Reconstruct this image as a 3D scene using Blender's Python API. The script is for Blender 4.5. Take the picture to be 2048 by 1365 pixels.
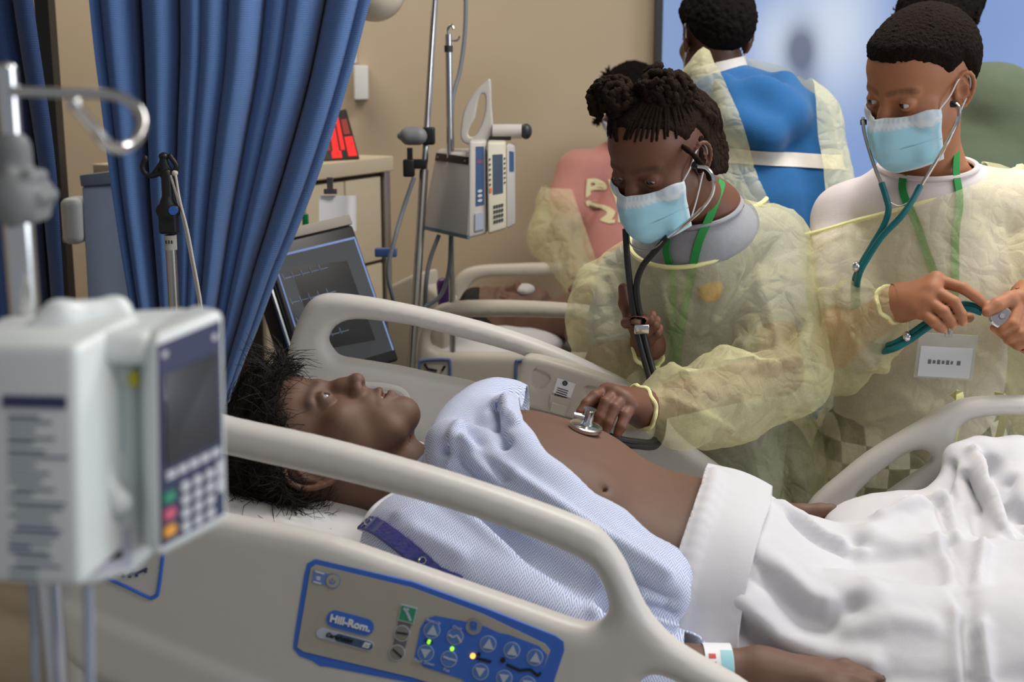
import bpy, bmesh, math, random
import numpy as np
from mathutils import Vector, Matrix
for o in list(bpy.data.objects): bpy.data.objects.remove(o)
SC = bpy.context.scene
COL = SC.collection
random.seed(7); RNG = np.random.default_rng(7)
# ------------------------------------------------------------------ camera
PITCH = math.radians(11.8); FPX = 2560.0
CAM = np.array([0, 0, 1.5])
FW = np.array([0, math.cos(PITCH), -math.sin(PITCH)]); UP = np.array([0, math.sin(PITCH), math.cos(PITCH)]); RT = np.array([1.0, 0, 0])
cd = bpy.data.cameras.new('camera'); cam = bpy.data.objects.new('camera', cd); COL.objects.link(cam)
cam.location = CAM; cam.rotation_euler = (math.pi/2 - PITCH, 0, 0)
cd.sensor_width = 36; cd.lens = 36*FPX/2048; cd.clip_start = .05
cd.dof.use_dof = True; cd.dof.focus_distance = 1.92; cd.dof.aperture_fstop = 6.0
SC.camera = cam
# ------------------------------------------------------------------ world, lights, exposure
W = bpy.data.worlds.new('world'); SC.world = W; W.use_nodes = True
W.node_tree.nodes['Background'].inputs[0].default_value = (.86, .92, 1, 1)
W.node_tree.nodes['Background'].inputs[1].default_value = .25
def area(name, loc, rot, sx, sy, power, color):
    l = bpy.data.lights.new(name, 'AREA'); l.shape = 'RECTANGLE'; l.size = sx; l.size_y = sy; l.energy = power; l.color = color
    o = bpy.data.objects.new(name, l); COL.objects.link(o); o.location = loc; o.rotation_euler = rot
    return o
area('ceiling_panel_light', (.9, 2.2, 2.78), (0, 0, 0), 1.2, .6, 34, (1, .95, .89))
area('ceiling_panel_light', (-1.0, 3.7, 2.78), (0, 0, 0), 1.2, .6, 12, (1, .93, .84))
area('ceiling_panel_light', (1.2, .2, 2.78), (0, 0, 0), 1.2, .6, 14, (1, .95, .89))
area('window_daylight', (3.6, .9, 1.7), (math.radians(90), 0, math.radians(90)), 2.2, 1.5, 42, (.84, .91, 1))
SC.view_settings.view_transform = 'Standard'; SC.view_settings.look = 'None'
SC.view_settings.exposure = 0.22; SC.view_settings.gamma = 1.0; SC.view_settings.use_curve_mapping = False
# ------------------------------------------------------------------ helpers
def P(px, py, d):                       # point seen at photo pixel (px,py) standing d metres in front of the lens
    return CAM + d*(FW + (px-1024)/FPX*RT - (py-682.5)/FPX*UP)
def A(*v): return np.array(v, float)
def unit(v): v = np.asarray(v, float); return v/(np.linalg.norm(v)+1e-12)
def hexc(r, g, b):                      # sRGB 0-255 -> linear
    f = lambda c: (c/255/12.92 if c/255 <= .04045 else ((c/255+.055)/1.055)**2.4)
    return (f(r), f(g), f(b), 1)
class N:                                # tiny node builder
    def __init__(s, name):
        s.m = bpy.data.materials.new(name); s.m.use_nodes = True; s.t = s.m.node_tree; s.t.nodes.clear()
        s.out = s.t.nodes.new('ShaderNodeOutputMaterial')
    def n(s, typ, ins={}, **kw):
        nd = s.t.nodes.new('ShaderNode'+typ)
        for k, v in kw.items(): setattr(nd, k, v)
        for k, v in ins.items():
            if isinstance(v, bpy.types.NodeSocket): s.t.links.new(v, nd.inputs[k])
            else: nd.inputs[k].default_value = v
        return nd
    def math(s, op, a, b=0.0, c=0.0): return s.n('Math', {0: a, 1: b, 2: c}, operation=op).outputs[0]
    def mix(s, f, a, b, bt='MIX'): return s.n('Mix', {0: f, 6: a, 7: b}, data_type='RGBA', blend_type=bt).outputs[2]
    def ramp(s, f, stops):
        r = s.n('ValToRGB', {0: f}); e = r.color_ramp.elements
        while len(e) < len(stops): e.new(.5)
        for q, (p, c) in zip(e, stops): q.position = p; q.color = c
        return r.outputs[0]
    def end(s, sh): s.t.links.new(sh, s.out.inputs[0]); return s.m
MC = {}
def mat(name, col, rough=.5, metal=0.0, var=.08, scale=30, bump=.0, bscale=200, sheen=0, coat=0, emit=0, trans=0, sss=0, alpha=1, ior=1.45, spec=.5):
    """principled material, procedural colour variation and fine relief"""
    if name in MC: return MC[name]
    b = N(name); tc = b.n('TexCoord').outputs['Object']
    no = b.n('TexNoise', {'Vector': tc, 'Scale': scale, 'Detail': 4}).outputs[0]
    dark = tuple(c*(1-var) for c in col[:3])+(1,); lite = tuple(min(1, c*(1+var)) for c in col[:3])+(1,)
    c = b.mix(no, dark, lite)
    ins = {'Base Color': c, 'Roughness': rough, 'Metallic': metal, 'IOR': ior, 'Specular IOR Level': spec}
    if sheen: ins['Sheen Weight'] = sheen
    if coat: ins['Coat Weight'] = coat
    if trans: ins['Transmission Weight'] = trans
    if alpha < 1: ins['Alpha'] = alpha
    if sss: ins['Subsurface Weight'] = sss; ins['Subsurface Scale'] = .006; ins['Subsurface Radius'] = (1, .35, .2)
    if emit: ins['Emission Color'] = col; ins['Emission Strength'] = emit
    if bump:
        bn = b.n('TexNoise', {'Vector': tc, 'Scale': bscale, 'Detail': 3}).outputs[0]
        ins['Normal'] = b.n('Bump', {'Height': bn, 'Strength': bump, 'Distance': .002}).outputs[0]
    MC[name] = b.end(b.n('BsdfPrincipled', ins).outputs[0]); return MC[name]
def link(o, parent=None, loc=None):
    COL.objects.link(o)
    if parent is not None:
        o.parent = parent
        if loc is None: o.location = -np.array(parent.get('_w', (0, 0, 0)))
    if loc is not None: o.location = loc
    return o
def mesh(name, v, f, m=None, parent=None, smooth=True, loc=None):
    me = bpy.data.meshes.new(name)
    v = np.asarray(v, float)
    if isinstance(f, np.ndarray) and f.ndim == 2:
        me.vertices.add(len(v)); me.vertices.foreach_set('co', v.astype(np.float32).ravel())
        n, k = f.shape; me.loops.add(n*k); me.loops.foreach_set('vertex_index', f.astype(np.int32).ravel())
        me.polygons.add(n); me.polygons.foreach_set('loop_start', np.arange(0, n*k, k, dtype=np.int32))
        me.update(calc_edges=True)
    else: me.from_pydata(v.tolist(), [], [list(q) for q in f])
    if smooth: me.polygons.foreach_set('use_smooth', np.ones(len(me.polygons), bool))
    if m is not None:
        for q in (m if isinstance(m, (list, tuple)) else [m]): me.materials.append(q)
    me.validate()
    return link(bpy.data.objects.new(name, me), parent, loc)
def thing(name, label, cat, loc, group=None):
    o = bpy.data.objects.new(name, None); COL.objects.link(o); o.location = loc; o.empty_display_size = .05
    o['label'] = label; o['category'] = cat; o['_w'] = [float(q) for q in loc]
    if group: o['group'] = group
    return o
def tag(o, label, cat, group=None):
    o['label'] = label; o['category'] = cat
    if group: o['group'] = group
    return o
def struct(o): o['kind'] = 'structure'; return o
class MB:                               # collects shapes into one mesh
    def __init__(s): s.v = []; s.f = []; s.mi = []
    def add(s, v, f, mi=0):
        n = len(s.v); s.v += np.asarray(v, float).tolist(); s.f += [tuple([i+n for i in q]) for q in f]; s.mi += [mi]*len(f); return s
    def box(s, c, size, R=None, mi=0, bev=0):
        h = np.array(size)/2
        if bev:
            bm = bmesh.new(); bmesh.ops.create_cube(bm, size=1)
            for q in bm.verts: q.co = Vector((q.co.x*size[0], q.co.y*size[1], q.co.z*size[2]))
            bmesh.ops.bevel(bm, geom=bm.edges[:], offset=bev, segments=3, affect='EDGES', profile=.5)
            bm.verts.index_update(); v = np.array([q.co[:] for q in bm.verts]); f = [[q.index for q in k.verts] for k in bm.faces]; bm.free()
        else:
            v = np.array([(x, y, z) for x in (-1, 1) for y in (-1, 1) for z in (-1, 1)])*h
            f = [(0, 1, 3, 2), (4, 6, 7, 5), (0, 4, 5, 1), (2, 3, 7, 6), (0, 2, 6, 4), (1, 5, 7, 3)]
        if R is not None: v = v@np.asarray(R).T
        return s.add(v+np.asarray(c), f, mi)
    def tube(s, pts, r, n=10, mi=0, cap=True):
        pts = np.asarray(pts, float); m = len(pts); r = np.broadcast_to(np.asarray(r, float), (m,))
        T = np.gradient(pts, axis=0); T /= np.linalg.norm(T, axis=1)[:, None]+1e-12
        up = np.array([0, 0, 1.]) if abs(T[0][2]) < .9 else np.array([1., 0, 0])
        a = unit(up-T[0]*(up@T[0])); V = []; an = np.arange(n)*(2*math.pi/n); cs = np.cos(an)[:, None]; sn = np.sin(an)[:, None]
        for i in range(m):
            a = a-T[i]*(a@T[i]); a = a/math.sqrt(a@a+1e-20); t_ = T[i]
            b = np.array((t_[1]*a[2]-t_[2]*a[1], t_[2]*a[0]-t_[0]*a[2], t_[0]*a[1]-t_[1]*a[0])); V.append(pts[i]+r[i]*(cs*a+sn*b))
        V = np.concatenate(V)
        Fc = [(i*n+k, i*n+(k+1) % n, (i+1)*n+(k+1) % n, (i+1)*n+k) for i in range(m-1) for k in range(n)]
        if cap: Fc += [tuple(range(n))[::-1], tuple((m-1)*n+k for k in range(n))]
        return s.add(V, Fc, mi)
    def cyl(s, a, b, r, n=20, mi=0, r2=None): return s.tube([a, b], [r, r if r2 is None else r2], n, mi)
    def ball(s, c, r, n=12, R=None, mi=0):
        r = np.broadcast_to(np.asarray(r, float), (3,)); V = []; Fc = []
        for i in range(n+1):
            for k in range(2*n):
                t = math.pi*i/n; p = math.pi*k/n; V.append((math.sin(t)*math.cos(p), math.sin(t)*math.sin(p), math.cos(t)))
        V = np.array(V)*r
        if R is not None: V = V@np.asarray(R).T
        for i in range(n):
            for k in range(2*n): Fc.append((i*2*n+k, (i+1)*2*n+k, (i+1)*2*n+(k+1) % (2*n), i*2*n+(k+1) % (2*n)))
        return s.add(V+np.asarray(c), Fc, mi)
    def prism(s, poly, org, ex, ey, t, mi=0):
        """polygon (x,y) in the frame org,ex,ey, extruded t along ex x ey"""
        ez = np.cross(ex, ey); n = len(poly); a = [org+ex*x+ey*y for x, y in poly]; b = [q+ez*t for q in a]
        return s.add(a+b, [tuple(range(n))[::-1], tuple(range(n, 2*n))]+[(i, (i+1) % n, n+(i+1) % n, n+i) for i in range(n)], mi)
    def build(s, name, m, parent=None, smooth=True, auto=35, loc=None):
        o = mesh(name, s.v, s.f, m, parent, smooth, loc)
        if len(o.data.polygons) == len(s.mi): o.data.polygons.foreach_set('material_index', s.mi)
        if smooth and auto:
            bm = bmesh.new(); bm.from_mesh(o.data); c = math.radians(auto)
            for e in bm.edges:
                if len(e.link_faces) == 2 and e.calc_face_angle(0) > c: e.smooth = False
            bm.to_mesh(o.data); bm.free()
        return o
def spline(pts, n=40, closed=False):    # Catmull-Rom through the points
    p = np.asarray(pts, float); m = len(p)
    if closed: q = np.concatenate([p[-1:], p, p[:2]]); seg = m
    else: q = np.concatenate([2*p[:1]-p[1:2], p, 2*p[-1:]-p[-2:-1]]); seg = m-1
    t = np.linspace(0, seg, n, endpoint=not closed); i = np.minimum(t.astype(int), seg-1); u = (t-i)[:, None]
    a, b, c, d = q[i], q[i+1], q[i+2], q[i+3]
    return .5*(2*b+(c-a)*u+(2*a-5*b+4*c-d)*u*u+(3*b-a-3*c+d)*u**3)
# ---- numpy gradient-free value noise
def _h(i): 
    i = i.astype(np.uint32); x = (i[..., 0]*np.uint32(73856093)) ^ (i[..., 1]*np.uint32(19349663)) ^ (i[..., 2]*np.uint32(83492791))
    x = (x ^ (x >> np.uint32(13)))*np.uint32(1274126177); x = x ^ (x >> np.uint32(16)); return (x & np.uint32(0xffff)).astype(np.float32)/65535.
def vnoise(p):
    p = np.asarray(p, np.float64)+1000.; i = np.floor(p).astype(np.int64); f = p-i; f = f*f*f*(f*(f*6-15)+10); r = 0
    for a in (0, 1):
        for b in (0, 1):
            for c in (0, 1):
                w = (f[..., 0] if a else 1-f[..., 0])*(f[..., 1] if b else 1-f[..., 1])*(f[..., 2] if c else 1-f[..., 2])
                r = r+w*_h(i+np.array([a, b, c]))
    return r*2-1
def fbm(p, o=3): return sum(vnoise(np.asarray(p)*2**k+k*17.3)*.5**k for k in range(o))
def ridged(p, o=2): return sum((1-2*np.abs(vnoise(np.asarray(p)*2**k+k*9.1)))*.5**k for k in range(o))
def worley(p):                          # distance to the nearest of jittered cell points: ridged facets like crushed cloth
    p = np.asarray(p, np.float64)+1000.; i = np.floor(p).astype(np.int64); f = p-i; best = np.full(len(p), 9.)
    for a in (-1, 0, 1):
        for b in (-1, 0, 1):
            for c in (-1, 0, 1):
                o = np.array([a, b, c]); j = i+o; q = np.stack([_h(j), _h(j+57), _h(j+113)], 1)+o-f; best = np.minimum(best, np.einsum('ij,ij->i', q, q))
    return np.sqrt(best)
def linedist(p, pl):                    # distance of points to a polyline
    pl = np.asarray(pl, float); d = np.full(len(p), 9e9)
    for a, b in zip(pl[:-1], pl[1:]):
        ab = b-a; t = np.clip((p-a)@ab/(ab@ab+1e-12), 0, 1); d = np.minimum(d, np.linalg.norm(p-a-t[:, None]*ab, axis=1))
    return d
# ------------------------------------------------------------------ signed-distance modelling
def smin(a, b, k):
    if k <= 0: return np.minimum(a, b)
    h = np.maximum(k-np.abs(a-b), 0)/k; return np.minimum(a, b)-h*h*k*.25
class SDF:
    def __init__(s): s.ops = []
    def _a(s, fn, k, sub, bc=None, br=0): s.ops.append((fn, k, sub, bc, br)); return s
    def cone(s, a, b, r1, r2=None, k=.01, sub=False):
        a = np.asarray(a, np.float32); b = np.asarray(b, np.float32); r2 = r1 if r2 is None else r2; ab = b-a; L = float(ab@ab)+1e-12
        f = np.float32; a0, a1, a2 = map(f, a); u0, u1, u2 = map(f, ab); iL = f(1/L); R1 = f(r1); dR = f(r2-r1)
        def fn(p):
            x = p[:, 0]-a0; y = p[:, 1]-a1; z = p[:, 2]-a2; t = x*u0; t += y*u1; t += z*u2; t *= iL; np.clip(t, 0, 1, out=t)
            x -= t*u0; y -= t*u1; z -= t*u2; x *= x; y *= y; z *= z; x += y; x += z; np.sqrt(x, out=x); t *= dR; x -= t; x -= R1; return x
        return s._a(fn, k, sub, (a+b)/2, math.sqrt(L)/2+max(r1, r2))
    def chain(s, pts, rs, k=.01, sub=False):
        for i in range(len(pts)-1): s.cone(pts[i], pts[i+1], rs[i], rs[i+1], k, sub)
        return s
    def ell(s, c, r, k=.01, R=None, sub=False):
        c = np.asarray(c, np.float32); r = np.broadcast_to(np.asarray(r, np.float32), (3,)); M = None if R is None else np.asarray(R, np.float32)
        c0, c1, c2 = map(np.float32, c); i0, i1, i2 = map(np.float32, 1/r)
        def fn(p):
            x = p[:, 0]-c0; y = p[:, 1]-c1; z = p[:, 2]-c2
            if M is not None: x, y, z = x*M[0, 0]+y*M[1, 0]+z*M[2, 0], x*M[0, 1]+y*M[1, 1]+z*M[2, 1], x*M[0, 2]+y*M[1, 2]+z*M[2, 2]
            x *= i0; y *= i1; z *= i2; k0 = np.sqrt(x*x+y*y+z*z); x *= i0; y *= i1; z *= i2; k1 = np.sqrt(x*x+y*y+z*z)+np.float32(1e-9)
            return k0*(k0-1)/k1
        return s._a(fn, k, sub, c, float(r.max()))
    def box(s, c, h, rad=.005, k=.0, R=None, sub=False):
        c = np.asarray(c, np.float32); h = np.asarray(h, np.float32)-rad; M = None if R is None else np.asarray(R, np.float32)
        def fn(p):
            q = p-c
            if M is not None: q = q@M
            q = np.abs(q)-h
            return np.sqrt((np.maximum(q, 0)**2).sum(1))+np.minimum(q.max(1), 0)-rad
        return s._a(fn, k, sub, c, float(np.linalg.norm(h))+rad)
    def fn(s, f, k=0, sub=False): return s._a(f, k, sub)
    def __call__(s, p):
        BAND = getattr(TLS, 'band', None); p = np.asfortranarray(p, np.float32)
        d = np.full(len(p), 9., np.float32)
        if BAND: a = p.min(0); b = p.max(0); c = (a+b)/2; R = float(np.linalg.norm(b-a))/2+BAND
        for fn, k, sub, bc, br in s.ops:
            if BAND and bc is not None and float(np.linalg.norm(bc-c)) > R+br+k: continue      # too far to matter here
            e = fn(p)
            d = -smin(-d, e, k) if sub else smin(d, e, k)
        return d
    def xf(s, R, t, sc):                # view of this field in a rotated/scaled frame
        R = np.asarray(R, np.float32); t = np.asarray(t, np.float32)
        def g(p):
            b0 = getattr(TLS, 'band', None); TLS.band = b0/sc if b0 else b0; d = s(((p-t)@R/sc).astype(np.float32))*sc; TLS.band = b0; return d
        return g
import threading
from concurrent.futures import ThreadPoolExecutor
TLS = threading.local(); POOL = ThreadPoolExecutor(4)
def nets(f, lo, hi, h, slack=1.25, band=.034):
    """naive surface nets with coarse block culling -> verts, quads"""
    B = 8; lo = np.asarray(lo, float); hi = np.asarray(hi, float)
    nb = np.ceil((hi-lo)/(h*B)).astype(int)+1; n = nb*B
    gc = np.stack(np.meshgrid(*[np.arange(k) for k in nb], indexing='ij'), -1).reshape(-1, 3)
    cv = f((lo+(gc+.5)*B*h).astype(np.float32))
    V = np.repeat(np.repeat(np.repeat(cv.reshape(nb), B, 0), B, 1), B, 2).astype(np.float32)
    act = gc[np.abs(cv) < B*h*.87*slack+h]
    off = np.stack(np.meshgrid(*[np.arange(B)]*3, indexing='ij'), -1).reshape(-1, 3)
    key = act//3; act = act[np.lexsort((key[:, 2], key[:, 1], key[:, 0]))]
    def work(s):
        g = (act[s:s+40, None, :]*B+off[None]).reshape(-1, 3); TLS.band = band; d = f((lo+g*h).astype(np.float32)); TLS.band = None; V[g[:, 0], g[:, 1], g[:, 2]] = d
    list(POOL.map(work, range(0, len(act), 40)))
    I = V < 0; S = I.astype(np.int8)
    cnt = sum(S[a:n[0]-1+a, b:n[1]-1+b, c:n[2]-1+c] for a in (0, 1) for b in (0, 1) for c in (0, 1))
    cells = np.argwhere((cnt > 0) & (cnt < 8))
    idx = np.full(n-1, -1, np.int32); idx[cells[:, 0], cells[:, 1], cells[:, 2]] = np.arange(len(cells))
    cs = np.array([(a, b, c) for a in (0, 1) for b in (0, 1) for c in (0, 1)])
    cvv = np.stack([V[cells[:, 0]+a, cells[:, 1]+b, cells[:, 2]+c] for a, b, c in cs], 1)
    acc = np.zeros((len(cells), 3)); num = np.zeros(len(cells))
    for i in range(8):
        for ax in range(3):
            if cs[i][ax] == 0:
                j = i+(4, 2, 1)[ax]; a, b = cvv[:, i], cvv[:, j]; m = (a < 0) != (b < 0)
                t = np.where(m, a/np.where(m, a-b, 1), 0)
                q = np.repeat(cs[i][None].astype(float), len(cells), 0); q[:, ax] = t
                acc += q*m[:, None]; num += m
    verts = lo+(cells+acc/num[:, None])*h
    quads = []
    for ax in range(3):
        sl0 = [slice(1, -1)]*3; sl1 = [slice(1, -1)]*3; sl0[ax] = slice(0, -1); sl1[ax] = slice(1, None)
        a = I[tuple(sl0)]; b = I[tuple(sl1)]
        e = np.argwhere(a != b); o = np.ones(3, int); o[ax] = 0; flip = a[e[:, 0], e[:, 1], e[:, 2]]; e = e+o
        u = np.zeros(3, int); w = np.zeros(3, int); u[(ax+1) % 3] = 1; w[(ax+2) % 3] = 1
        ok = (e[:, ax] < (n-1)[ax]); e = e[ok]; flip = flip[ok]
        g = lambda d: idx[tuple((e-d).T)]
        q = np.stack([g(u+w), g(w), g(w*0), g(u)], 1)
        q[~flip] = q[~flip][:, ::-1]; quads.append(q)
    q = np.concatenate(quads); q = q[(q >= 0).all(1)]
    return verts, q
def normals(v, q):
    n = np.zeros_like(v); a = np.cross(v[q[:, 2]]-v[q[:, 0]], v[q[:, 3]]-v[q[:, 1]])
    for k in range(4): np.add.at(n, q[:, k], a)
    return n/(np.linalg.norm(n, axis=1)[:, None]+1e-12)
def relax(v, q, it=2, lam=.5):
    e = np.concatenate([q[:, [0, 1]], q[:, [1, 2]], q[:, [2, 3]], q[:, [3, 0]]]); e = np.concatenate([e, e[:, ::-1]])
    c = np.maximum(np.bincount(e[:, 0], minlength=len(v)), 1)[:, None]
    for _ in range(it):
        s = np.stack([np.bincount(e[:, 0], v[e[:, 1], k], minlength=len(v)) for k in range(3)], 1)/c; v = v+lam*(s-v)
    return v
def vcol(o, name, c):                   # per-vertex colour (the thing's own colour)
    at = o.data.color_attributes.new(name, 'FLOAT_COLOR', 'POINT'); c = np.asarray(c, np.float32)
    if c.shape[1] == 3: c = np.concatenate([c, np.ones((len(c), 1), np.float32)], 1)
    at.data.foreach_set('color', c.ravel())
def vvec(o, name, c):
    at = o.data.attributes.new(name, 'FLOAT_VECTOR', 'POINT'); at.data.foreach_set('vector', np.asarray(c, np.float32).ravel())
def poly2(pts, n=0):                    # 2-D signed distance of a closed outline
    p = spline(pts, n, True) if n else np.asarray(pts, float)
    p = p.astype(np.float32)
    def fn(q):
        d = np.full(len(q), 9e9, np.float32); s = np.ones(len(q), np.float32)
        for i in range(len(p)):
            a, b = p[i], p[i-1]; e = b-a; w = q-a; t = np.clip((w@e)/(e@e+1e-12), 0, 1); r = w-t[:, None]*e
            d = np.minimum(d, (r*r).sum(1))
            c1 = q[:, 1] >= a[1]; c2 = q[:, 1] < b[1]; c3 = e[0]*w[:, 1] > e[1]*w[:, 0]
            m = (c1 & c2 & c3) | (~c1 & ~c2 & ~c3); s = np.where(m, -s, s)
        return s*np.sqrt(d)
    lo = p.min(0)-.06; hg = .002 if np.ptp(p, 0).max() < 3 else .01; n2 = np.ceil((p.max(0)+.06-lo)/hg).astype(int)+1
    G = fn(np.stack(np.meshgrid(*[np.arange(k) for k in n2], indexing='ij'), -1).reshape(-1, 2).astype(np.float32)*np.float32(hg)+lo).reshape(n2)
    def samp(q):                        # tabulated, bilinear
        a = np.clip((q-lo)/hg, 0, n2-1.001); i = a.astype(int); f = (a-i).astype(np.float32); x, y = i[:, 0], i[:, 1]; u, w = f[:, 0], f[:, 1]
        return (G[x, y]*(1-u)+G[x+1, y]*u)*(1-w)+(G[x, y+1]*(1-u)+G[x+1, y+1]*u)*w
    return samp
# ================================================================== the room
M_wall = mat('wall_paint', hexc(205, 186, 158), .8, var=.03, scale=3, bump=.15, bscale=160)
M_floor = mat('floor_vinyl', hexc(150, 140, 125), .45, var=.10, scale=14)
M_ceil = mat('ceiling_tile_white', hexc(225, 222, 215), .9, var=.04, bump=.2)
M_plas = mat('bed_plastic', hexc(208, 204, 198), .42, var=.02, bump=.06, bscale=900)
M_plas2 = mat('bed_plastic_grey', hexc(198, 190, 176), .45, var=.02, bump=.06, bscale=900)
M_chrome = mat('chrome', hexc(215, 215, 215), .16, 1.0, var=.03)
M_steel = mat('brushed_steel', hexc(185, 182, 176), .3, 1.0, var=.05)
M_black = mat('black_plastic', hexc(28, 28, 30), .4, var=.1)
M_grey = mat('grey_plastic', hexc(128, 130, 132), .5, var=.05)
M_dgrey = mat('dark_grey_metal', hexc(60, 62, 66), .45, .3, var=.08)
M_white = mat('white_plastic', hexc(222, 224, 222), .45, var=.02)
M_cable = mat('grey_cable', hexc(112, 116, 124), .55, var=.05)
bx = lambda n, c, s, m, **k: MB().box(c, s, **k).build(n, m, smooth=False)
struct(bx('floor', (0, 2.2, -.03), (9, 7.4, .06), M_floor))
WY = 4.45
struct(bx('wall_back', (0, WY+.06, 1.42), (9, .12, 2.9), M_wall))
struct(bx('ceiling', (0, 2.4, 2.88), (9, 7, .06), M_ceil))
struct(bx('wall_left', (-3.0, 2.4, 1.42), (.12, 4.2, 2.9), M_wall))
struct(bx('baseboard_back', (0, WY-.006, .05), (9, .012, .1), M_dgrey))
# wall display: dark bezel, glowing blue picture with a dark reflection painted in
def display():
    a = P(1306, 300, 4.35); x0 = a[0]; y = WY-.05; x1 = x0+1.75; z0, z1 = .95, 2.1
    t = thing('wall_display', 'large blue wall display with dark bezel behind the standing children', 'display', (x0+.8, WY, z0))
    m = MB(); w = .022
    m.box(((x0+x1)/2, y+.02, (z0+z1)/2), (x1-x0, .05, z1-z0)).build('housing', M_black, t, smooth=False)
    m = MB()
    for c, s in (((x0+w/2, y-.012, (z0+z1)/2), (w, .02, z1-z0)), ((x1-w/2, y-.012, (z0+z1)/2), (w, .02, z1-z0)), (((x0+x1)/2, y-.012, z0+w/2), (x1-x0-2*w, .02, w)), (((x0+x1)/2, y-.012, z1-w/2), (x1-x0-2*w, .02, w))): m.box(c, s)
    m.build('bezel', M_dgrey, t, smooth=False)
    b = N('display_picture_reflection'); tc = b.n('TexCoord').outputs['Object']; sp = b.n('SeparateXYZ', {0: tc}); X, Z = sp.outputs[0], sp.outputs[2]
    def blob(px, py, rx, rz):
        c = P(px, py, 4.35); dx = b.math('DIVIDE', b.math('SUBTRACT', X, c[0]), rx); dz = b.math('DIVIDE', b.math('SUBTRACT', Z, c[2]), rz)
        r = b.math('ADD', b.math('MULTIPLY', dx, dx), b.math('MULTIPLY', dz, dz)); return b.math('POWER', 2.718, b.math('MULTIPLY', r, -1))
    no = b.n('TexNoise', {'Vector': tc, 'Scale': 2.0, 'Detail': 2}).outputs[0]
    c = b.mix(no, hexc(112, 140, 196), hexc(130, 160, 212))
    c = b.mix(b.math('MINIMUM', 1.0, b.math('ADD', blob(1660, 60, .16, .26), b.math('MULTIPLY', blob(1540, 90, .10, .16), .7))), c, hexc(206, 217, 236))
    c = b.mix(b.math('MULTIPLY', blob(1330, 90, .06, .3), .35), c, hexc(150, 165, 190))
    c = b.mix(b.math('MINIMUM', .8, b.math('ADD', blob(1592, 100, .055, .085), b.math('MULTIPLY', blob(1608, 190, .05, .1), .45))), c, hexc(60, 70, 100))  # soft dark figure: a person's reflection painted into the emission colour
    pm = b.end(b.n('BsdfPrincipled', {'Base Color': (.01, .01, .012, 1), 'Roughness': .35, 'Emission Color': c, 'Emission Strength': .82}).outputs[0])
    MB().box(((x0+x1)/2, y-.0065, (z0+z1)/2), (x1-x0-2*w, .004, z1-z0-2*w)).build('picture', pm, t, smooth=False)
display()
# ================================================================== bed frame of reference: u head->foot, v away from the camera
YAW = math.radians(8); EU = A(math.cos(YAW), -math.sin(YAW), 0); EV = A(math.sin(YAW), math.cos(YAW), 0); EZ = A(0, 0, 1)
O0 = P(1420, 1000, 1.69); O0[2] = 0
V_FAR = (P(900, 680, 2.2)-O0)@EV; V_NEAR = (P(760, 1000, 1.36)-O0)@EV
def BED(u, v, w): return O0+EU*u+EV*v+EZ*w
def onv(px, py, v):                     # pixel ray against the vertical plane at distance v across the bed
    q = P(px, py, 1); r = q-CAM; t = ((O0+EV*v-CAM)@EV)/(r@EV); return CAM+t*r
def uw(px, py, v): q = onv(px, py, v)-O0; return (q@EU, q[2])
BR = np.stack([EU, EV, EZ], 1)
def moulded(name, outer, holes, v, half, rad, parent, m, extra=None, h=.0042):
    """moulded plastic side rail: outline with openings, given thickness and rounded edges"""
    o = np.array([uw(x, y, v) for x, y in outer]); fo = poly2(o, 3*len(o)); fh = [poly2(np.array([uw(x, y, v) for x, y in q]), 2*len(q)) for q in holes]
    def f(p):
        q = (p-O0).astype(np.float32); a = np.stack([q@EU.astype(np.float32), q[:, 2]], 1); d = fo(a)
        for g in fh: d = np.maximum(d, -g(a))
        t = np.abs(q@EV.astype(np.float32)-v)-half
        x = np.maximum(d+rad, 0); y = np.maximum(t+rad, 0)
        r = np.sqrt(x*x+y*y)+np.minimum(np.maximum(d+rad, t+rad), 0)-rad
        if extra: r = extra(r, a, q@EV.astype(np.float32)-v)
        return r.astype(np.float32)
    c = np.array([BED(a, v+s, b) for a, b in o for s in (-half, half)])
    vv, qq = nets(f, c.min(0)-.01, c.max(0)+.01, h); vv = relax(vv, qq, 2, .4)
    return mesh(name, vv, qq, m, parent)
near_outer = [(128, 1140), (135, 1060), (150, 960), (172, 860), (200, 795), (250, 776), (320, 795), (460, 836), (640, 875), (825, 924), (950, 962), (1050, 996), (1173, 1043), (1214, 1072), (1247, 1117), (1268, 1162), (1296, 1219), (1329, 1260), (1362, 1289), (1420, 1325), (1500, 1372), (1560, 1440), (1560, 1540), (1480, 1600), (1300, 1620), (800, 1570), (420, 1445), (260, 1372), (200, 1345), (150, 1310), (128, 1260), (122, 1200)]
near_holes = [[(300, 880), (360, 882), (460, 907), (640, 947), (755, 975), (900, 1014), (1050, 1066), (1153, 1109), (1190, 1137), (1210, 1174), (1218, 1211), (1210, 1236), (1190, 1248), (1149, 1242), (1050, 1207), (927, 1164), (804, 1121), (671, 1075), (574, 1053), (465, 1032), (350, 1005), (300, 975), (285, 925)],
              [(1275, 1378), (1284, 1356), (1308, 1344), (1340, 1353), (1400, 1384), (1440, 1430), (1420, 1470), (1320, 1460), (1280, 1420)]]
far_outer = [(572, 735), (584, 680), (600, 635), (622, 600), (655, 587), (720, 592), (800, 606), (900, 628), (1000, 655), (1100, 690), (1200, 735), (1270, 772), (1320, 815), (1350, 862), (1390, 897), (1436, 930), (1480, 965), (1490, 1010), (1450, 1060), (1300, 1070), (1100, 1040), (800, 960), (570, 905), (556, 860), (560, 800)]
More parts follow.
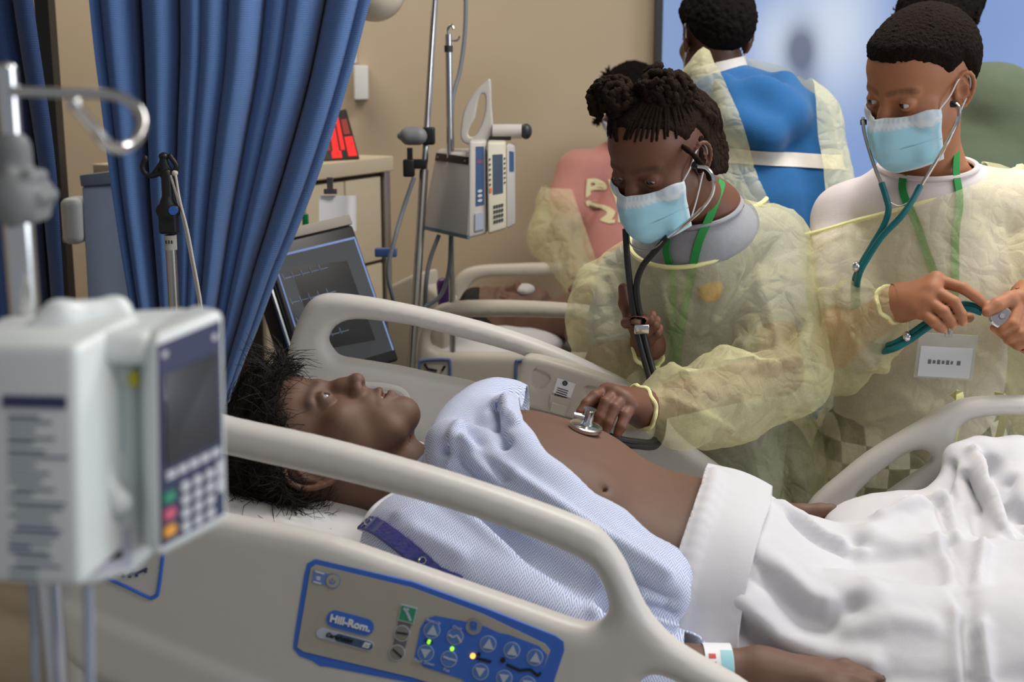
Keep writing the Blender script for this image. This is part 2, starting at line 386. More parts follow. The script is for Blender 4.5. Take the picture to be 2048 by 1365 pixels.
far_holes = [[(656, 678), (670, 653), (698, 639), (733, 638), (779, 643), (831, 651), (937, 678), (1025, 702), (1095, 729), (1200, 770), (1255, 800), (1280, 845), (1262, 862), (1200, 846), (1100, 812), (1000, 781), (937, 762), (867, 748), (796, 732), (709, 718), (677, 711), (663, 695)]]
foot_outer = [(1610, 1040), (1617, 1008), (1640, 982), (1670, 957), (1736, 904), (1824, 851), (1894, 812), (1934, 797), (2000, 792), (2080, 794), (2180, 806), (2230, 850), (2240, 960), (2220, 1080), (2100, 1120), (1800, 1130), (1650, 1110)]
foot_holes = [[(1712, 994), (1714, 983), (1758, 943), (1806, 908), (1841, 897), (1861, 908), (1859, 926), (1824, 950), (1771, 987), (1749, 1005), (1727, 1007)],
              [(1905, 930), (1908, 890), (1916, 855), (1942, 837), (2000, 829), (2080, 831), (2150, 845), (2180, 890), (2170, 950), (2060, 975), (1950, 970)]]
V_FOOT = (P(1800, 900, 2.05)-O0)@EV
bed = thing('hospital_bed', 'beige hospital bed with moulded side rails holding the lying patient manikin', 'bed', BED(0, .05, 0))
# shallow ledge across the near panel
l0, l1 = np.array(uw(190, 1200, V_NEAR)), np.array(uw(640, 1385, V_NEAR))
def ledge(r, a, t):
    n = np.array([-(l1-l0)[1], (l1-l0)[0]]); n = n/np.linalg.norm(n); s = (a-l0)@n     # >0 above the ledge
    return r-np.clip(-s/.016, 0, 1)*.007*(t < 0)*np.clip((-r-.0)/.01+1, 0, 1)
rail_near = moulded('side_rail', near_outer, near_holes, V_NEAR, .022, .019, bed, M_plas, ledge)
rail_far = moulded('side_rail', far_outer, far_holes, V_FAR, .024, .02, bed, M_plas)
rail_foot = moulded('side_rail', foot_outer, foot_holes, V_FOOT, .022, .018, bed, M_plas)
# far rail: raised grip on its inner face, control pod with sticker and latch
def pl(px, py, v): return onv(px, py, v)
def inset(name, pix, v, t, m, parent, n=0, ridge=None):
    """plate of real thickness t lying on the vertical plane v, front towards the camera"""
    q = np.array([uw(x, y, v) for x, y in pix]); q = spline(q, n, True) if n else q
    b = MB(); fr = [BED(a, v, c) for a, c in q]; bk = [BED(a, v+t, c) for a, c in q]; k = len(q)
    ar = sum(q[i-1][0]*q[i][1]-q[i][0]*q[i-1][1] for i in range(k))
    if ar > 0: fr.reverse(); bk.reverse()
    b.add(fr+bk, [tuple(range(k))[::-1], tuple(range(k, 2*k))]+[(i, (i+1) % k, k+(i+1) % k, k+i) for i in range(k)])
    return b.build(name, m, parent)
def sub(o, parent):                     # hang under a part (part vertices are in world space)
    o.parent = parent; o.location = (0, 0, 0); return o
grip = MB(); grip.tube([BED(*(lambda a: (a[0], V_FAR-.024, a[1]))(uw(x, y, V_FAR-.02))) for x, y in spline([(715, 768), (770, 772), (805, 782), (818, 805), (812, 828)], 16)], .006, 8)
sub(grip.build('grip_ridge', M_plas), rail_far)
vp = V_FAR-.045
pod = SDF(); po = np.array([uw(x, y, vp) for x, y in [(1058, 712), (1150, 735), (1262, 775), (1268, 800), (1235, 850), (1180, 845), (1028, 805), (1026, 790), (1040, 740)]]); pf = poly2(po, 36)
rec = [poly2(np.array([uw(x, y, vp) for x, y in q]), 20) for q in ([(1068, 738), (1090, 742), (1103, 755), (1085, 775), (1062, 770)], [(1170, 772), (1190, 772), (1212, 785), (1195, 800), (1172, 793)])]
def podf(p):
    q = (p-O0).astype(np.float32); a = np.stack([q@EU, q[:, 2]], 1).astype(np.float32); d = pf(a); t = np.abs(q@EV-(vp+.012))-.022
    x = np.maximum(d+.01, 0); y = np.maximum(t+.01, 0); r = np.sqrt(x*x+y*y)+np.minimum(np.maximum(d+.01, t+.01), 0)-.01
    for g in rec: r = -smin(-r, np.maximum(g(a), -(0)+(q@EV-(vp-.003)))*1.0, .006) if False else np.maximum(r, -np.maximum(g(a), (q@EV-(vp-.004))))
    return r.astype(np.float32)
c = np.array([BED(a, vp+s, b) for a, b in po for s in (-.03, .05)])
v_, q_ = nets(podf, c.min(0)-.01, c.max(0)+.01, .0025)
sub(mesh('control_pod', relax(v_, q_, 2, .4), q_, M_plas2), rail_far)
M_label = mat('paper_label', hexc(235, 235, 238), .5, var=.01)
M_ink = mat('black_ink', hexc(30, 30, 34), .5, var=.05)
vs = vp-.0115
sub(inset('sticker', [(1115, 757), (1151, 769), (1141, 797), (1106, 786)], vs, .002, M_label, None), rail_far)
ink = MB()
def inkbar(b, p0, p1, wpx, v, t=.0008):
    d = unit(A(p1[0]-p0[0], p1[1]-p0[1])); n = A(-d[1], d[0])*wpx/2; q = [(p0[0]-n[0], p0[1]-n[1]), (p1[0]-n[0], p1[1]-n[1]), (p1[0]+n[0], p1[1]+n[1]), (p0[0]+n[0], p0[1]+n[1])]
    fr = [onv(x, y, v) for x, y in q]; b.add(fr+[k+EV*t for k in fr], [(0, 1, 2, 3), (7, 6, 5, 4), (0, 4, 5, 1), (1, 5, 6, 2), (2, 6, 7, 3), (3, 7, 4, 0)])
for k in range(3): inkbar(ink, (1115-k*1.4, 776+k*4.2), (1136-k*1.4, 783+k*4.2), 1.6, vs-.0005)
for k in range(11): inkbar(ink, (1111+k*2.2, 787.5+k*.75), (1109.6+k*2.2, 792+k*.75), 1.0 if k % 3 else 1.6, vs-.0005)
ink.tube([onv(1130+4*math.cos(t), 767+4*math.sin(t), vs-.0006) for t in np.linspace(0, 6.28, 17)], .0011, 6); ink.ball(onv(1130, 767, vs-.0006), .0014, 6)
sub(ink.build('sticker_print', M_ink), rail_far)
sub(inset('latch', [(1101, 790), (1140, 800), (1134, 830), (1098, 819)], vp-.014, .006, M_plas2, None), rail_far)
sub(inset('latch', [(1104, 807), (1134, 815), (1130, 832), (1100, 823)], vp-.02, .008, M_plas2, None), rail_far)
# ---- near rail control panel
M_blue = mat('panel_blue', hexc(62, 112, 208), .45, var=.03)
M_taupe = mat('panel_taupe', hexc(180, 174, 160), .5, var=.03)
M_icon = mat('panel_icon_grey', hexc(190, 198, 214), .45, var=.02)
M_btn = mat('panel_button_blue', hexc(84, 126, 196), .35, var=.02, coat=.4)
vf = V_NEAR-.022
def px_zoom(cx, cy): return (560+cx*600/2048, 1080+cy*600/2048)          # detail crop of the photograph
Z = lambda *q: [px_zoom(*a) for a in q]
sub(inset('panel_border', Z((88, 740), (100, 640), (165, 240), (185, 165), (240, 135), (900, 290), (1400, 470), (1880, 660), (1935, 700), (1940, 760), (1880, 940), (1800, 1200), (1700, 1230), (900, 980), (330, 870), (270, 865), (220, 830), (130, 795)), vf-.001, .003, M_blue, None), rail_near)
sub(inset('panel_face', Z((118, 735), (210, 195), (240, 172), (900, 330), (1380, 508), (1810, 715), (1845, 760), (1830, 800), (1690, 1180), (900, 940), (160, 765)), vf-.0022, .003, M_taupe, None), rail_near)
sub(inset('button_field', Z((918, 800), (960, 600), (1000, 540), (1060, 522), (1260, 560), (1400, 595), (1500, 640), (1560, 650), (1770, 730), (1825, 790), (1800, 880), (1700, 1160), (1500, 1120), (1230, 950), (980, 870)), vf-.0030, .003, M_blue, None), rail_near)
def disc(name, cx, cy, r, m, v, t=.0015, n=24):
    x, y = px_zoom(cx, cy); rr = r*600/2048; return sub(inset(name, [(x+rr*math.cos(a), y+rr*math.sin(a)) for a in np.linspace(0, 6.2832, n, endpoint=False)], v, t, m, None), rail_near)
M_pbtn = mat('panel_button_taupe', hexc(140, 134, 124), .4, var=.04)
M_green = mat('panel_green', hexc(52, 150, 112), .5, var=.03); M_lamp_g = mat('indicator_green', hexc(150, 235, 60), .4, emit=1.5); M_lamp_o = mat('indicator_orange', hexc(255, 150, 60), .4, emit=3)
bt = [(1037, 620, 1), (995, 775, -1), (1420, 713, 1), (1368, 903, -1), (1582, 757, 1), (1740, 806, 1), (1530, 948, -1), (1690, 990, -1)]
for cx, cy, s in bt:
    disc('button_rim', cx, cy, 57, M_icon, vf-.0036); disc('button', cx, cy, 51, M_btn, vf-.0045)
    sub(inset('arrow_icon', Z((cx-36, cy+26*s), (cx+36, cy+38*s), (cx+8, cy-36*s)) if s > 0 else Z((cx-34, cy-28), (cx+36, cy-20), (cx-6, cy+36)), vf-.0052, .001, M_icon, None), rail_near)
for cx, cy in ((1195, 663), (1153, 817)):
    disc('button_rim', cx, cy, 57, M_icon, vf-.0036); disc('button', cx, cy, 51, M_btn, vf-.0045)
def strokes(name, segs, w, m, v):
    b = MB()
    for p0, p1 in segs: inkbar(b, px_zoom(*p0), px_zoom(*p1), w, v)
    return sub(b.build(name, m, None, smooth=False), rail_near)
strokes('chair_icon', [((1150, 650), (1180, 668)), ((1180, 668), (1208, 655)), ((1208, 655), (1236, 705)), ((1115, 800), (1150, 815)), ((1150, 815), (1200, 828))], 3.2, M_icon, vf-.0053)
disc('lock_button', 1322, 596, 55, mat('lock_grey', hexc(150, 150, 156), .4), vf-.0045)
strokes('lock_icon', [((1300, 605), (1340, 615)), ((1302, 592), (1306, 565)), ((1306, 565), (1338, 570)), ((1338, 570), (1336, 600)), ((1300, 590), (1342, 600))], 4, M_blue, vf-.0053)
for cx, cy in ((1016, 700), (1174, 748)): disc('indicator_lamp', cx, cy, 13, M_lamp_g, vf-.0045)
disc('indicator_lamp', 1315, 797, 17, M_lamp_o, vf-.0045)
strokes('printed_marks', [((988, 690), (1040, 708))], 5, M_ink, vf-.0045)
strokes('printed_marks', [((1340, 812), (1440, 838))], 5, M_ink, vf-.0045)
strokes('printed_marks', [((1545, 855), (1640, 900)), ((1640, 895), (1710, 890)), ((1710, 890), (1760, 935)), ((1760, 935), (1780, 910))], 5, M_ink, vf-.0045)
disc('printed_dot', 1356, 786, 13, M_ink, vf-.0045); disc('printed_dot', 1521, 826, 18, M_ink, vf-.0045)
# brand pill, model strip, green wrench tile, head-position icons
def pill(c0, c1, r, n=9):
    a0 = math.atan2(c1[1]-c0[1], c1[0]-c0[0]); return [(c1[0]+r*math.cos(a0+t), c1[1]+r*math.sin(a0+t)) for t in np.linspace(-math.pi/2, math.pi/2, n)]+[(c0[0]+r*math.cos(a0+t), c0[1]+r*math.sin(a0+t)) for t in np.linspace(math.pi/2, 1.5*math.pi, n)]
sub(inset('brand_plate', Z(*pill((374, 545), (582, 600), 58)), vf-.0036, .002, M_blue, None), rail_near)
sub(inset('model_strip', Z(*pill((282, 640), (606, 728), 34)), vf-.0036, .002, M_icon, None), rail_near)
sub(inset('model_strip_inner', Z(*pill((400, 672), (606, 728), 27)), vf-.0042, .001, mat('panel_navy', hexc(70, 92, 128), .5), None), rail_near)
def text(name, s, c, ang, hpx, v, m, parent, shear=0, bold=0):
    """lettering as solid type on the vertical plane v"""
    cu = bpy.data.curves.new(name, 'FONT'); cu.body = s; cu.align_x = 'CENTER'; cu.align_y = 'CENTER'; cu.extrude = .0006; cu.shear = shear; cu.offset = bold
    u1 = unit(onv(c[0]+math.cos(ang)*40, c[1]+math.sin(ang)*40, v)-onv(c[0], c[1], v)); n = -EV; u2 = np.cross(n, u1)
    sz = np.linalg.norm(onv(c[0], c[1]+hpx, v)-onv(c[0], c[1], v)); cu.size = sz*1.35
    to = bpy.data.objects.new('tmp', cu); COL.objects.link(to); dg = bpy.context.evaluated_depsgraph_get(); me = bpy.data.meshes.new_from_object(to.evaluated_get(dg)); COL.objects.unlink(to); bpy.data.objects.remove(to)
    p = np.zeros(len(me.vertices)*3); me.vertices.foreach_get('co', p); p = p.reshape(-1, 3); w = onv(c[0], c[1], v)+p[:, :1]*u1+p[:, 1:2]*u2+p[:, 2:]*n
    me.vertices.foreach_set('co', w.ravel().astype(np.float32)); me.materials.clear(); me.materials.append(m); o = bpy.data.objects.new(name, me); COL.objects.link(o); o.parent = parent; return o
text('brand_lettering', 'Hill-Rom.', px_zoom(478, 573), .262, 15, vf-.0046, M_label, rail_near, bold=.0004)
text('model_lettering', 'CareAssist', px_zoom(400, 672), .262, 8.6, vf-.0052, M_ink, rail_near, shear=.3, bold=.0003)
text('model_lettering', 'ES', px_zoom(585, 722), .262, 10, vf-.0052, M_label, rail_near, shear=.3, bold=.0003)
text('panel_caption', 'Foot Up', px_zoom(1048, 560), .27, 6, vf-.0046, M_icon, rail_near)
text('panel_caption', 'Chair', px_zoom(1210, 603), .27, 6, vf-.0046, M_icon, rail_near)
text('panel_caption', 'Foot Down', px_zoom(985, 838), .27, 6, vf-.0046, M_icon, rail_near)
text('panel_caption', 'Flat', px_zoom(1135, 892), .27, 6, vf-.0046, M_icon, rail_near)
sub(inset('wrench_tile_edge', Z((826, 442), (938, 470), (912, 578), (802, 550)), vf-.0036, .002, M_icon, None), rail_near)
sub(inset('wrench_tile', Z((831, 450), (930, 476), (907, 570), (810, 545)), vf-.0042, .001, M_green, None), rail_near)
strokes('wrench_icon', [((862, 490), (892, 556)), ((845, 468), (862, 492)), ((876, 472), (862, 492))], 4.5, M_icon, vf-.0048)
sub(inset('icon_strip', Z((808, 560), (895, 582), (840, 790), (760, 770)), vf-.0030, .0015, mat('strip_grey', hexc(108, 106, 104), .5), None), rail_near)
for cx, cy, sg in ((832, 641, ((795, 635), (872, 648))), (798, 774, ((770, 750), (830, 805)))):
    disc('button_rim', cx, cy, 56, M_icon, vf-.0036); disc('button', cx, cy, 49, M_pbtn, vf-.0045); strokes('bed_icon', [sg], 3, M_ink, vf-.0053)
sub(inset('power_tile', Z((228, 210), (330, 236), (310, 312), (216, 290)), vf-.0030, .0015, mat('panel_light_blue', hexc(110, 142, 205), .5), None), rail_near)
disc('power_button_rim', 360, 284, 50, M_btn, vf-.0036); disc('power_button', 360, 284, 45, M_taupe, vf-.0042)
strokes('power_icon', [((357, 265), (357, 285)), ((340, 275), (342, 298)), ((342, 298), (368, 302)), ((368, 302), (376, 280))], 2, M_btn, vf-.0048)
strokes('power_icon', [((248, 255), (276, 262)), ((246, 268), (274, 275)), ((240, 218), (300, 236)), ((228, 288), (280, 302))], 1.8, M_label, vf-.0038)
# angle gauge next to the pump
zg = lambda cx, cy: (100+cx*520/2048, 1050+cy*520/2048)
gq = [zg(*a) for a in ((280, 340), (440, 420), (600, 490), (770, 572), (800, 578), (835, 560), (852, 520), (885, 270), (890, 150))]
gb = MB(); gb.tube([onv(x, y, vf-.0005) for x, y in spline(gq, 30)], .0022, 6); sub(gb.build('gauge_outline', M_blue), rail_near)
gb = MB(); gb.tube([onv(*zg(x, y), vf-.0005) for x, y in spline([(520, 372), (600, 390), (690, 380), (765, 345)], 16)], .0014, 6); gb.tube([onv(*zg(x, y), vf-.0005) for x, y in spline([(560, 335), (640, 330), (715, 300)], 12)], .0009, 6)
for a, b_ in (((650, 315), (662, 365)), ((612, 325), (615, 345)), ((710, 295), (714, 312))): gb.tube([onv(*zg(*a), vf-.0006), onv(*zg(*b_), vf-.0006)], .0008, 6)
for cx, cy in ((520, 400), (575, 410), (628, 412), (682, 404), (752, 372)): gb.tube([onv(*zg(cx-10, cy), vf-.0006), onv(*zg(cx+10, cy-2), vf-.0006)], .0014, 6)
sub(gb.build('gauge_scale', mat('gauge_ink', hexc(60, 78, 120), .5)), rail_near)
gb = MB(); gb.ball(onv(*zg(600, 368), vf-.001), .0042, 8); sub(gb.build('gauge_ball', M_label), rail_near)
# small tab on the near rail's upper edge
# mattress in two sections, frame below
HT = math.radians(12.5)
def mat_top(u): return .775+np.where(np.asarray(u) < 0, -np.asarray(u)*math.tan(HT), 0)
mm = MB(); us = np.linspace(-.67, 1.05, 42); prof = []
for u in us: prof.append((u, float(mat_top(u))))
n = len(prof); vsn = [-.40, -.385, .385, .40]
vv = []; 
for u, w in prof:
    for v, dz in ((-.38, -.16), (-.40, -.14), (-.40, -.02), (-.385, 0), (.385, 0), (.40, -.02), (.40, -.14), (.38, -.16)): vv.append(BED(u, v+.03, w+dz))
ff = [(i*8+k, i*8+(k+1) % 8, (i+1)*8+(k+1) % 8, (i+1)*8+k) for i in range(n-1) for k in range(8)]+[tuple(range(8)), tuple((n-1)*8+k for k in range(8))[::-1]]
mm.add(vv, ff).build('mattress', mat('mattress_sheet', hexc(222, 222, 226), .8, var=.03, bump=.2), bed)
fr = MB()
fr.box(BED(.18, .03, .42), (1.7, .7, .1), BR, bev=.02); fr.box(BED(-.55, .03, .52), (.12, .5, .26), BR); fr.box(BED(.65, .03, .54), (.12, .5, .3), BR)
fr.build('bed_frame', M_plas2, bed)
for u in (-.6, .85):
    for v in (-.27, .33):
        m = MB(); m.cyl(BED(u, v, .38), BED(u, v, .13), .022); m.cyl(BED(u, v-.02, .065), BED(u, v+.02, .065), .065, 24); m.build('caster', M_dgrey, bed)
hb = MB(); hb.box(BED(-.70, .03, .70), (.05, .84, .40), BR, bev=.02); hb.build('headboard', M_plas, bed)
# arms that carry the rails
for u, v0, v1, w in ((-.3, V_NEAR, -.36, .60), (-.3, V_FAR, .42, .66), (.55, V_FOOT, .42, .62)):
    m = MB(); m.box(BED(u, (v0+v1)/2, w), (.12, abs(v1-v0)+.03, .05), BR, bev=.01); m.build('rail_arm', M_plas2, bed)
# ================================================================== equipment helpers
class Face:                             # flat four-cornered face: F(s,t), s right, t down
    def __init__(s, tl, tr, br, bl): s.c = [np.asarray(q, float) for q in (tl, tr, br, bl)]; s.n = unit(np.cross(s.c[3]-s.c[0], s.c[1]-s.c[0]))
    def __call__(s, a, b, h=0.0):
        tl, tr, br, bl = s.c; return (tl*(1-a)+tr*a)*(1-b)+(bl*(1-a)+br*a)*b+s.n*h
    def plate(s, a0, a1, b0, b1, h0, h1, mb=None):
        mb = mb or MB(); lo = [s(a, b, h0) for a, b in ((a0, b0), (a1, b0), (a1, b1), (a0, b1))]; hi = [s(a, b, h1) for a, b in ((a0, b0), (a1, b0), (a1, b1), (a0, b1))]
        return mb.add(lo+hi, [(0, 1, 2, 3), (7, 6, 5, 4), (0, 4, 5, 1), (1, 5, 6, 2), (2, 6, 7, 3), (3, 7, 4, 0)])
    def disc(s, a, b, ra, rb, h0, h1, n=16, mb=None):
        mb = mb or MB(); t = np.linspace(0, 2*math.pi, n, endpoint=False); lo = [s(a+ra*math.cos(q), b+rb*math.sin(q), h0) for q in t]; hi = [s(a+ra*math.cos(q), b+rb*math.sin(q), h1) for q in t]
        return mb.add(lo+hi, [tuple(range(n)), tuple(range(n, 2*n))[::-1]]+[(i, n+i, n+(i+1) % n, (i+1) % n) for i in range(n)])
def hexa(name, front, back, m, parent=None, bev=.004, seg=3):
    """box between two four-cornered faces, edges rounded"""
    bm = bmesh.new(); v = [bm.verts.new(Vector(tuple(map(float, q)))) for q in list(front)+list(back)]
    for f in ((0, 1, 2, 3), (7, 6, 5, 4), (0, 4, 5, 1), (1, 5, 6, 2), (2, 6, 7, 3), (3, 7, 4, 0)): bm.faces.new([v[i] for i in f])
    bmesh.ops.recalc_face_normals(bm, faces=bm.faces[:])
    if bev: bmesh.ops.bevel(bm, geom=bm.edges[:], offset=bev, segments=seg, affect='EDGES', profile=.5)
    me = bpy.data.meshes.new(name); bm.to_mesh(me); bm.free(); me.polygons.foreach_set('use_smooth', np.ones(len(me.polygons), bool))
    bm = bmesh.new(); bm.from_mesh(me)
    for e in bm.edges:
        if len(e.link_faces) == 2 and e.calc_face_angle(0) > .6: e.smooth = False
    bm.to_mesh(me); bm.free(); me.materials.append(m)
    return link(bpy.data.objects.new(name, me), parent)
def cable(name, pts, r, m, parent=None, n=8, seg=60): return MB().tube(spline(pts, seg), r, n).build(name, m, parent)
# ================================================================== curtains
def curtain_mat(name, col, lo=.86, hi=1.12):
    b = N(name); at = b.n('Attribute', attribute_name='cuv').outputs['Vector']; sp = b.n('SeparateXYZ', {0: at}); U, V = sp.outputs[0], sp.outputs[1]
    cell = .032
    cu = b.math('FLOOR', b.math('DIVIDE', U, cell)); cv = b.math('FLOOR', b.math('DIVIDE', V, cell))
    ck = b.math('MODULO', b.math('ADD', b.math('ADD', cu, cv), 1000), 2)
    su = b.math('SINE', b.math('MULTIPLY', U, 2*math.pi/.004)); sv = b.math('SINE', b.math('MULTIPLY', V, 2*math.pi/.004))
    st = b.math('ADD', b.math('MULTIPLY', sv, ck), b.math('MULTIPLY', b.math('MULTIPLY', su, b.math('SUBTRACT', 1.0, ck)), .45))
    no = b.n('TexNoise', {'Vector': at, 'Scale': 9.0}).outputs[0]
    f = b.math('ADD', b.math('MULTIPLY', st, .3), b.math('ADD', b.math('MULTIPLY', no, .4), .3))
    c = b.mix(f, tuple(k*lo for k in col[:3])+(1,), tuple(k*hi for k in col[:3])+(1,))
    bp = b.n('Bump', {'Height': st, 'Strength': .25, 'Distance': .0006}).outputs[0]
    return b.end(b.n('BsdfPrincipled', {'Base Color': c, 'Roughness': .75, 'Sheen Weight': .3, 'Normal': bp}).outputs[0])
def curtain(name, left, right, d, folds, amp, width, m, seed=0, nt=90, ns=420):
    """hanging cloth between two drawn edges, gathered in folds; t from ceiling to hem"""
    L = spline([P(x, y, d) for x, y in left], nt); Rr = spline([P(x, y, d) for x, y in right], nt)
    for q in (L, Rr): q[:, 1] = q[:, 1].mean()*.9+q[:, 1]*.1
    s = np.linspace(0, 1, ns); V = np.zeros((nt, ns, 3)); UV = np.zeros((nt, ns, 3)); r = np.random.default_rng(seed)
    ph = np.cumsum(r.uniform(.4, 1.8, folds+1)); ph = (ph-ph[0])/(ph[-1]-ph[0]); am = r.uniform(.6, 1.25, folds+1)
    k = np.interp(s, ph, np.arange(folds+1)); ai = np.interp(s, ph, am)
    for i in range(nt):
        t = i/(nt-1); wob = .35*np.sin(2.1*t+3*s+seed)
        a = 2*math.pi*(k+wob*.25); w = L[i]*(1-s)[:, None]+Rr[i]*s[:, None]
        squeeze = np.linalg.norm(L[i]-Rr[i])/np.linalg.norm(L[0]-Rr[0]); A_ = amp*ai*(1.1-.25*squeeze)
        ca = np.cos(a); yo = -A_*np.sign(ca)*np.abs(ca)**.6-.22*A_*np.cos(2*a+1.0)-.012*np.sin(5*s+2*t); xo = A_*.55*np.sin(a+.5+.5*t)
        w[:, 1] += yo; w[:, 0] += xo*min(1, squeeze+.2); V[i] = w; UV[i, :, 0] = s*width; UV[i, :, 1] = w[:, 2]
    idx = np.arange(nt*ns).reshape(nt, ns); q = np.stack([idx[:-1, :-1], idx[1:, :-1], idx[1:, 1:], idx[:-1, 1:]], -1).reshape(-1, 4)
    o = mesh(name, V.reshape(-1, 3), q, m); vvec(o, 'cuv', UV.reshape(-1, 3)); return o
M_curt = curtain_mat('curtain_blue', hexc(78, 114, 170)); M_curt2 = curtain_mat('curtain_navy', hexc(38, 66, 116))
cu = curtain('privacy_curtain', [(176, -1250), (195, -500), (212, 0), (226, 200), (242, 400), (264, 600), (290, 780), (320, 1000), (340, 1250), (352, 1500)], [(1010, -1250), (850, -400), (745, 0), (692, 180), (640, 330), (590, 455), (550, 545), (505, 660), (468, 750), (430, 870), (410, 1050), (405, 1250), (405, 1500)], 2.5, 9, .05, 2.6, M_curt, 3)
tag(cu, 'mid blue woven privacy curtain gathered in folds behind the patient head', 'curtain')
cu = curtain('privacy_curtain', [(-330, -1250), (-300, -300), (-290, 400), (-290, 900), (-290, 1190)], [(30, -1250), (55, -300), (72, 0), (98, 300), (104, 500), (106, 800), (110, 1190)], 2.3, 6, .035, 1.6, M_curt2, 5, ns=260)
tag(cu, 'dark navy privacy curtain hanging beside the dark door edge', 'curtain')
tr = MB(); tr.box(((P(700, 0, 2.5)[0])-.15, P(600, -1250, 2.5)[1], 2.83), (1.6, .03, .04)); tag(tr.build('curtain_track', M_white), 'white ceiling track carrying the blue curtain', 'curtain track')
tr = MB(); tr.box((-1.25, P(0, -1250, 2.3)[1], 2.83), (1.0, .03, .04)); tag(tr.build('curtain_track', M_white), 'white ceiling track carrying the navy curtain', 'curtain track')
# dark upright beside the left curtain
a = P(96, 100, 3.2); struct(MB().box((a[0], a[1], 1.3), (.035, .05, 2.6)).build('trim_1', mat('dark_frame', hexc(34, 33, 34), .5), smooth=False))
# grey box unit with knob behind the curtain
def grey_unit():
    d = 2.75; t = thing('equipment_column', 'blue-grey metal equipment column with round knob between the two curtains', 'equipment', P(200, 600, d)*A(1, 1, 0))
    f = [P(162, 372, d), P(262, 366, d+.03), P(275, 900, d+.03), P(180, 900, d)]; k = A(.03, .10, 0); fl = [*f[:2], f[2]*A(1, 1, 0)+A(0, 0, .0), f[3]*A(1, 1, 0)]
    m = mat('column_metal', hexc(176, 190, 212), .32, .5, var=.04)
    hexa('column_body', fl, [q+k for q in fl], m, t, .006)
    hexa('column_cap', [P(158, 350, d-.005), P(262, 338, d+.025), P(262, 366, d+.02), P(161, 374, d-.005)], [P(158, 350, d-.005)+k, P(262, 338, d+.025)+k, P(262, 366, d+.02)+k, P(161, 374, d-.005)+k], mat('cap_grey', hexc(118, 128, 142), .4, .3), t, .003)
    s = SDF(); s.box(P(152, 440, d+.03), (.022, .04, .05), .016)
    c = P(152, 440, d+.03); v, q = nets(s, c-.08, c+.08, .004); mesh('knob_housing', v, q, M_white, t)
    m = MB(); m.cyl(P(128, 476, d+.02), P(142, 476, d+.03), .011); m.build('knob', M_grey, t)
grey_unit()
# ================================================================== foreground drip stand and pump
def stand_front():
    d = .72; b0 = P(12, 140, d); foot = A(b0[0], b0[1], 0)
    t = thing('iv_stand', 'chrome drip stand with looped hook and grey clamp carrying the white pump', 'iv stand', foot)
    x, y = b0[0], b0[1]; z = lambda py: P(12, py, d)[2]
    m = MB(); m.cyl((x, y, z(420)), (x, y, z(135)), .0058, 24); m.ball((x, y, z(135)), (.0058, .0058, .003), 8); m.build('upper_pole', M_chrome, t)
    m = MB(); m.cyl((x, y, .05), (x, y, z(400)), .0085, 24); m.build('lower_pole', M_chrome, t)
    h = [P(px, py, dd) for px, py, dd in ((22, 182, d), (110, 186, d-.005), (200, 188, d-.01), (250, 198, d-.015), (282, 230, d-.02), (278, 272, d-.03), (245, 297, d-.045), (212, 287, d-.06), (185, 252, d-.07), (148, 208, d-.085))]
    m = MB(); m.tube(spline(h, 60), .0031, 12); m.ball(h[-1], .0038, 8); m.build('hook', M_chrome, t)
    s = SDF(); c = A(x, y, z(400)); s.cone((x, y, z(342)), (x, y, z(300)), .0105, .0105, 0); s.cone((x+.003, y-.012, z(400)), (x+.003, y+.012, z(400)), .0145, .0145, .004)
    for k in range(7):
        an = k*2*math.pi/7; q = A(x+.004+math.cos(an)*.014, y-.012, z(396)+math.sin(an)*.014); s.cone(q, q+A(0, .02, 0), .004, .004, .003)
    v, q = nets(s, c-.05, c+.06, .0016); mesh('clamp_knob', relax(v, q, 2), q, M_grey, t)
    for k in range(5):
        an = k*2*math.pi/5+.3; m = MB(); m.tube(spline([(x, y, .085), (x+.12*math.cos(an), y+.12*math.sin(an), .07), (x+.26*math.cos(an), y+.26*math.sin(an), .055)], 10), .014, 8); m.ball((x+.26*math.cos(an), y+.26*math.sin(an), .028), .028, 8); m.build('base_leg', M_steel, t)
    for k, (px, w) in enumerate(((62, .003), (100, .0028))): pass
stand_front()
M_pump = mat('pump_casing', hexc(230, 236, 236), .4, var=.015)
M_navy = mat('pump_navy', hexc(38, 44, 84), .4, var=.04)
M_key = mat('pump_key', hexc(196, 198, 206), .45, var=.02)
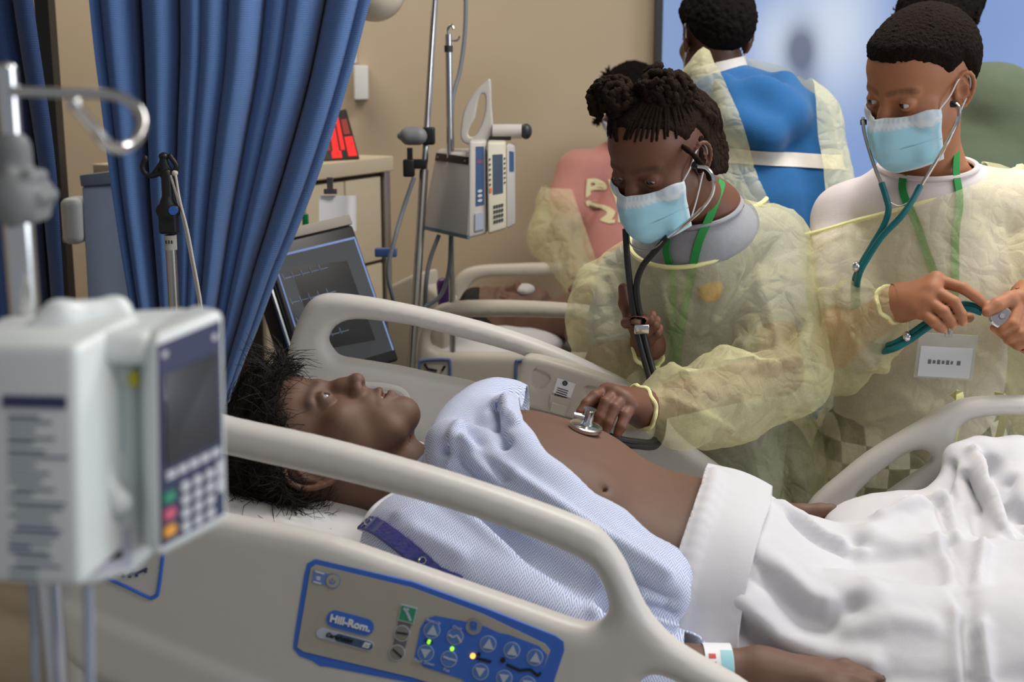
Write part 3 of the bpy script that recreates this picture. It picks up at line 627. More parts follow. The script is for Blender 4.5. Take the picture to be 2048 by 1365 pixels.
def pump_front():
    t = thing('infusion_pump', 'white infusion pump with navy keypad clamped on the chrome drip stand', 'infusion pump', P(200, 1150, .68))
    # keypad block
    F = [P(306, 672, .665), P(447, 616, .715), P(457, 1046, .715), P(313, 1124, .665)]
    B = [P(262, 655, .71), P(400, 606, .775), P(405, 1020, .775), P(270, 1090, .71)]
    hexa('keypad_block', F, B, M_pump, t, .006, 4)
    f = Face(*F)
    f.plate(.06, .93, .05, .945, -.002, .0008).build('keypad_panel', M_navy, t, smooth=False)
    f.plate(.12, .86, .19, .60, .0006, .0016).build('screen', mat('pump_screen', hexc(52, 50, 56), .12, var=.05, coat=.6), t, smooth=False)
    for i in range(5):
        f.plate(.115+i*.155, .115+i*.155+.125, .625, .66, .0006, .0022).build('soft_key', M_key, t, smooth=False)
    for r in range(4):
        for c in range(3):
            if r == 3 and c == 2: pass
            f.disc(.36+c*.17, .725+r*.06, .065, .024, .0006, .0026).build('round_key', M_key, t)
    for r, col in enumerate((hexc(40, 140, 105), hexc(205, 90, 120), hexc(240, 165, 50))):
        f.plate(.075, .22, .715+r*.075, .76+r*.075, .0006, .0024).build('function_key', mat('key_%d' % r, col, .45), t, smooth=False)
    for b0 in (.69, .765): f.plate(.80, .91, b0, b0+.065, .0006, .0022).build('cursor_key', M_key, t, smooth=False)
    f.disc(.13, .10, .04, .016, .0006, .0014).build('panel_symbol', M_key, t); f.disc(.83, .115, .04, .016, .0006, .0014).build('panel_symbol', M_key, t)
    # label block
    L = [P(-60, 692, .655), P(152, 694, .64), P(164, 1182, .64), P(-60, 1168, .655)]; k = A(.012, .075, .004)
    hexa('label_block', L, [q+k for q in L], M_pump, t, .006, 4)
    f = Face(*L)
    f.plate(.31, .90, .205, .255, 0, .0007).build('label_header', mat('label_navy', hexc(58, 66, 104), .5), t, smooth=False)
    ink = mat('label_grey_ink', hexc(120, 132, 150), .6); rr = np.random.default_rng(2)
    y = .285
    while y < .96:
        a0 = .36 if rr.random() < .8 else .42; a1 = a0+rr.uniform(.18, .56); f.plate(a0, min(a1, .93), y, y+.011, 0, .0005).build('label_line', ink, t, smooth=False); y += rr.choice([.02, .022, .034])
    # recessed door between them
    D = [P(150, 735, .668), P(268, 722, .69), P(275, 1148, .69), P(160, 1180, .668)]; k2 = A(.004, .05, 0)
    hexa('door', D, [q+k2 for q in D], M_pump, t, .004)
    T = [P(-60, 690, .66), P(306, 668, .672), P(440, 618, .722), P(150, 606, .80)]
    s = SDF()
    hexa('top_shell', [P(-55, 668, .662), P(300, 668, .672), P(304, 735, .672), P(-55, 735, .66)], [P(-10, 632, .735), P(400, 612, .77), P(400, 680, .77), P(-10, 690, .735)], M_pump, t, .008, 4)
    s.chain([P(60, 672, .69), P(120, 640, .70), P(230, 628, .725), P(250, 640, .72)], [.006, .010, .009, .005], .006)
    c = P(150, 650, .70); v, q = nets(s, c-.06, c+.06, .002); mesh('top_ridge', v, q, M_pump, t)
    df = Face(*D)
    df.plate(.10, .80, .10, .42, -.001, .0012).build('door_window', mat('door_inset', hexc(196, 208, 210), .3), t, smooth=False)
    df.plate(.12, .88, .78, .95, -.001, .001).build('door_sticker', mat('sticker_lilac', hexc(198, 198, 214), .5), t, smooth=False)
    df.plate(.40, .72, .87, .905, .0008, .0015).build('sticker_print', M_ink, t, smooth=False)
    s = SDF(); s.cone(df(.42, .40, .002), df(.42, .56, .004), .0045, .0055, 0); s.cone(df(.42, .56, .004), df(.62, .64, .006), .0055, .007, .004)
    c = df(.5, .5, .003); v, q = nets(s, c-.035, c+.035, .0012); mesh('latch', relax(v, q, 1), q, M_pump, t)
    s = SDF(); s.ell(df(.30, .50, .0), (.0035, .002, .016)); c = df(.30, .5, 0); v, q = nets(s, c-.02, c+.02, .001); mesh('latch_slot', v, q, M_navy, t)
    df.plate(.92, 1.02, .05, .12, .0, .003).build('alarm_tab', mat('tab_yellow', hexc(235, 215, 40), .5), t, smooth=False)
    hexa('rear_clamp', [P(-30, 700, .70), P(60, 700, .70), P(60, 1100, .70), P(-30, 1100, .70)], [P(-30, 700, .73), P(60, 700, .73), P(60, 1100, .73), P(-30, 1100, .73)], M_grey, t, .004)
pump_front()
tube_m = mat('drip_tube', hexc(150, 158, 176), .25, var=.03, coat=.3)
o = cable('drip_line', [P(176, 1175, .67), P(178, 1260, .67), P(180, 1400, .67), P(190, 1700, .70), P(230, 2000, .9)], .0028, tube_m); tag(o, 'thicker grey-blue drip tube hanging below the white pump door', 'tube')
for px in (62, 108):
    o = cable('drip_line', [P(px, 1160, .70), P(px+6, 1260, .70), P(px+12, 1420, .70), P(px+40, 1900, .80)], .0022, tube_m); tag(o, 'thin grey drip tube hanging right beside the chrome stand pole' if px == 62 else 'thin grey drip tube hanging below the pump between pole and door tube', 'tube', 'thin drip tubes below the pump')
# ================================================================== black topped pole with cord
def pole_black():
    d = 2.22; a = P(341, 480, d); x, y = a[0], a[1]; z = lambda py: P(341, py, d)[2]
    t = thing('iv_pole', 'slim steel iv pole with black hook head in front of the blue curtain', 'iv pole', (x, y, .0))
    m = MB(); m.cyl((x, y, .02), (x, y, z(470)), .0095, 20); m.build('lower_tube', M_steel, t)
    m = MB(); m.cyl((x, y, .0), (x, y, .02), .14, 32, r2=.12); m.build('base', M_dgrey, t)
    m = MB(); m.cyl((x, y, z(500)), (x, y, z(470)), .0105, 20); m.build('collar_label', mat('collar', hexc(190, 185, 175), .5), t)
    m = MB()
    for k in range(3): m.box((x-.005+k*.005, y-.0107, z(483)), (.002, .001, .006))
    m.build('collar_print', M_ink, t, smooth=False)
    s = SDF(); s.box((x-.001, y, z(447)), (.0155, .014, .017), .004); s.cone((x-.001, y, z(425)), (x-.001, y, z(405)), .0165, .014, .006); s.cone((x, y, z(400)), (x, y, z(345)), .0105, .0105, .003)
    s.cone((x-.012, y, z(420)), (x+.012, y-.004, z(418)), .011, .011, .004)
    c = A(x, y, z(405)); v, q = nets(s, c-A(.05, .04, .09), c+A(.05, .04, .09), .0022); mesh('locking_sleeve', relax(v, q, 1), q, M_black, t)
    m = MB(); m.cyl((x+.012, y-.016, z(418)), (x+.012, y-.0185, z(418)), .0075, 20); m.build('release_button', M_blue, t)
    s = SDF(); s.cone((x-.003, y, z(350)), (x-.004, y, z(310)), .0085, .0065, 0); s.ell((x-.004, y, z(310)), (.0085, .0085, .005), .003)
    dx = lambda px: (px-341)*d/FPX
    for pts in ([(327, 345), (312, 350), (300, 346), (294, 334), (297, 322), (301, 316), (300, 312)], [(333, 340), (345, 346), (356, 342), (362, 332), (358, 322), (352, 314), (350, 309)]):
        w = [A(x+dx(px), y-.002, z(py)) for px, py in spline(pts, 14)]; s.chain(w, [.004]*14, .002)
    s.cone((x-.004, y, z(318)), (x+dx(312), y, z(348)), .005, .003, .003); s.cone((x-.004, y, z(318)), (x+dx(352), y, z(344)), .005, .003, .003)
    c = A(x-.005, y, z(330)); v, q = nets(s, c-.045, c+.045, .0016); mesh('hook_head', relax(v, q, 1), q, M_black, t)
    cm = mat('cotton_cord', hexc(215, 208, 200), .9, var=.15, scale=400, bump=.5, bscale=900)
    m = MB(); m.ball(A(x+dx(358), y-.004, z(344)), (.0055, .005, .0055), 8)
    for e in (0, 1):
        w = [A(x+dx(px+e*5), y-.006-.003*e, z(py)) for px, py in spline([(350+e*6, 348), (362, 400), (374, 460), (382, 520), (390, 580), (394, 630), (398, 800), (400, 1000)], 40)]
        m.tube(w, .0021, 7)
    tag(m.build('pull_cord', cm), 'off-white doubled cotton cord tied on the black hook', 'cord')
pole_black()
# ================================================================== tilted patient monitor behind the far rail
def monitor():
    t = thing('patient_monitor', 'black patient monitor with dark glossy screen leaning beside the curtain', 'monitor', P(680, 1200, 2.75)*A(1, 1, 0))
    I = [P(552, 516, 2.60), P(705, 479, 2.72), P(783, 706, 2.72), P(628, 752, 2.60)]; f0 = Face(*I)
    O = [f0(-.09, -.12), f0(1.07, -.12), f0(1.07, 1.08), f0(-.09, 1.08)]; n = f0.n
    back = [q-n*.055-A(.02, 0, 0) for q in O]
    hexa('housing', O, back, M_black, t, .006); f = Face(*O)
    hexa('top_strip', [f(-.01, -.075, .001), f(1.0, -.075, .001), f(1.0, -.004, .001), f(-.01, -.004, .001)], [f(-.01, -.075, -.05), f(1, -.075, -.05), f(1, -.004, -.05), f(-.01, -.004, -.05)], mat('top_strip_grey', hexc(150, 142, 132), .5), t, .002)
    edge = mat('screen_rim_blue', hexc(120, 145, 200), .3, emit=.12)
    for a0, a1, b0, b1 in ((.04, .97, .085, .10), (.955, .975, .085, .92), (.04, .055, .085, .92)): f.plate(a0, a1, b0, b1, -.001, .001).build('screen_rim', edge, t, smooth=False)
    b = N('monitor_screen'); tc = b.n('TexCoord').outputs['Object']; no = b.n('TexNoise', {'Vector': tc, 'Scale': 5.0}).outputs[0]
    sm = b.end(b.n('BsdfPrincipled', {'Base Color': b.mix(no, hexc(30, 33, 36), hexc(44, 46, 46)), 'Roughness': .12, 'Coat Weight': .5, 'Emission Color': hexc(96, 100, 104), 'Emission Strength': .18}).outputs[0])
    f.plate(.055, .955, .10, .92, -.001, .0006).build('screen', sm, t, smooth=False)
    tr_m = mat('trace_line', hexc(140, 160, 190), .5, emit=.15)
    for k, yy in enumerate((.25, .42, .56, .7)):
        m = MB(); pts = [f(.08+.5*i/60, yy+(.0 if i % 12 else -.035)+(.012 if i % 12 == 1 else 0), .0014) for i in range(60)]; m.tube(pts, .0005, 5); m.build('trace', tr_m, t)
    m = MB(); sf = f; m.tube([f(-.035, .06, -.012), f(-.035, .92, -.012)], .005, 8); m.build('silver_strip', M_chrome, t)
    c = f(.5, .7, -.07); m = MB(); m.tube([c, c-A(0, -.06, .08), A(c[0], c[1]+.06, .04)], .018, 12); m.cyl(A(c[0], c[1]+.06, 0), A(c[0], c[1]+.06, .04), .17, 24, r2=.1); m.build('stand', M_dgrey, t)
monitor()
# ================================================================== cabinet, red device, paper, wall box, lamp head
M_cab = mat('cabinet_cream', hexc(214, 200, 172), .45, var=.03); M_gap = mat('cabinet_gap', hexc(60, 52, 44), .7)
def cabinet():
    a, b = P(520, 370, 3.1), P(773, 330, 3.62); a[2] = b[2] = 0
    H = P(773, 312, 3.62)[2]; ex = unit(b-a); ey = A(-ex[1], ex[0], 0); Lg = np.linalg.norm(b-a)
    t = thing('supply_cabinet', 'cream supply cabinet with drawers and steel corner post behind the curtain', 'cabinet', a)
    q = lambda s, o, z: a+ex*s+ey*o+EZ*z
    hexa('body', [q(0, .012, H-.04), q(Lg, .012, H-.04), q(Lg, .012, .05), q(0, .012, .05)], [q(0, .5, H-.04), q(Lg, .5, H-.04), q(Lg, .5, .05), q(0, .5, .05)], M_gap, t, 0)
    hexa('cabinet_top', [q(-.01, -.015, H), q(Lg+.015, -.015, H), q(Lg+.015, -.015, H-.042), q(-.01, -.015, H-.042)], [q(-.01, .52, H), q(Lg+.015, .52, H), q(Lg+.015, .52, H-.042), q(-.01, .52, H-.042)], M_cab, t, .004)
    cols = np.linspace(0, Lg-.03, 4)
    for i in range(3):
        for z0, z1 in ((.34, H-.055), (.06, .335)):
            if i == 2: zz = ((H-.29, H-.055), (.34, H-.30), (.06, .335))
            else: zz = ((z0, z1),)
            for w0, w1 in zz:
                if i == 2 and z0 < .3: continue
                hexa('drawer_front' if i == 2 else 'door_panel', [q(cols[i]+.004, 0, w1), q(cols[i+1]-.004, 0, w1), q(cols[i+1]-.004, 0, w0), q(cols[i]+.004, 0, w0)], [q(cols[i]+.004, .014, w1), q(cols[i+1]-.004, .014, w1), q(cols[i+1]-.004, .014, w0), q(cols[i]+.004, .014, w0)], M_cab, t, .002)
    hexa('corner_post', [q(Lg-.022, -.008, H-.042), q(Lg+.006, -.008, H-.042), q(Lg+.006, -.008, 0), q(Lg-.022, -.008, 0)], [q(Lg-.022, .03, H-.042), q(Lg+.006, .03, H-.042), q(Lg+.006, .03, 0), q(Lg-.022, .03, 0)], M_steel, t, .002)
    # red lit device on top
    s0 = Lg*.50; t2 = thing('red_display', 'small dark device with red lit panels standing on the cream cabinet', 'device', q(s0, .1, H))
    Fq = [P(634, 222, 3.42), P(693, 210, 3.48), P(720, 300, 3.46), P(640, 314, 3.38)]; dz = H+.003-min(Fq[2][2], Fq[3][2]); Fq = [k+A(0, 0, dz) for k in Fq]; Fq[3][2] = Fq[2][2] = H+.002; f = Face(*Fq)
    hexa('case', Fq, [k-f.n*.03 for k in Fq], mat('device_brown', hexc(58, 48, 44), .5), t2, .004)
    rm = mat('red_light', hexc(235, 40, 36), .5, emit=.55); rm2 = mat('red_light_dim', hexc(150, 55, 48), .5, emit=.25)
    for a0, a1, b0, b1, mm_ in ((.06, .28, .12, .8, rm2), (.34, .50, .1, .92, rm), (.56, .66, .1, .8, rm), (.72, .94, .55, .94, rm), (.72, .9, .2, .5, rm2), (.3, .55, .82, .96, rm)): f.plate(a0, a1, b0, b1, -.001, .0015).build('light_panel', mm_, t2, smooth=False)
cabinet()
def wall_bits():
    c = P(723, 165, 4.38); t = thing('wall_box', 'small white box mounted on the beige wall beside the curtain', 'wall box', A(c[0], WY, c[2]))
    hexa('cover', [P(708, 130, 4.27), P(737, 131, 4.27), P(737, 199, 4.27), P(709, 200, 4.27)], [A(P(708, 130, 4.38)[0], WY, P(708, 130, 4.38)[2]), A(P(738, 131, 4.38)[0], WY, P(708, 131, 4.38)[2]), A(P(738, 199, 4.38)[0], WY, P(708, 199, 4.38)[2]), A(P(708, 200, 4.38)[0], WY, P(708, 200, 4.38)[2])], M_white, t, .004)
    m = MB(); m.box((c[0]-.018, WY-.006, c[2]+.16), (.012, .012, .19)); m.build('cable_channel', M_white, t, smooth=False)
    # lamp head hanging from the ceiling
    c = P(748, -22, 3.0); t = thing('exam_lamp', 'beige dome examination lamp head hanging near the curtain top', 'lamp', A(c[0], c[1], 2.85))
    s = SDF(); s.ell(c, (.075, .085, .075)); s.ell(c+A(-.02, 0, .085), (.09, .09, .05), .01, sub=True)
    v, q = nets(s, c-.14, c+.14, .006); mesh('lamp_dome', v, q, mat('lamp_cream', hexc(215, 205, 188), .4), t)
    m = MB(); m.cyl(c+A(0, 0, .055), A(c[0], c[1], 2.85), .014); m.build('drop_rod', M_white, t)
    # hanging paper with clip
    d = 3.0; t = thing('paper_roll', 'white paper sheet curling from a steel clip above the monitor', 'paper', P(672, 450, d))
    g = MB(); ns, nt = 20, 8; V = []
    for j in range(nt+1):
        for i in range(ns+1):
            s_ = i/ns; tt = j/nt; curl = max(0, s_-.82)/.18; base = P(638+62*min(s_, .86)/.86+curl*6, 392+72*tt, d); V.append(base+A(math.sin(curl*2.6)*.008, .03*curl**1.2+.006*math.sin(3*s_), 0))
    n1 = ns+1; V2 = [q+A(0, .0012, 0) for q in V]
    g.add(V+V2, [(j*n1+i, (j+1)*n1+i, (j+1)*n1+i+1, j*n1+i+1) for j in range(nt) for i in range(ns)]+[(len(V)+j*n1+i+1, len(V)+(j+1)*n1+i+1, len(V)+(j+1)*n1+i, len(V)+j*n1+i) for j in range(nt) for i in range(ns)])
    g.build('paper', M_label, t)
    m = MB(); m.box(P(661, 383, d-.004), (.03, .012, .012)); m.box(P(660, 368, d), (.014, .006, .03)); m.build('clip', M_steel, t, smooth=False)
    c = P(611, 440, 2.98); m = MB(); m.box(c, (.014, .01, .028), bev=.002); m.box(c-A(0, 0, .02), (.02, .014, .014), bev=.002); tag(m.build('green_clip', mat('green_plastic', hexc(20, 120, 80), .5)), 'small green plastic clip by the cabinet door', 'clip')
wall_bits()
# ================================================================== background drip stand with modular pump
def stand_back():
    d = 2.95; t = thing('iv_stand', 'tall leaning chrome drip stand carrying the modular pump by the beige wall', 'iv stand', P(800, 980, d)*A(1, 1, 0))
    a, b = P(886, -260, d), P(832, 600, d); dr = unit(b-a); e = b+dr*((b[2])/(-dr[2]))
    m = MB(); m.cyl(a, b+dr*.1, .0075, 20); m.build('upper_pole', M_chrome, t); m = MB(); m.cyl(P(848, 340, d), e, .0105, 20); m.build('lower_pole', M_steel, t)
    for k in range(5):
        an = k*2*math.pi/5; m = MB(); q = e+A(.24*math.cos(an), .24*math.sin(an), .05); m.tube([e+EZ*.09, q], .013, 8); m.ball(A(q[0], q[1], .026), .026, 6); m.build('base_leg', M_dgrey, t)
    s = SDF(); c = P(828, 272, d-.02); s.cone(c-A(.012, 0, 0), c+A(.010, 0, 0), .021, .021, .003); s.cone(c-A(.02, 0, 0), c-A(.03, 0, 0), .009, .009, .002)
    v, q = nets(s, c-.06, c+.06, .003); mesh('wheel_knob', v, q, M_grey, t)
    m = MB(); m.box(P(857, 272, d-.01), (.03, .03, .04), bev=.005); m.box(P(820, 318, d-.015), (.012, .015, .05)); m.box(P(818, 336, d-.015), (.026, .03, .04), bev=.004); m.box(P(840, 328, d-.01), (.03, .02, .022), bev=.003); m.build('black_clamp', M_black, t)
    m = MB(); m.box(P(772, 505, d-.02), (.05, .02, .02), bev=.003); m.build('tube_clip', mat('clip_blue', hexc(70, 96, 150), .5), t)
    # thin second pole
    t = thing('iv_pole', 'thin bright steel pole with small hooks behind the modular pump', 'iv pole', P(905, 1010, 2.93)*A(1, 1, 0))
    a = P(904, 260, 2.93); z = lambda py: P(900, py, 2.93)[2]
    m = MB(); m.cyl(A(a[0]-.006, a[1], z(70)), A(a[0], a[1], .02), .0075, 16); m.build('pole', M_chrome, t)
    m = MB(); m.cyl(A(a[0], a[1], 0), A(a[0], a[1], .025), .06, 24); m.build('base', M_dgrey, t)
    m = MB(); m.cyl(A(a[0]-.006, a[1], z(105)), A(a[0]-.006, a[1], z(92)), .0095, 14); m.build('joint', M_dgrey, t)
    m = MB(); m.tube(spline([A(a[0]-.006, a[1], z(75)), A(a[0]-.006, a[1], z(58)), A(a[0]+.002, a[1]-.005, z(52)), A(a[0]+.006, a[1]-.01, z(60))], 16), .003, 8); m.tube(spline([A(a[0]-.006, a[1], z(80)), A(a[0]+.012, a[1], z(82)), A(a[0]+.02, a[1], z(74))], 12), .0025, 8); m.build('hook', M_steel, t)
stand_back()
def pump_back():
    t = thing('modular_pump', 'grey modular infusion pump with carry handle on the leaning drip stand', 'infusion pump', P(930, 475, 2.9))
    M_p = mat('pump_grey', hexc(196, 192, 186), .45, var=.02)
    S = [P(872, 303, 3.0), P(942, 312, 2.84), P(936, 476, 2.84), P(843, 455, 3.0)]; Bk = [P(880, 296, 3.04), P(1010, 296, 3.02), P(1010, 455, 3.02), P(850, 452, 3.04)]
    hexa('rear_housing', S, Bk, M_p, t, .006); sf = Face(*S)
    sf.plate(.03, .94, .02, .115, -.001, .0015).build('side_plate', M_black, t, smooth=False)
    for aa in (.10, .86): sf.disc(aa, .07, .025, .012, .001, .0025).build('screw', M_steel, t)
    sf.plate(.0, 1.0, .975, 1.02, -.004, .002).build('base_strip', mat('pump_slate', hexc(80, 100, 120), .5), t, smooth=False)
    def module(q, bk, name, m): hexa(name, q, bk, m, t, .006); return Face(*q)
    ofs = A(0, .09, 0)
    mod = [P(938, 282, 2.84), P(972, 282, 2.85), P(974, 468, 2.85), P(936, 478, 2.84)]; f = module(mod, [q+ofs for q in mod], 'pump_module', M_p)
    f.plate(.40, .86, .06, .68, -.001, .0015).build('module_label', mat('label_blue', hexc(48, 82, 128), .4), t, smooth=False)
    for k in range(3): f.disc(.62, .53+k*.05, .13, .016, .001, .003).build('module_key', M_key, t)
    f.plate(.45, .8, .20, .24, .001, .002).build('module_readout', mat('readout_red', hexc(120, 70, 100), .4), t, smooth=False)
    f.plate(.35, .8, .76, .94, -.001, .004).build('door_catch', mat('catch_blue_grey', hexc(160, 172, 190), .35), t, smooth=False)
    cen = [P(974, 284, 2.835), P(1012, 284, 2.85), P(1013, 458, 2.85), P(976, 470, 2.835)]; f = module(cen, [q+ofs for q in cen], 'control_unit', mat('unit_cream', hexc(206, 200, 182), .45))
    f.plate(.28, .82, .14, .58, -.001, .0012).build('unit_screen', mat('unit_lcd', hexc(70, 84, 104), .2, coat=.4), t, smooth=False)
    for k in range(6):
        for a0 in (.10, .88): f.plate(a0, a0+.07, .18+k*.055, .20+k*.055, -.001, .002).build('side_key', M_dgrey, t, smooth=False)
    f.plate(.10, .22, .50, .55, -.001, .002).build('orange_key', mat('orange_key', hexc(220, 110, 60), .5), t, smooth=False)
    for r in range(4):
        for c in range(4): f.plate(.30+c*.14, .40+c*.14, .70+r*.055, .735+r*.055, -.001, .002).build('number_key', M_dgrey, t, smooth=False)
    rt = [P(1013, 288, 2.85), P(1030, 292, 2.90), P(1031, 450, 2.90), P(1014, 460, 2.85)]; f = module(rt, [q+ofs for q in rt], 'pump_module', M_p)
    f.plate(.3, .8, .08, .32, -.001, .0015).build('module_label', mat('label_blue', hexc(48, 82, 128)), t, smooth=False)
    # handle
    d = 2.93; u = poly2([((x-950)/FPX*d, -(y-220)/FPX*d) for x, y in [(926, 284), (923, 245), (932, 212), (950, 185), (970, 166), (981, 160), (983, 200), (982, 284)]], 40)
    hh = poly2([((x-950)/FPX*d, -(y-220)/FPX*d) for x, y in [(936, 268), (940, 254), (950, 236), (956, 205), (962, 190), (970, 190), (971, 215), (964, 245), (952, 268), (942, 274)]], 30)
    c0 = P(950, 220, d)
    def hf(p):
        q = p-c0; a2 = np.stack([q[:, 0], q[:, 2]], 1).astype(np.float32); dd = np.maximum(u(a2), -hh(a2)); return (np.maximum(dd, np.abs(q[:, 1])-.012)).astype(np.float32)
    v, q = nets(hf, c0-A(.05, .03, .09), c0+A(.06, .03, .09), .0025); mesh('carry_handle', relax(v, q, 2), q, M_p, t)
    m = MB(); m.cyl(P(985, 263, 2.93), P(1043, 263, 2.93), .0165, 20); m.build('pole_clamp', M_p, t)
    m = MB(); m.ball(P(1052, 263, 2.93), (.014, .016, .018), 10); m.build('clamp_knob', M_dgrey, t)
    m = MB(); m.box(P(1000, 277, 2.93), (.05, .02, .008)); m.build('clamp_plate', M_black, t, smooth=False)
pump_back()
for pts, lab in (([P(828, 355, 2.9), P(806, 420, 2.9), P(789, 480, 2.88), P(776, 540, 2.88), P(784, 590, 2.9), P(800, 640, 2.95)], 'grey cable looping from the black clamp down past the cabinet'),
                 ([P(938, -880, 3.05), P(936, -400, 3.05), P(932, -60, 3.05), P(930, 60, 3.05), P(920, 140, 3.04), P(905, 200, 3.02), P(904, 290, 3.0), P(903, 310, 3.0)], 'grey cable dropping from above behind the thin steel pole'),
                 ([P(878, 470, 2.95), P(860, 520, 2.95), P(852, 570, 2.95), P(850, 640, 3.0)], 'grey cable hanging below the modular pump beside the leaning pole'),
                 ([P(902, 472, 2.95), P(898, 540, 2.95), P(882, 590, 2.95), P(850, 615, 2.95)], 'grey cable hanging below the modular pump towards the purple container')):
    tag(cable('power_cable', pts, .005, M_cable), lab, 'cable')
# ================================================================== background bed
V_B1 = (P(1000, 620, 3.0)-O0)@EV; V_B2 = (P(1050, 540, 3.85)-O0)@EV
bed2 = thing('hospital_bed', 'beige hospital bed by the wall with a second manikin under a grey gown', 'bed', BED(.1, (V_B1+V_B2)/2, 0))
r1 = moulded('side_rail', [(836, 760), (834, 700), (842, 655), (866, 618), (905, 603), (1000, 600), (1100, 604), (1180, 611), (1270, 622), (1310, 650), (1320, 740), (1320, 880), (1100, 890), (860, 880), (838, 830)],
             [[(860, 680), (866, 655), (890, 638), (950, 634), (1060, 634), (1180, 640), (1250, 652), (1262, 680), (1240, 702), (1100, 706), (960, 704), (880, 702)]], V_B1, .022, .018, bed2, M_plas2, h=.006)
r2 = moulded('side_rail', [(905, 640), (905, 575), (920, 545), (950, 532), (1000, 528), (1110, 525), (1220, 530), (1290, 550), (1300, 640), (1290, 720), (920, 720)],
             [[(935, 600), (940, 572), (965, 556), (1020, 552), (1150, 550), (1240, 556), (1255, 600), (1200, 606), (1000, 606)]], V_B2, .022, .018, bed2, M_plas2, h=.007)
z2 = float(uw(1000, 712, V_B1+.3)[1])
m = MB(); m.box(BED(.06, (V_B1+V_B2)/2, z2-.09), (1.35, .74, .16), BR, bev=.02); m.build('mattress', mat('mattress_sheet', hexc(222, 222, 226)), bed2)
m = MB(); m.box(BED(.06, (V_B1+V_B2)/2, z2-.30), (1.35, .7, .14), BR, bev=.02)
m.box(BED(-.3, (V_B1+V_B2)/2, .2), (.1, .5, .5), BR); m.box(BED(.55, (V_B1+V_B2)/2, .2), (.1, .5, .5), BR); m.build('bed_frame', M_plas2, bed2)
uh = uw(812, 600, V_B1+.35)[0]
hexa('headboard', [P(772, 575, 3.35), P(826, 548, 3.25), P(836, 900, 3.25), P(780, 900, 3.35)], [P(772, 575, 3.35)+A(.02, .05, 0), P(826, 548, 3.25)+A(.06, .12, 0), P(836, 900, 3.25)+A(.06, .12, 0), P(780, 900, 3.35)+A(.02, .05, 0)], M_plas2, bed2, .012)
hexa('headboard_edge', [P(846, 568, 3.3), P(886, 598, 3.2), P(886, 900, 3.2), P(846, 900, 3.3)], [P(846, 568, 3.3)+A(.04, .05, 0), P(886, 598, 3.2)+A(.04, .05, 0), P(886, 900, 3.2)+A(.04, .05, 0), P(846, 900, 3.3)+A(.04, .05, 0)], M_plas2, bed2, .012)
for x0, x1 in ((838, 900), (1032, 1110)):
    pts = [(x0, 790), (x0+1, 730), (x0+8, 722), (x1-8, 720), (x1, 728), (x1, 790)]; g = MB(); g.tube([onv(x, y, V_B1-.023) for x, y in spline(pts, 30)], .004, 6); sub(g.build('panel_outline', mat('outline_slate', hexc(92, 112, 165), .5)), r1)
g = MB(); g.tube([onv(x, y, V_B1-.023) for x, y in ((849, 728), (855, 738), (874, 742))], .003, 6); sub(g.build('panel_mark', M_ink), r1); g = MB(); g.tube([onv(x, y, V_B1-.023) for x, y in ((884, 742), (890, 732))], .003, 6); sub(g.build('panel_mark', M_ink), r1)
# purple container in clear bag
s = SDF(); c = P(889, 585, 3.12); s.cone(c-A(0, 0, .05), c+A(0, 0, .02), .014, .020, 0); s.box(c+A(0, 0, .06), (.05, .05, .025), .002, sub=True); v, q = nets(s, c-.12, c+.12, .005)
o = mesh('purple_container', v, q, mat('purple_plastic', hexc(92, 50, 130), .35, coat=.3)); tag(o, 'purple plastic container beside the far bed headboard', 'container')
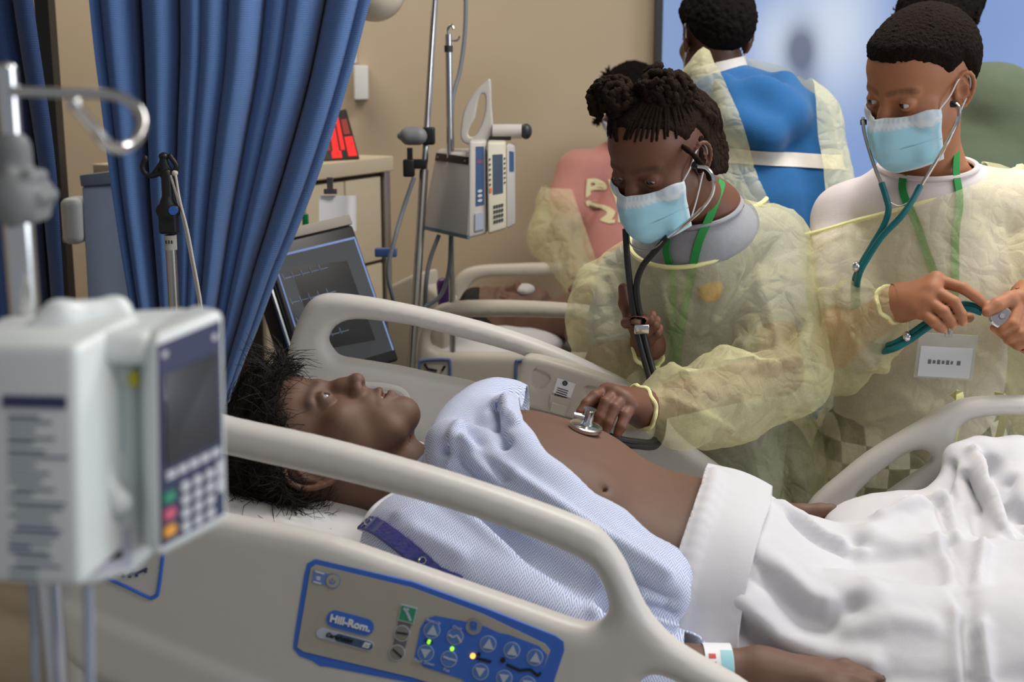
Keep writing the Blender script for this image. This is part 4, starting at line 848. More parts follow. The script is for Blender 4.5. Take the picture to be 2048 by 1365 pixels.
# ================================================================== people: shared modelling
def frame(face, up):                    # columns: subject-left, back, up
    f = unit(face); u = np.asarray(up, float); u = unit(u-f*(u@f)); return np.stack([np.cross(-f, u), -f, u], 1)
def head_sdf(jaw=1.0, mouth=.12, lid=(.45, .45), wide=1.0, nose=1.0, ear=1.0):
    """head in centimetres: x to the subject's left, face towards -y, eyes at z=0"""
    S = SDF(); S.ell((0, 1.2, 3.4), (7.4*wide, 9.2, 8.0), 0); S.ell((0, -3.9, 4.0), (5.8, 5.3, 5.2), 2.0); S.ell((0, -3.1, -3.4), (6.0*wide, 6.1, 7.0), 2.0)
    for s in (-1, 1):
        S.cone((5.0*s, -.8, -5.0), (3.0*s, -6.2, -9.0*jaw), 1.8, 1.7, 2.4); S.cone((3.0*s, -6.2, -9.0*jaw), (0, -7.8, -9.9*jaw), 1.7, 1.8, 2.0)
        S.ell((4.2*s, -5.9, -2.7), (2.0, 1.9, 1.6), 2.4)
    S.ell((0, -8.6, -10.0*jaw), (1.9, 1.5, 1.5), 1.8)
    S.ell((0, -7.8, -6.6), (3.2, 2.2, 2.9), 2.2)
    for s in (-1, 1):
        S.ell((3.3*s, -10.1, -.1), (1.9, 1.5, 1.1), 1.3, sub=True)
        S.cone((4.2*s, -7.2, 1.6), (.6*s, -8.6, 1.5), .5, .7, 1.6)
    S.chain([(0, -8.6, 1.0), (0, -9.6, -1.4), (0, -10.7*nose, -3.1)], [.75, .95, 1.1], .9); S.ell((0, -9.3, -3.5), (2.0, 1.5, 1.0), .9); S.ell((0, -11.0*nose, -3.3), (1.05, .85, .85), .6)
    for s in (-1, 1):
        S.ell((1.5*s, -9.9, -3.7), (.8, 1.0, .75), .5); S.ell((.75*s, -10.8, -4.35), (.42, .65, .45), .2, sub=True)
    S.ell((0, -8.7, -5.5), (2.4, 1.4, 1.6), 1.0)
    for s in (-1, 1):
        S.cone((2.4*s, -9.0, -7.0), (.4*s, -10.3, -6.45), .3, .55, .5); S.cone((2.3*s, -9.0, -7.2), (0, -10.1, -7.75-mouth), .3, .72, .5)
    S.ell((0, -10.6, -7.08-mouth*.3), (1.95, 1.3, mouth), .12, sub=True)
    for s, op in ((-1, lid[0]), (1, lid[1])):
        S.ell((3.2*s, -7.75, 0), 1.43, .3); S.ell((3.25*s, -9.3, -.05), (1.42, 1.1, op), .12, sub=True)
    e = ear
    for s in (-1, 1):
        T = np.array([[math.cos(.35), math.sin(.35)*s, 0], [-math.sin(.35)*s, math.cos(.35), 0], [0, 0, 1]])
        c = A(7.0*s, .9, -1.0); g = lambda x, y, z: c+T@(A(x*s, y, z)*e)
        S.ell(c, (.42*e, 1.6*e, 2.6*e), .25, R=T)
        rim = [g(.15, -1.2, -.2), g(.35, -1.1, 1.5), g(.5, -.1, 2.7), g(.6, 1.2, 2.6), g(.65, 1.9, 1.3), g(.6, 1.7, -.4), g(.45, .9, -1.8), g(.3, 0, -2.7), g(.2, -.7, -2.4)]
        S.chain(spline(rim, 16), [.34*e]*16, .18); S.chain([g(.3, .2, 1.4), g(.35, .9, .4), g(.3, .7, -.9), g(.3, -.2, -1.5)], [.28*e]*4, .2)
        S.ell(g(.55, -.25, -.2), (.6*e, .7*e, .9*e), .25, R=T, sub=True)
    return S
def crop(v, q, keep):                   # keep quads whose vertices all satisfy the mask
    m = keep[q].all(1); q = q[m]; u = np.unique(q); r = np.full(len(v), -1); r[u] = np.arange(len(u)); return v[u], r[q]
def multi(f, boxes, rest, h0):
    """one field meshed finely inside boxes [(lo,hi,h)] and at h0 elsewhere, joined into one surface"""
    V, Q, n = [], [], 0
    for lo, hi, h in boxes:
        v, q = nets(f, np.asarray(lo)-3*h, np.asarray(hi)+3*h, h, band=.010); c = (v[q].mean(1)); m = ((c > np.asarray(lo)-h*.5) & (c < np.asarray(hi)+h*.5)).all(1)
        q = q[m]; u = np.unique(q); r = np.full(len(v), -1); r[u] = np.arange(len(u)); V.append(v[u]); Q.append(r[q]+n); n += len(u)
    if rest is not None:
        v, q = nets(f, rest[0], rest[1], h0, band=.02); c = v[q].mean(1); m = np.ones(len(q), bool)
        for lo, hi, h in boxes: m &= ~((c > np.asarray(lo)+h0*.3) & (c < np.asarray(hi)-h0*.3)).all(1)
        q = q[m]; u = np.unique(q); r = np.full(len(v), -1); r[u] = np.arange(len(u)); V.append(v[u]); Q.append(r[q]+n)
    return np.concatenate(V), np.concatenate(Q)
def skin_mat(name, col, rough=.5):
    b = N(name); at = b.n('Attribute', attribute_name='Col').outputs['Color']; tc = b.n('TexCoord').outputs['Object']
    no = b.n('TexNoise', {'Vector': tc, 'Scale': 40.0, 'Detail': 5}).outputs[0]; c = b.mix(b.math('MULTIPLY', no, .35), at, tuple(k*.55 for k in col[:3])+(1,))
    fn = b.n('TexNoise', {'Vector': tc, 'Scale': 900.0, 'Detail': 2}).outputs[0]; bp = b.n('Bump', {'Height': fn, 'Strength': .18, 'Distance': .0006}).outputs[0]
    return b.end(b.n('BsdfPrincipled', {'Base Color': c, 'Roughness': rough, 'Subsurface Weight': .08, 'Subsurface Radius': (1, .4, .25), 'Subsurface Scale': .004, 'Normal': bp}).outputs[0])
def vc_mat(name, rough=.5, coat=0):
    b = N(name); at = b.n('Attribute', attribute_name='Col').outputs['Color']; return b.end(b.n('BsdfPrincipled', {'Base Color': at, 'Roughness': rough, 'Coat Weight': coat, 'Specular IOR Level': .4}).outputs[0])
M_eye = vc_mat('eye_surface', .18, .2)
def face_colours(v, R, t, sc, base, brow=True, lips=True, lipc=None):
    q = (v-t)@R/sc; c = np.tile(np.array(base[:3]), (len(v), 1)); am = np.abs(q[:, 0])
    near = np.linalg.norm(q, axis=1) < 15
    if brow:
        pl_ = [(1.1, -9.4, 1.9), (2.6, -9.2, 2.35), (4.2, -8.2, 2.3), (5.3, -7.0, 1.7)]; d = linedist(np.stack([am, q[:, 1], q[:, 2]], 1), pl_)
        m = near & (d < .75); w = (np.clip(1.7-d/.42, 0, 1)*(.75+.25*vnoise(v*700)))[:, None]*m[:, None]; c = c*(1-w*.66)
    if lips:
        d = np.minimum(linedist(np.stack([am, q[:, 1], q[:, 2]], 1), [(0, -10.7, -6.5), (2.2, -9.5, -7.0)]), linedist(np.stack([am, q[:, 1], q[:, 2]], 1), [(0, -10.7, -7.8), (2.0, -9.5, -7.2)]))
        w = np.clip(1.2-d/.65, 0, 1)[:, None]*near[:, None]; c = c*(1-w)+np.array((lipc or (base[0]*.9, base[1]*.72, base[2]*.72))[:3])*w
    return c
def eyeballs(R, t, sc, parent, gaze=(0, -1, 0), iris=(.035, .02, .012), sides=(-1, 1), white=(.62, .60, .58)):
    for s in sides:
        b = MB(); b.ball((0, 0, 0), 1.27, 20); v = np.array(b.v); g = unit(gaze); d = v@g/1.27; an = np.arccos(np.clip(d, -1, 1))
        c = np.tile(np.array(white), (len(v), 1)); c[an < .58] = iris; c[an < .22] = (.004, .004, .004)
        w = (v+A(3.2*s, -7.75, 0))*sc@R.T+t; o = mesh('eye', w, np.array([f for f in b.f if len(f) == 4]), M_eye, parent); vcol(o, 'Col', c)
NAILS = []
def nails(v, c, base):
    for p_, r in NAILS: w = np.clip(1.6-np.linalg.norm(v-p_, axis=1)/r, 0, 1)[:, None]; c = c*(1-w)+np.array([min(1, k*1.45+a) for k, a in zip(base[:3], (.10, .06, .05))])*w
    NAILS.clear(); return c
def hand(S, wrist, wr, mcps, fingers, thumb, fr=.0075, pr=.011, k=.006):
    """palm from wrist to knuckles, separate tapering jointed fingers and thumb"""
    for m in mcps: S.cone(wrist, m, wr, pr, .016)
    for a, b in zip(mcps[:-1], mcps[1:]): S.cone(a, b, pr, pr, .008)
    for i in range(len(mcps)-1): S.cone((wrist+mcps[i])/2, (wrist+mcps[i+1])/2, pr*1.05, pr*1.05, .01)
    for m, f in zip(mcps, fingers):
        dv = f[1]-(f[0]+f[2])/2; dv = unit(dv) if np.linalg.norm(dv) > 1e-4 else A(0, -.5, .8); NAILS.append((f[2]+unit(f[2]-f[1])*fr*.2+dv*fr*.75, fr*.62)); pts = [m]+list(f); rs = [fr*1.18, fr*1.05, fr*.95, fr*.82][:len(pts)]; S.chain(pts, rs, .0025)
    pts = list(thumb); S.chain(pts, [fr*1.7, fr*1.25, fr*1.15, fr*.9][:len(pts)], .006)
def ray_hits(f, pix, d0=.8, d1=4.0):    # where the sight lines of photo pixels meet a surface
    r = np.array([P(x, y, 1)-CAM for x, y in pix]); t = np.full(len(r), d0)
    for _ in range(160):
        e = f((CAM+r*t[:, None]).astype(np.float32)); go = (e > .0006) & (t < d1)
        if not go.any(): break
        t = t+np.where(go, np.maximum(e, .0006)*.85, 0)
    return CAM+r*t[:, None]
def ray_hit(f, px, py, d0=.8, d1=4.0): return ray_hits(f, [(px, py)], d0, d1)[0]
def shell(f, c, dirs, off, r0=.03, r1=.24):   # points at distance off outside a head, along directions from its centre
    d = np.array([unit(k) for k in dirs]); a = np.full(len(d), r0); b = np.full(len(d), r1); off = np.broadcast_to(off, (len(d),))
    for _ in range(14):
        m = (a+b)/2; e = f((c+d*m[:, None]).astype(np.float32)); inside = e < off; a = np.where(inside, m, a); b = np.where(inside, b, m)
    return c+d*((a+b)/2)[:, None]
def onto(f, pts, off=.0, it=6):         # settle points on a field's surface
    p = np.array(pts, np.float32); n = len(p); E = np.array([(0, 0, 0), (.001, 0, 0), (0, .001, 0), (0, 0, .001)], np.float32)
    for _ in range(it):
        d = f((p[None]+E[:, None]).reshape(-1, 3)).reshape(4, n); g = ((d[1:]-d[0])/.001).T; g /= np.linalg.norm(g, axis=1)[:, None]+1e-9; p = p-(d[0]-off)[:, None]*g
    return p.astype(float)
def gown_mat(name, col, opacity, deep):
    """thin non-woven fabric: part lets light straight through, part scatters it"""
    b = N(name); tc = b.n('TexCoord').outputs['Object']; wn = b.n('TexNoise', {'Vector': tc, 'Scale': 9.0, 'Detail': 2}).outputs['Color']; wv = b.n('VectorMath', {0: tc, 1: b.n('VectorMath', {0: wn, 3: .09}, operation='SCALE').outputs[0]}, operation='ADD').outputs[0]
    cr = b.math('MINIMUM', b.math('MULTIPLY', b.n('TexVoronoi', {'Vector': wv, 'Scale': 15.0}, feature='DISTANCE_TO_EDGE').outputs['Distance'], 3.0), .6); cr2 = b.math('MINIMUM', b.math('MULTIPLY', b.n('TexVoronoi', {'Vector': wv, 'Scale': 34.0}, feature='DISTANCE_TO_EDGE').outputs['Distance'], 3.0), .5)
    n1 = b.n('TexNoise', {'Vector': tc, 'Scale': 420.0, 'Detail': 3, 'Roughness': .7}).outputs[0]; n2 = b.n('TexNoise', {'Vector': tc, 'Scale': 14.0, 'Detail': 3}).outputs[0]
    c = b.mix(n2, deep, col); bp = b.n('Bump', {'Height': b.math('ADD', cr, b.math('MULTIPLY', cr2, .4)), 'Strength': .55, 'Distance': .010}).outputs[0]; bp = b.n('Bump', {'Height': n1, 'Strength': .3, 'Distance': .0008, 'Normal': bp}).outputs[0]
    df = b.n('BsdfDiffuse', {'Color': c, 'Normal': bp}).outputs[0]; tl = b.n('BsdfTranslucent', {'Color': c}).outputs[0]; gl = b.n('BsdfGlossy', {'Color': (.9, .9, .8, 1), 'Roughness': .45, 'Normal': bp}).outputs[0]
    m1 = b.n('MixShader', {0: .30, 1: df, 2: tl}).outputs[0]; m1 = b.n('MixShader', {0: .04, 1: m1, 2: gl}).outputs[0]
    op = b.math('ADD', opacity-.12, b.math('MULTIPLY', n1, .24)); tr = b.n('BsdfTransparent').outputs[0]
    return b.end(b.n('MixShader', {0: op, 1: tr, 2: m1}).outputs[0])
def fabric(name, col, var=.06, bump=.35, bscale=900, rough=.85): return mat(name, col, rough, var=var, scale=60, bump=bump, bscale=bscale, sheen=.2)
def crumple(v, q, amp, scale, folds=(), seed=0, stretch=None, sharp=.6):
    """displace a cloth surface along its normals: sharp creases plus drawn folds (polyline, amplitude, width)"""
    n = normals(v, q); p = v*scale+seed*13.7
    if stretch is not None: p = p@stretch
    w = p+.35*np.stack([vnoise(p*1.3+k) for k in (3., 31., 77.)], 1)
    d = amp*(sharp*(1.6*(worley(w)-.45)+.45*(worley(w*2.1+7)-.45)+.35*ridged(p, 2))+(1-sharp)*fbm(p*.7+5, 2))
    for pl_, a, w in folds: d = d+a*np.exp(-(linedist(v, pl_)/w)**2)
    return v+n*d[:, None]

def clip(v, q, g, h):
    """trim a surface along g=0 (keeps g>0) with a clean edge"""
    a = g(v); m = (a > -h*1.1)[q].all(1) & (a[q] > 0).any(1); q = q[m]; u = np.unique(q); r = np.full(len(v), -1); r[u] = np.arange(len(u)); v = v[u]; q = r[q]
    n = normals(v, q)
    for _ in range(3):
        a = g(v); gr = np.stack([(g(v+np.array(e))-a)/.002 for e in ((.002, 0, 0), (0, .002, 0), (0, 0, .002))], 1); gr = gr-n*(gr*n).sum(1)[:, None]
        L = (gr*gr).sum(1); st = np.where((a < 0) & (L > .05), -a/np.maximum(L, .05), 0); st = np.clip(st, 0, h*1.6); v = v+gr*st[:, None]
    return v, q
def grad(f, p):
    p = np.asarray(p, np.float32); d = f(p); g = np.stack([(f(p+np.array(e, np.float32))-d)/.002 for e in ((.002, 0, 0), (0, .002, 0), (0, 0, .002))], 1); return g/(np.linalg.norm(g, axis=1)[:, None]+1e-9)
# ================================================================== patient manikin on the bed
pat = thing('patient_manikin', 'dark brown patient manikin with black wig lying on its back, chest bared', 'manikin', BED(-.1, 0, .78))
ch, sh = math.cos(HT), math.sin(HT)
TU = EU*ch-EZ*sh; TN = EU*sh+EZ*ch                          # torso axis head->foot, torso front
TR = np.stack([TU, EV, TN], 1)
def TB(u, v, w): return BED(u, v, float(mat_top(u))+w)        # height measured from the mattress
PH_t = P(626, 903, 1.74); PH_u = unit((-.95, 0, .27)); PH_f = A(.2, .05, .95); PH_R = frame(PH_f-PH_u*(PH_f@PH_u), PH_u); PH_s = .0101
pv = .0                                                     # body centre line across the bed
NB = TB(-.425, pv, .085)
BS = SDF()
BS.box(TB(-.225, pv, .104), (.125, .157, .100), .086, 0, TR); BS.ell(TB(-.10, pv, .090), (.19, .156, .088), .06, TR); BS.ell(TB(-.245, pv, .10), (.125, .165, .105), .04, TR); BS.box(BED(-.02, pv, .775+.082), (.115, .165, .076), .072, .06, BR)
for s in (-1, 1): BS.cone(TB(-.375, pv, .06), TB(-.35, pv+s*.165, .06), .05, .052, .05)
BT = SDF(); BT.ops = list(BS.ops)                          # trunk and legs only
W_n = P(1520, 1349, 1.475); E_n = TB(-.09, pv-.26, .03)
BS.chain([TB(-.355, pv-.175, .07), E_n, W_n], [.05, .04, .026], .02)
W_f = P(1560, 1052, 1.93); E_f = TB(-.08, pv+.255, .03)
BS.chain([TB(-.355, pv+.175, .07), E_f, W_f], [.05, .04, .027], .02)
for s in (-1, 1): [T_.chain([BED(.03, pv+s*.085, .85), BED(.22, pv+s*.10, .818), BED(.95, pv+s*.10, .822)], [.060, .044, .042], .03) for T_ in (BS, BT)]
# near hand lying at the bed edge
H = lambda px, py, d: P(px, py, d)
mc = [H(1636, 1338, 1.50), H(1642, 1346, 1.48), H(1644, 1356, 1.465), H(1640, 1368, 1.455)]
fi = [[H(1690, 1332, 1.495), H(1722, 1346, 1.49), H(1745, 1356, 1.488)], [H(1702, 1344, 1.475), H(1738, 1354, 1.472), H(1760, 1360, 1.47)], [H(1700, 1360, 1.46), H(1735, 1372, 1.458), H(1752, 1380, 1.456)], [H(1688, 1376, 1.45), H(1715, 1390, 1.448), H(1730, 1396, 1.446)]]
hand(BS, W_n, .024, mc, fi, [H(1556, 1340, 1.49), H(1600, 1328, 1.51), H(1640, 1326, 1.52), H(1668, 1332, 1.522)], .0085, .0125)
# far hand, thumb and fingers show past the sheet
H = lambda px, py, d: P(px, py-10, d)
mc = [H(1604, 1044, 1.93), H(1606, 1052, 1.955), H(1606, 1060, 1.975), H(1602, 1068, 1.99)]
fi = [[H(1640, 1036, 1.925), H(1660, 1032, 1.92), H(1668, 1030, 1.918)], [H(1636, 1052, 1.96), H(1655, 1054, 1.96), H(1664, 1056, 1.96)], [H(1634, 1062, 1.98), H(1650, 1066, 1.98), H(1660, 1068, 1.98)], [H(1630, 1070, 1.995), H(1644, 1074, 1.995), H(1652, 1076, 1.995)]]
hand(BS, W_f, .024, mc, fi, [H(1570, 1040, 1.915), H(1604, 1036, 1.905), H(1640, 1034, 1.90), H(1664, 1030, 1.895)], .0108, .0125)
nav = ray_hit(BS, 1212, 973); nv2 = None
BS.cone(nav+A(0, -.004, .004), nav-TN*.02+A(0, .004, 0), .0048, .004, .0015, sub=True)
hl = lambda x, y, z: PH_t+PH_R@(A(x, y, z)*PH_s)
HD = head_sdf(jaw=1.04, mouth=.34, lid=(.38, .34), ear=1.18).xf(PH_R, PH_t, PH_s)
ns = SDF(); ns.cone(hl(0, 2.0, -4.5), NB, .050, .056, 0); ns.cone(hl(-3.6, 1.5, -5), NB+A(0.01, -.035, 0), .017, .018, .02); ns.cone(hl(1.0, -4.2, -10.5), NB+TN*.035, .02, .03, .025)
def patf(p): return smin(smin(HD(p), ns(p), .016), BS(p), .035)
hb0 = PH_t+A(-.135, -.14, -.15); hb1 = PH_t+A(.135, .14, .17)
lo_ = BED(-.62, -.32, .74); hi_ = BED(1.06, .34, 1.16)
xs = np.array([BED(u, v, 0) for u in (-.64, 1.08) for v in (-.34, .36)]); lo_ = A(xs[:, 0].min(), xs[:, 1].min(), .72); hi_ = A(xs[:, 0].max(), xs[:, 1].max(), 1.18)
v, q = multi(patf, [(hb0, hb1, .0019), (P(1490, 1310, 1.55)-A(0, .10, .06), P(1780, 1320, 1.54)+A(0, .03, .01), .0026), (P(1590, 1050, 1.93)-A(.01, .05, .035), P(1680, 1010, 1.95)+A(0, .06, .0), .0026)], (lo_, hi_), .0058)
M_pskin = skin_mat('manikin_skin', hexc(110, 79, 62), .62); base = hexc(110, 79, 62)
o = mesh('body', v, q, M_pskin, pat); col = face_colours(v, PH_R, PH_t, PH_s, base, brow=True); 
dn = np.linalg.norm(v-nav, axis=1); 
vcol(o, 'Col', col); NAILS.clear()
eyeballs(PH_R, PH_t, PH_s, pat, gaze=(.05, -1, -.1), iris=(.05, .045, .045), white=(.32, .33, .35))
m = MB(); m.ball(hl(-1.25, -9.25, -7.0), (.0032, .0022, .0028), 6); m.ball(hl(-.6, -9.6, -6.9), (.0032, .0022, .003), 6); m.build('teeth', mat('tooth', hexc(225, 220, 210), .3), pat)
# wig
def wigf(p):
    q = (p-PH_t)@PH_R/PH_s; d = HD(p)/PH_s
    n = fbm(q*.55+3, 3); nn = ridged(q*A(1.6, .5, 1.6)+7, 2)
    off = 1.5+.55*n+.3*nn
    # hair grows above the brow, behind the temples and over the nape
    zl = np.where(q[:, 1] < 0, 5.4+.55*(-q[:, 1]-6)*.4, 5.4-1.35*q[:, 1]); zl = np.maximum(zl, -7.5)
    zl = np.where((q[:, 1] > -4.5) & (q[:, 1] < 2.8), np.maximum(zl-1.2, 1.6), zl)
    m = (zl-q[:, 2])*.7
    earc = np.linalg.norm((np.abs(q)-A(7.3, .9, 1.0))*A(1, 1, 1), axis=1) if False else np.linalg.norm(np.stack([np.abs(q[:, 0])-7.5, q[:, 1]-.9, (q[:, 2]+1.0)*.8], 1), axis=1)
    r = -smin(-(d-off), -m, 1.6); r = -smin(-r, (earc-2.9), .6)
    return (r*PH_s).astype(np.float32)
v, q = nets(wigf, PH_t-.17, PH_t+.17, .0026, 1.5)
M_hair = mat('black_hair', hexc(26, 21, 18), .6, var=.5, scale=150, bump=.9, bscale=350, spec=.3)
o = mesh('wig', relax(v, q, 1), q, M_hair, pat)
wn = normals(v, q); rs = np.random.default_rng(4); sb = MB(); crown = hl(0, 4.5, 10.5)
for i in rs.choice(len(v), 3600, replace=False):
    p0 = v[i]; n0 = wn[i]; away = p0-crown; away = unit(away-n0*(away@n0)); L = rs.uniform(.03, .06); j = rs.normal(0, .25, 3); j -= n0*(j@n0)
    pts = [p0-n0*.001, p0+n0*(.0015-(L*.35)**2/.16)+unit(away+j*.6)*L*.35, p0+n0*(.002+.003*rs.random()-(L*.7)**2/.16)+unit(away+j)*L*.7, p0+n0*(.001-L*L/.16)+unit(away+j*1.4)*L]
    sb.tube(pts, [.0006, .0006, .0005, .0002], 3, cap=False)
for k in range(46):                     # loose strands over the forehead
    a_ = hl(rs.uniform(-4, 4), -7.6+rs.uniform(-.3, .6), 6.3+rs.uniform(-.4, .8)); dr = unit(hl(rs.uniform(-5, 5), -12, 1.5)-a_); n0 = PH_R@A(0, -1, .4)
    L = rs.uniform(.02, .045); sb.tube(spline([a_, a_+n0*.010+dr*L*.4, a_+n0*(.006+.01*rs.random())+dr*L], 5), .0003, 3, cap=False)
o = sb.build('hair_strands', M_hair, pat, auto=0); o['kind'] = 'stuff'
# ---- hospital gown, pulled open across the chest
def gown_pattern():
    b = N('gown_weave'); at = b.n('Attribute', attribute_name='cuv').outputs['Vector']; sp = b.n('SeparateXYZ', {0: at}); U, V = sp.outputs[0], sp.outputs[1]
    a = b.math('MULTIPLY', b.math('ADD', U, V), .7071/.0062); c = b.math('MULTIPLY', b.math('SUBTRACT', U, V), .7071/.0062)
    ck = b.math('MODULO', b.math('ADD', b.math('ADD', b.math('FLOOR', a), b.math('FLOOR', c)), 2000), 2)
    st = lambda x: b.math('GREATER_THAN', b.math('ABSOLUTE', b.math('SUBTRACT', b.math('MODULO', b.math('ADD', b.math('MULTIPLY', x, 3.0), 3000), 1), .5)), .27)
    ln = b.math('ADD', b.math('MULTIPLY', st(a), ck), b.math('MULTIPLY', st(c), b.math('SUBTRACT', 1.0, ck)))
    col = b.mix(ln, hexc(226, 228, 236), hexc(122, 145, 200))
    w = b.n('TexNoise', {'Vector': at, 'Scale': 2500.0}).outputs[0]; bp = b.n('Bump', {'Height': w, 'Strength': .2, 'Distance': .0006}).outputs[0]
    return b.end(b.n('BsdfPrincipled', {'Base Color': col, 'Roughness': .85, 'Sheen Weight': .2, 'Normal': bp}).outputs[0])
M_gown = gown_pattern()
GS = SDF(); GS.fn(lambda p: BS(p)-.010)
GS.cone(TB(-.355, pv-.17, .075), E_n+A(-.03, 0, .02), .062, .06, .04); GS.cone(TB(-.355, pv+.17, .075), E_f+A(-.05, 0, .0), .064, .05, .04)
hp = lambda px, py: ray_hit(BS, px, py)
edge_px = [(1035, 845), (1045, 890), (1075, 935), (1120, 975), (1180, 1025), (1240, 1068), (1300, 1112), (1365, 1158)]
edge = list(ray_hits(BS, edge_px))
roll1 = [hp(1008, 838)+A(0, .0, .012)]+[e+TN*.008-EU*.012-EV*.012 for e in edge]
GS.chain(spline(roll1, 22), list(.017+.003*np.sin(np.arange(22)*1.3)), .02)
peak = [P(892, 890, 1.66), P(908, 858, 1.70), P(945, 822, 1.74), P(985, 802, 1.78), P(1022, 796, 1.81), P(1075, 812, 1.85), P(1130, 838, 1.87)]
GS.chain(spline(peak, 14), [.016, .018, .020, .022, .024, .024, .023, .021, .018, .017, .015, .013, .011, .010], .022)
ridge2 = [P(895, 880, 1.63), P(950, 935, 1.60), P(1030, 1000, 1.57), P(1130, 1070, 1.535), P(1240, 1140, 1.50), P(1330, 1190, 1.49)]
GS.chain(spline(ridge2, 16), [.020]*16, .04)
GS.chain(spline([P(960, 815, 1.76), P(985, 860, 1.69), P(1030, 920, 1.65), P(1090, 975, 1.62)], 10), [.014]*10, .018)
eu = np.array([((e-O0)@EU, (e-O0)@EV) for e in edge])
ex_ = np.concatenate([[(-.262, .30), (-.262, .17)], eu[::1][eu[:, 1].argsort()[::-1]], [(.02, -.19), (-.03, -.235), (-.03, -.4)]])
def gedge(p):
    u = (p-O0)@EU; vv_ = (p-O0)@EV; ub = np.interp(vv_, ex_[::-1, 1], ex_[::-1, 0]); nk = p-NB; neck = np.linalg.norm(nk-TU*(nk@TU)[:, None]*.9, axis=1)
    g = np.minimum(ub-u, p[:, 2]-mat_top(u)+.005); return np.minimum(g, np.maximum(neck-.068, u+.385))
xs2 = np.array([BED(u, v_, 0) for u in (-.58, .14) for v_ in (-.36, .34)])
v, q = nets(lambda p: GS(p), A(xs2[:, 0].min(), xs2[:, 1].min(), .74), A(xs2[:, 0].max(), xs2[:, 1].max(), 1.14), .0036)
v = relax(v, q, 1); v, q = clip(v, q, gedge, .0036)
FG = lambda pts, a_, w_: (ray_hits(GS, pts), a_, w_)
fold = [FG([(890, 900), (950, 960), (1040, 1030), (1150, 1100), (1260, 1165), (1340, 1205)], -.016, .011), FG([(905, 985), (980, 1050), (1060, 1120), (1150, 1175), (1230, 1215)], -.020, .013), FG([(900, 1010), (1000, 1085), (1100, 1150), (1180, 1190)], .013, .011),
        FG([(930, 880), (1000, 930), (1100, 1000), (1220, 1080), (1330, 1150)], .010, .008), FG([(940, 850), (960, 900), (1010, 950)], -.014, .009), FG([(985, 815), (990, 850), (1010, 890)], -.016, .007), FG([(1010, 800), (1015, 830), (1030, 850)], .010, .006), FG([(920, 850), (905, 880), (900, 920)], .010, .008),
        FG([(760, 1010), (830, 1060), (920, 1110)], .005, .010), FG([(1190, 1225), (1205, 1150), (1190, 1100)], .008, .009), FG([(1285, 1190), (1310, 1200), (1345, 1210)], .008, .006), FG([(1290, 1215), (1320, 1225), (1350, 1232)], -.009, .006), FG([(1300, 1240), (1325, 1248), (1345, 1252)], .008, .006), FG([(800, 1030), (860, 1000), (905, 960)], .005, .010)]
v = crumple(v, q, .0026, 15, fold, 1, sharp=.5)
o = mesh('hospital_gown', v, q, M_gown, pat)
u_ = (v-O0)@EU; rel = v-O0-EU*u_[:, None]; cz = mat_top(u_)+.07; ang = np.arctan2(rel@EV, rel[:, 2]-cz)
vvec(o, 'cuv', np.stack([u_, ang*.16, 0*u_], 1))
sol = o.modifiers.new('thickness', 'SOLIDIFY'); sol.thickness = .0025; sol.offset = 0
# white neck binding
nb = onto(GS, spline([P(690, 1052, 1.575), P(706, 1025, 1.58), P(722, 1000, 1.585), P(742, 975, 1.60), P(800, 948, 1.62), P(850, 915, 1.65), P(880, 888, 1.67)], 24), .003)
m = MB(); m.tube(nb, .0042, 8); sub(m.build('neck_binding', mat('binding_white', hexc(222, 224, 230), .8, bump=.2)), o)
# navy snap strip
M_strip = fabric('navy_tape', hexc(52, 54, 120), .15, .6, 300)
st_ = onto(GS, spline([P(704, 1036, 1.565), P(735, 1048, 1.555), P(775, 1066, 1.54), P(815, 1094, 1.525), P(850, 1122, 1.51), P(885, 1150, 1.50), P(930, 1170, 1.49)], 40), .004)
gn = normals(v, q); m = MB(); tt = np.gradient(st_, axis=0); tt /= np.linalg.norm(tt, axis=1)[:, None]; V4 = []
for i in range(40):
    n_ = unit(A(0, -.75, .66)); s_ = unit(np.cross(tt[i], n_)); wv = .0018*math.sin(i*1.9); w_ = .0105
    for a_, h_ in ((-1, 0), (-.9, .0025), (.9, .0025), (1, 0)): V4.append(st_[i]+s_*a_*w_+n_*(h_+wv+.002))
    for a_ in (1, -1): V4.append(st_[i]+s_*a_*w_-n_*.002)
m.add(V4, [(i*6+k, (i+1)*6+k, (i+1)*6+(k+1) % 6, i*6+(k+1) % 6) for i in range(39) for k in range(6)]); sub(m.build('snap_strip', M_strip), o)
for i in (9, 27):
    n_ = unit(A(0, -.75, .66)); m = MB(); c = st_[i]+n_*.006; a1 = unit(np.cross(n_, A(1, 0, 0))); a2 = np.cross(n_, a1); m.tube([c+.0042*(a1*math.cos(t)+a2*math.sin(t)) for t in np.linspace(0, 6.2832, 21)], .0011, 6); sub(m.build('snap_ring', M_chrome), o)
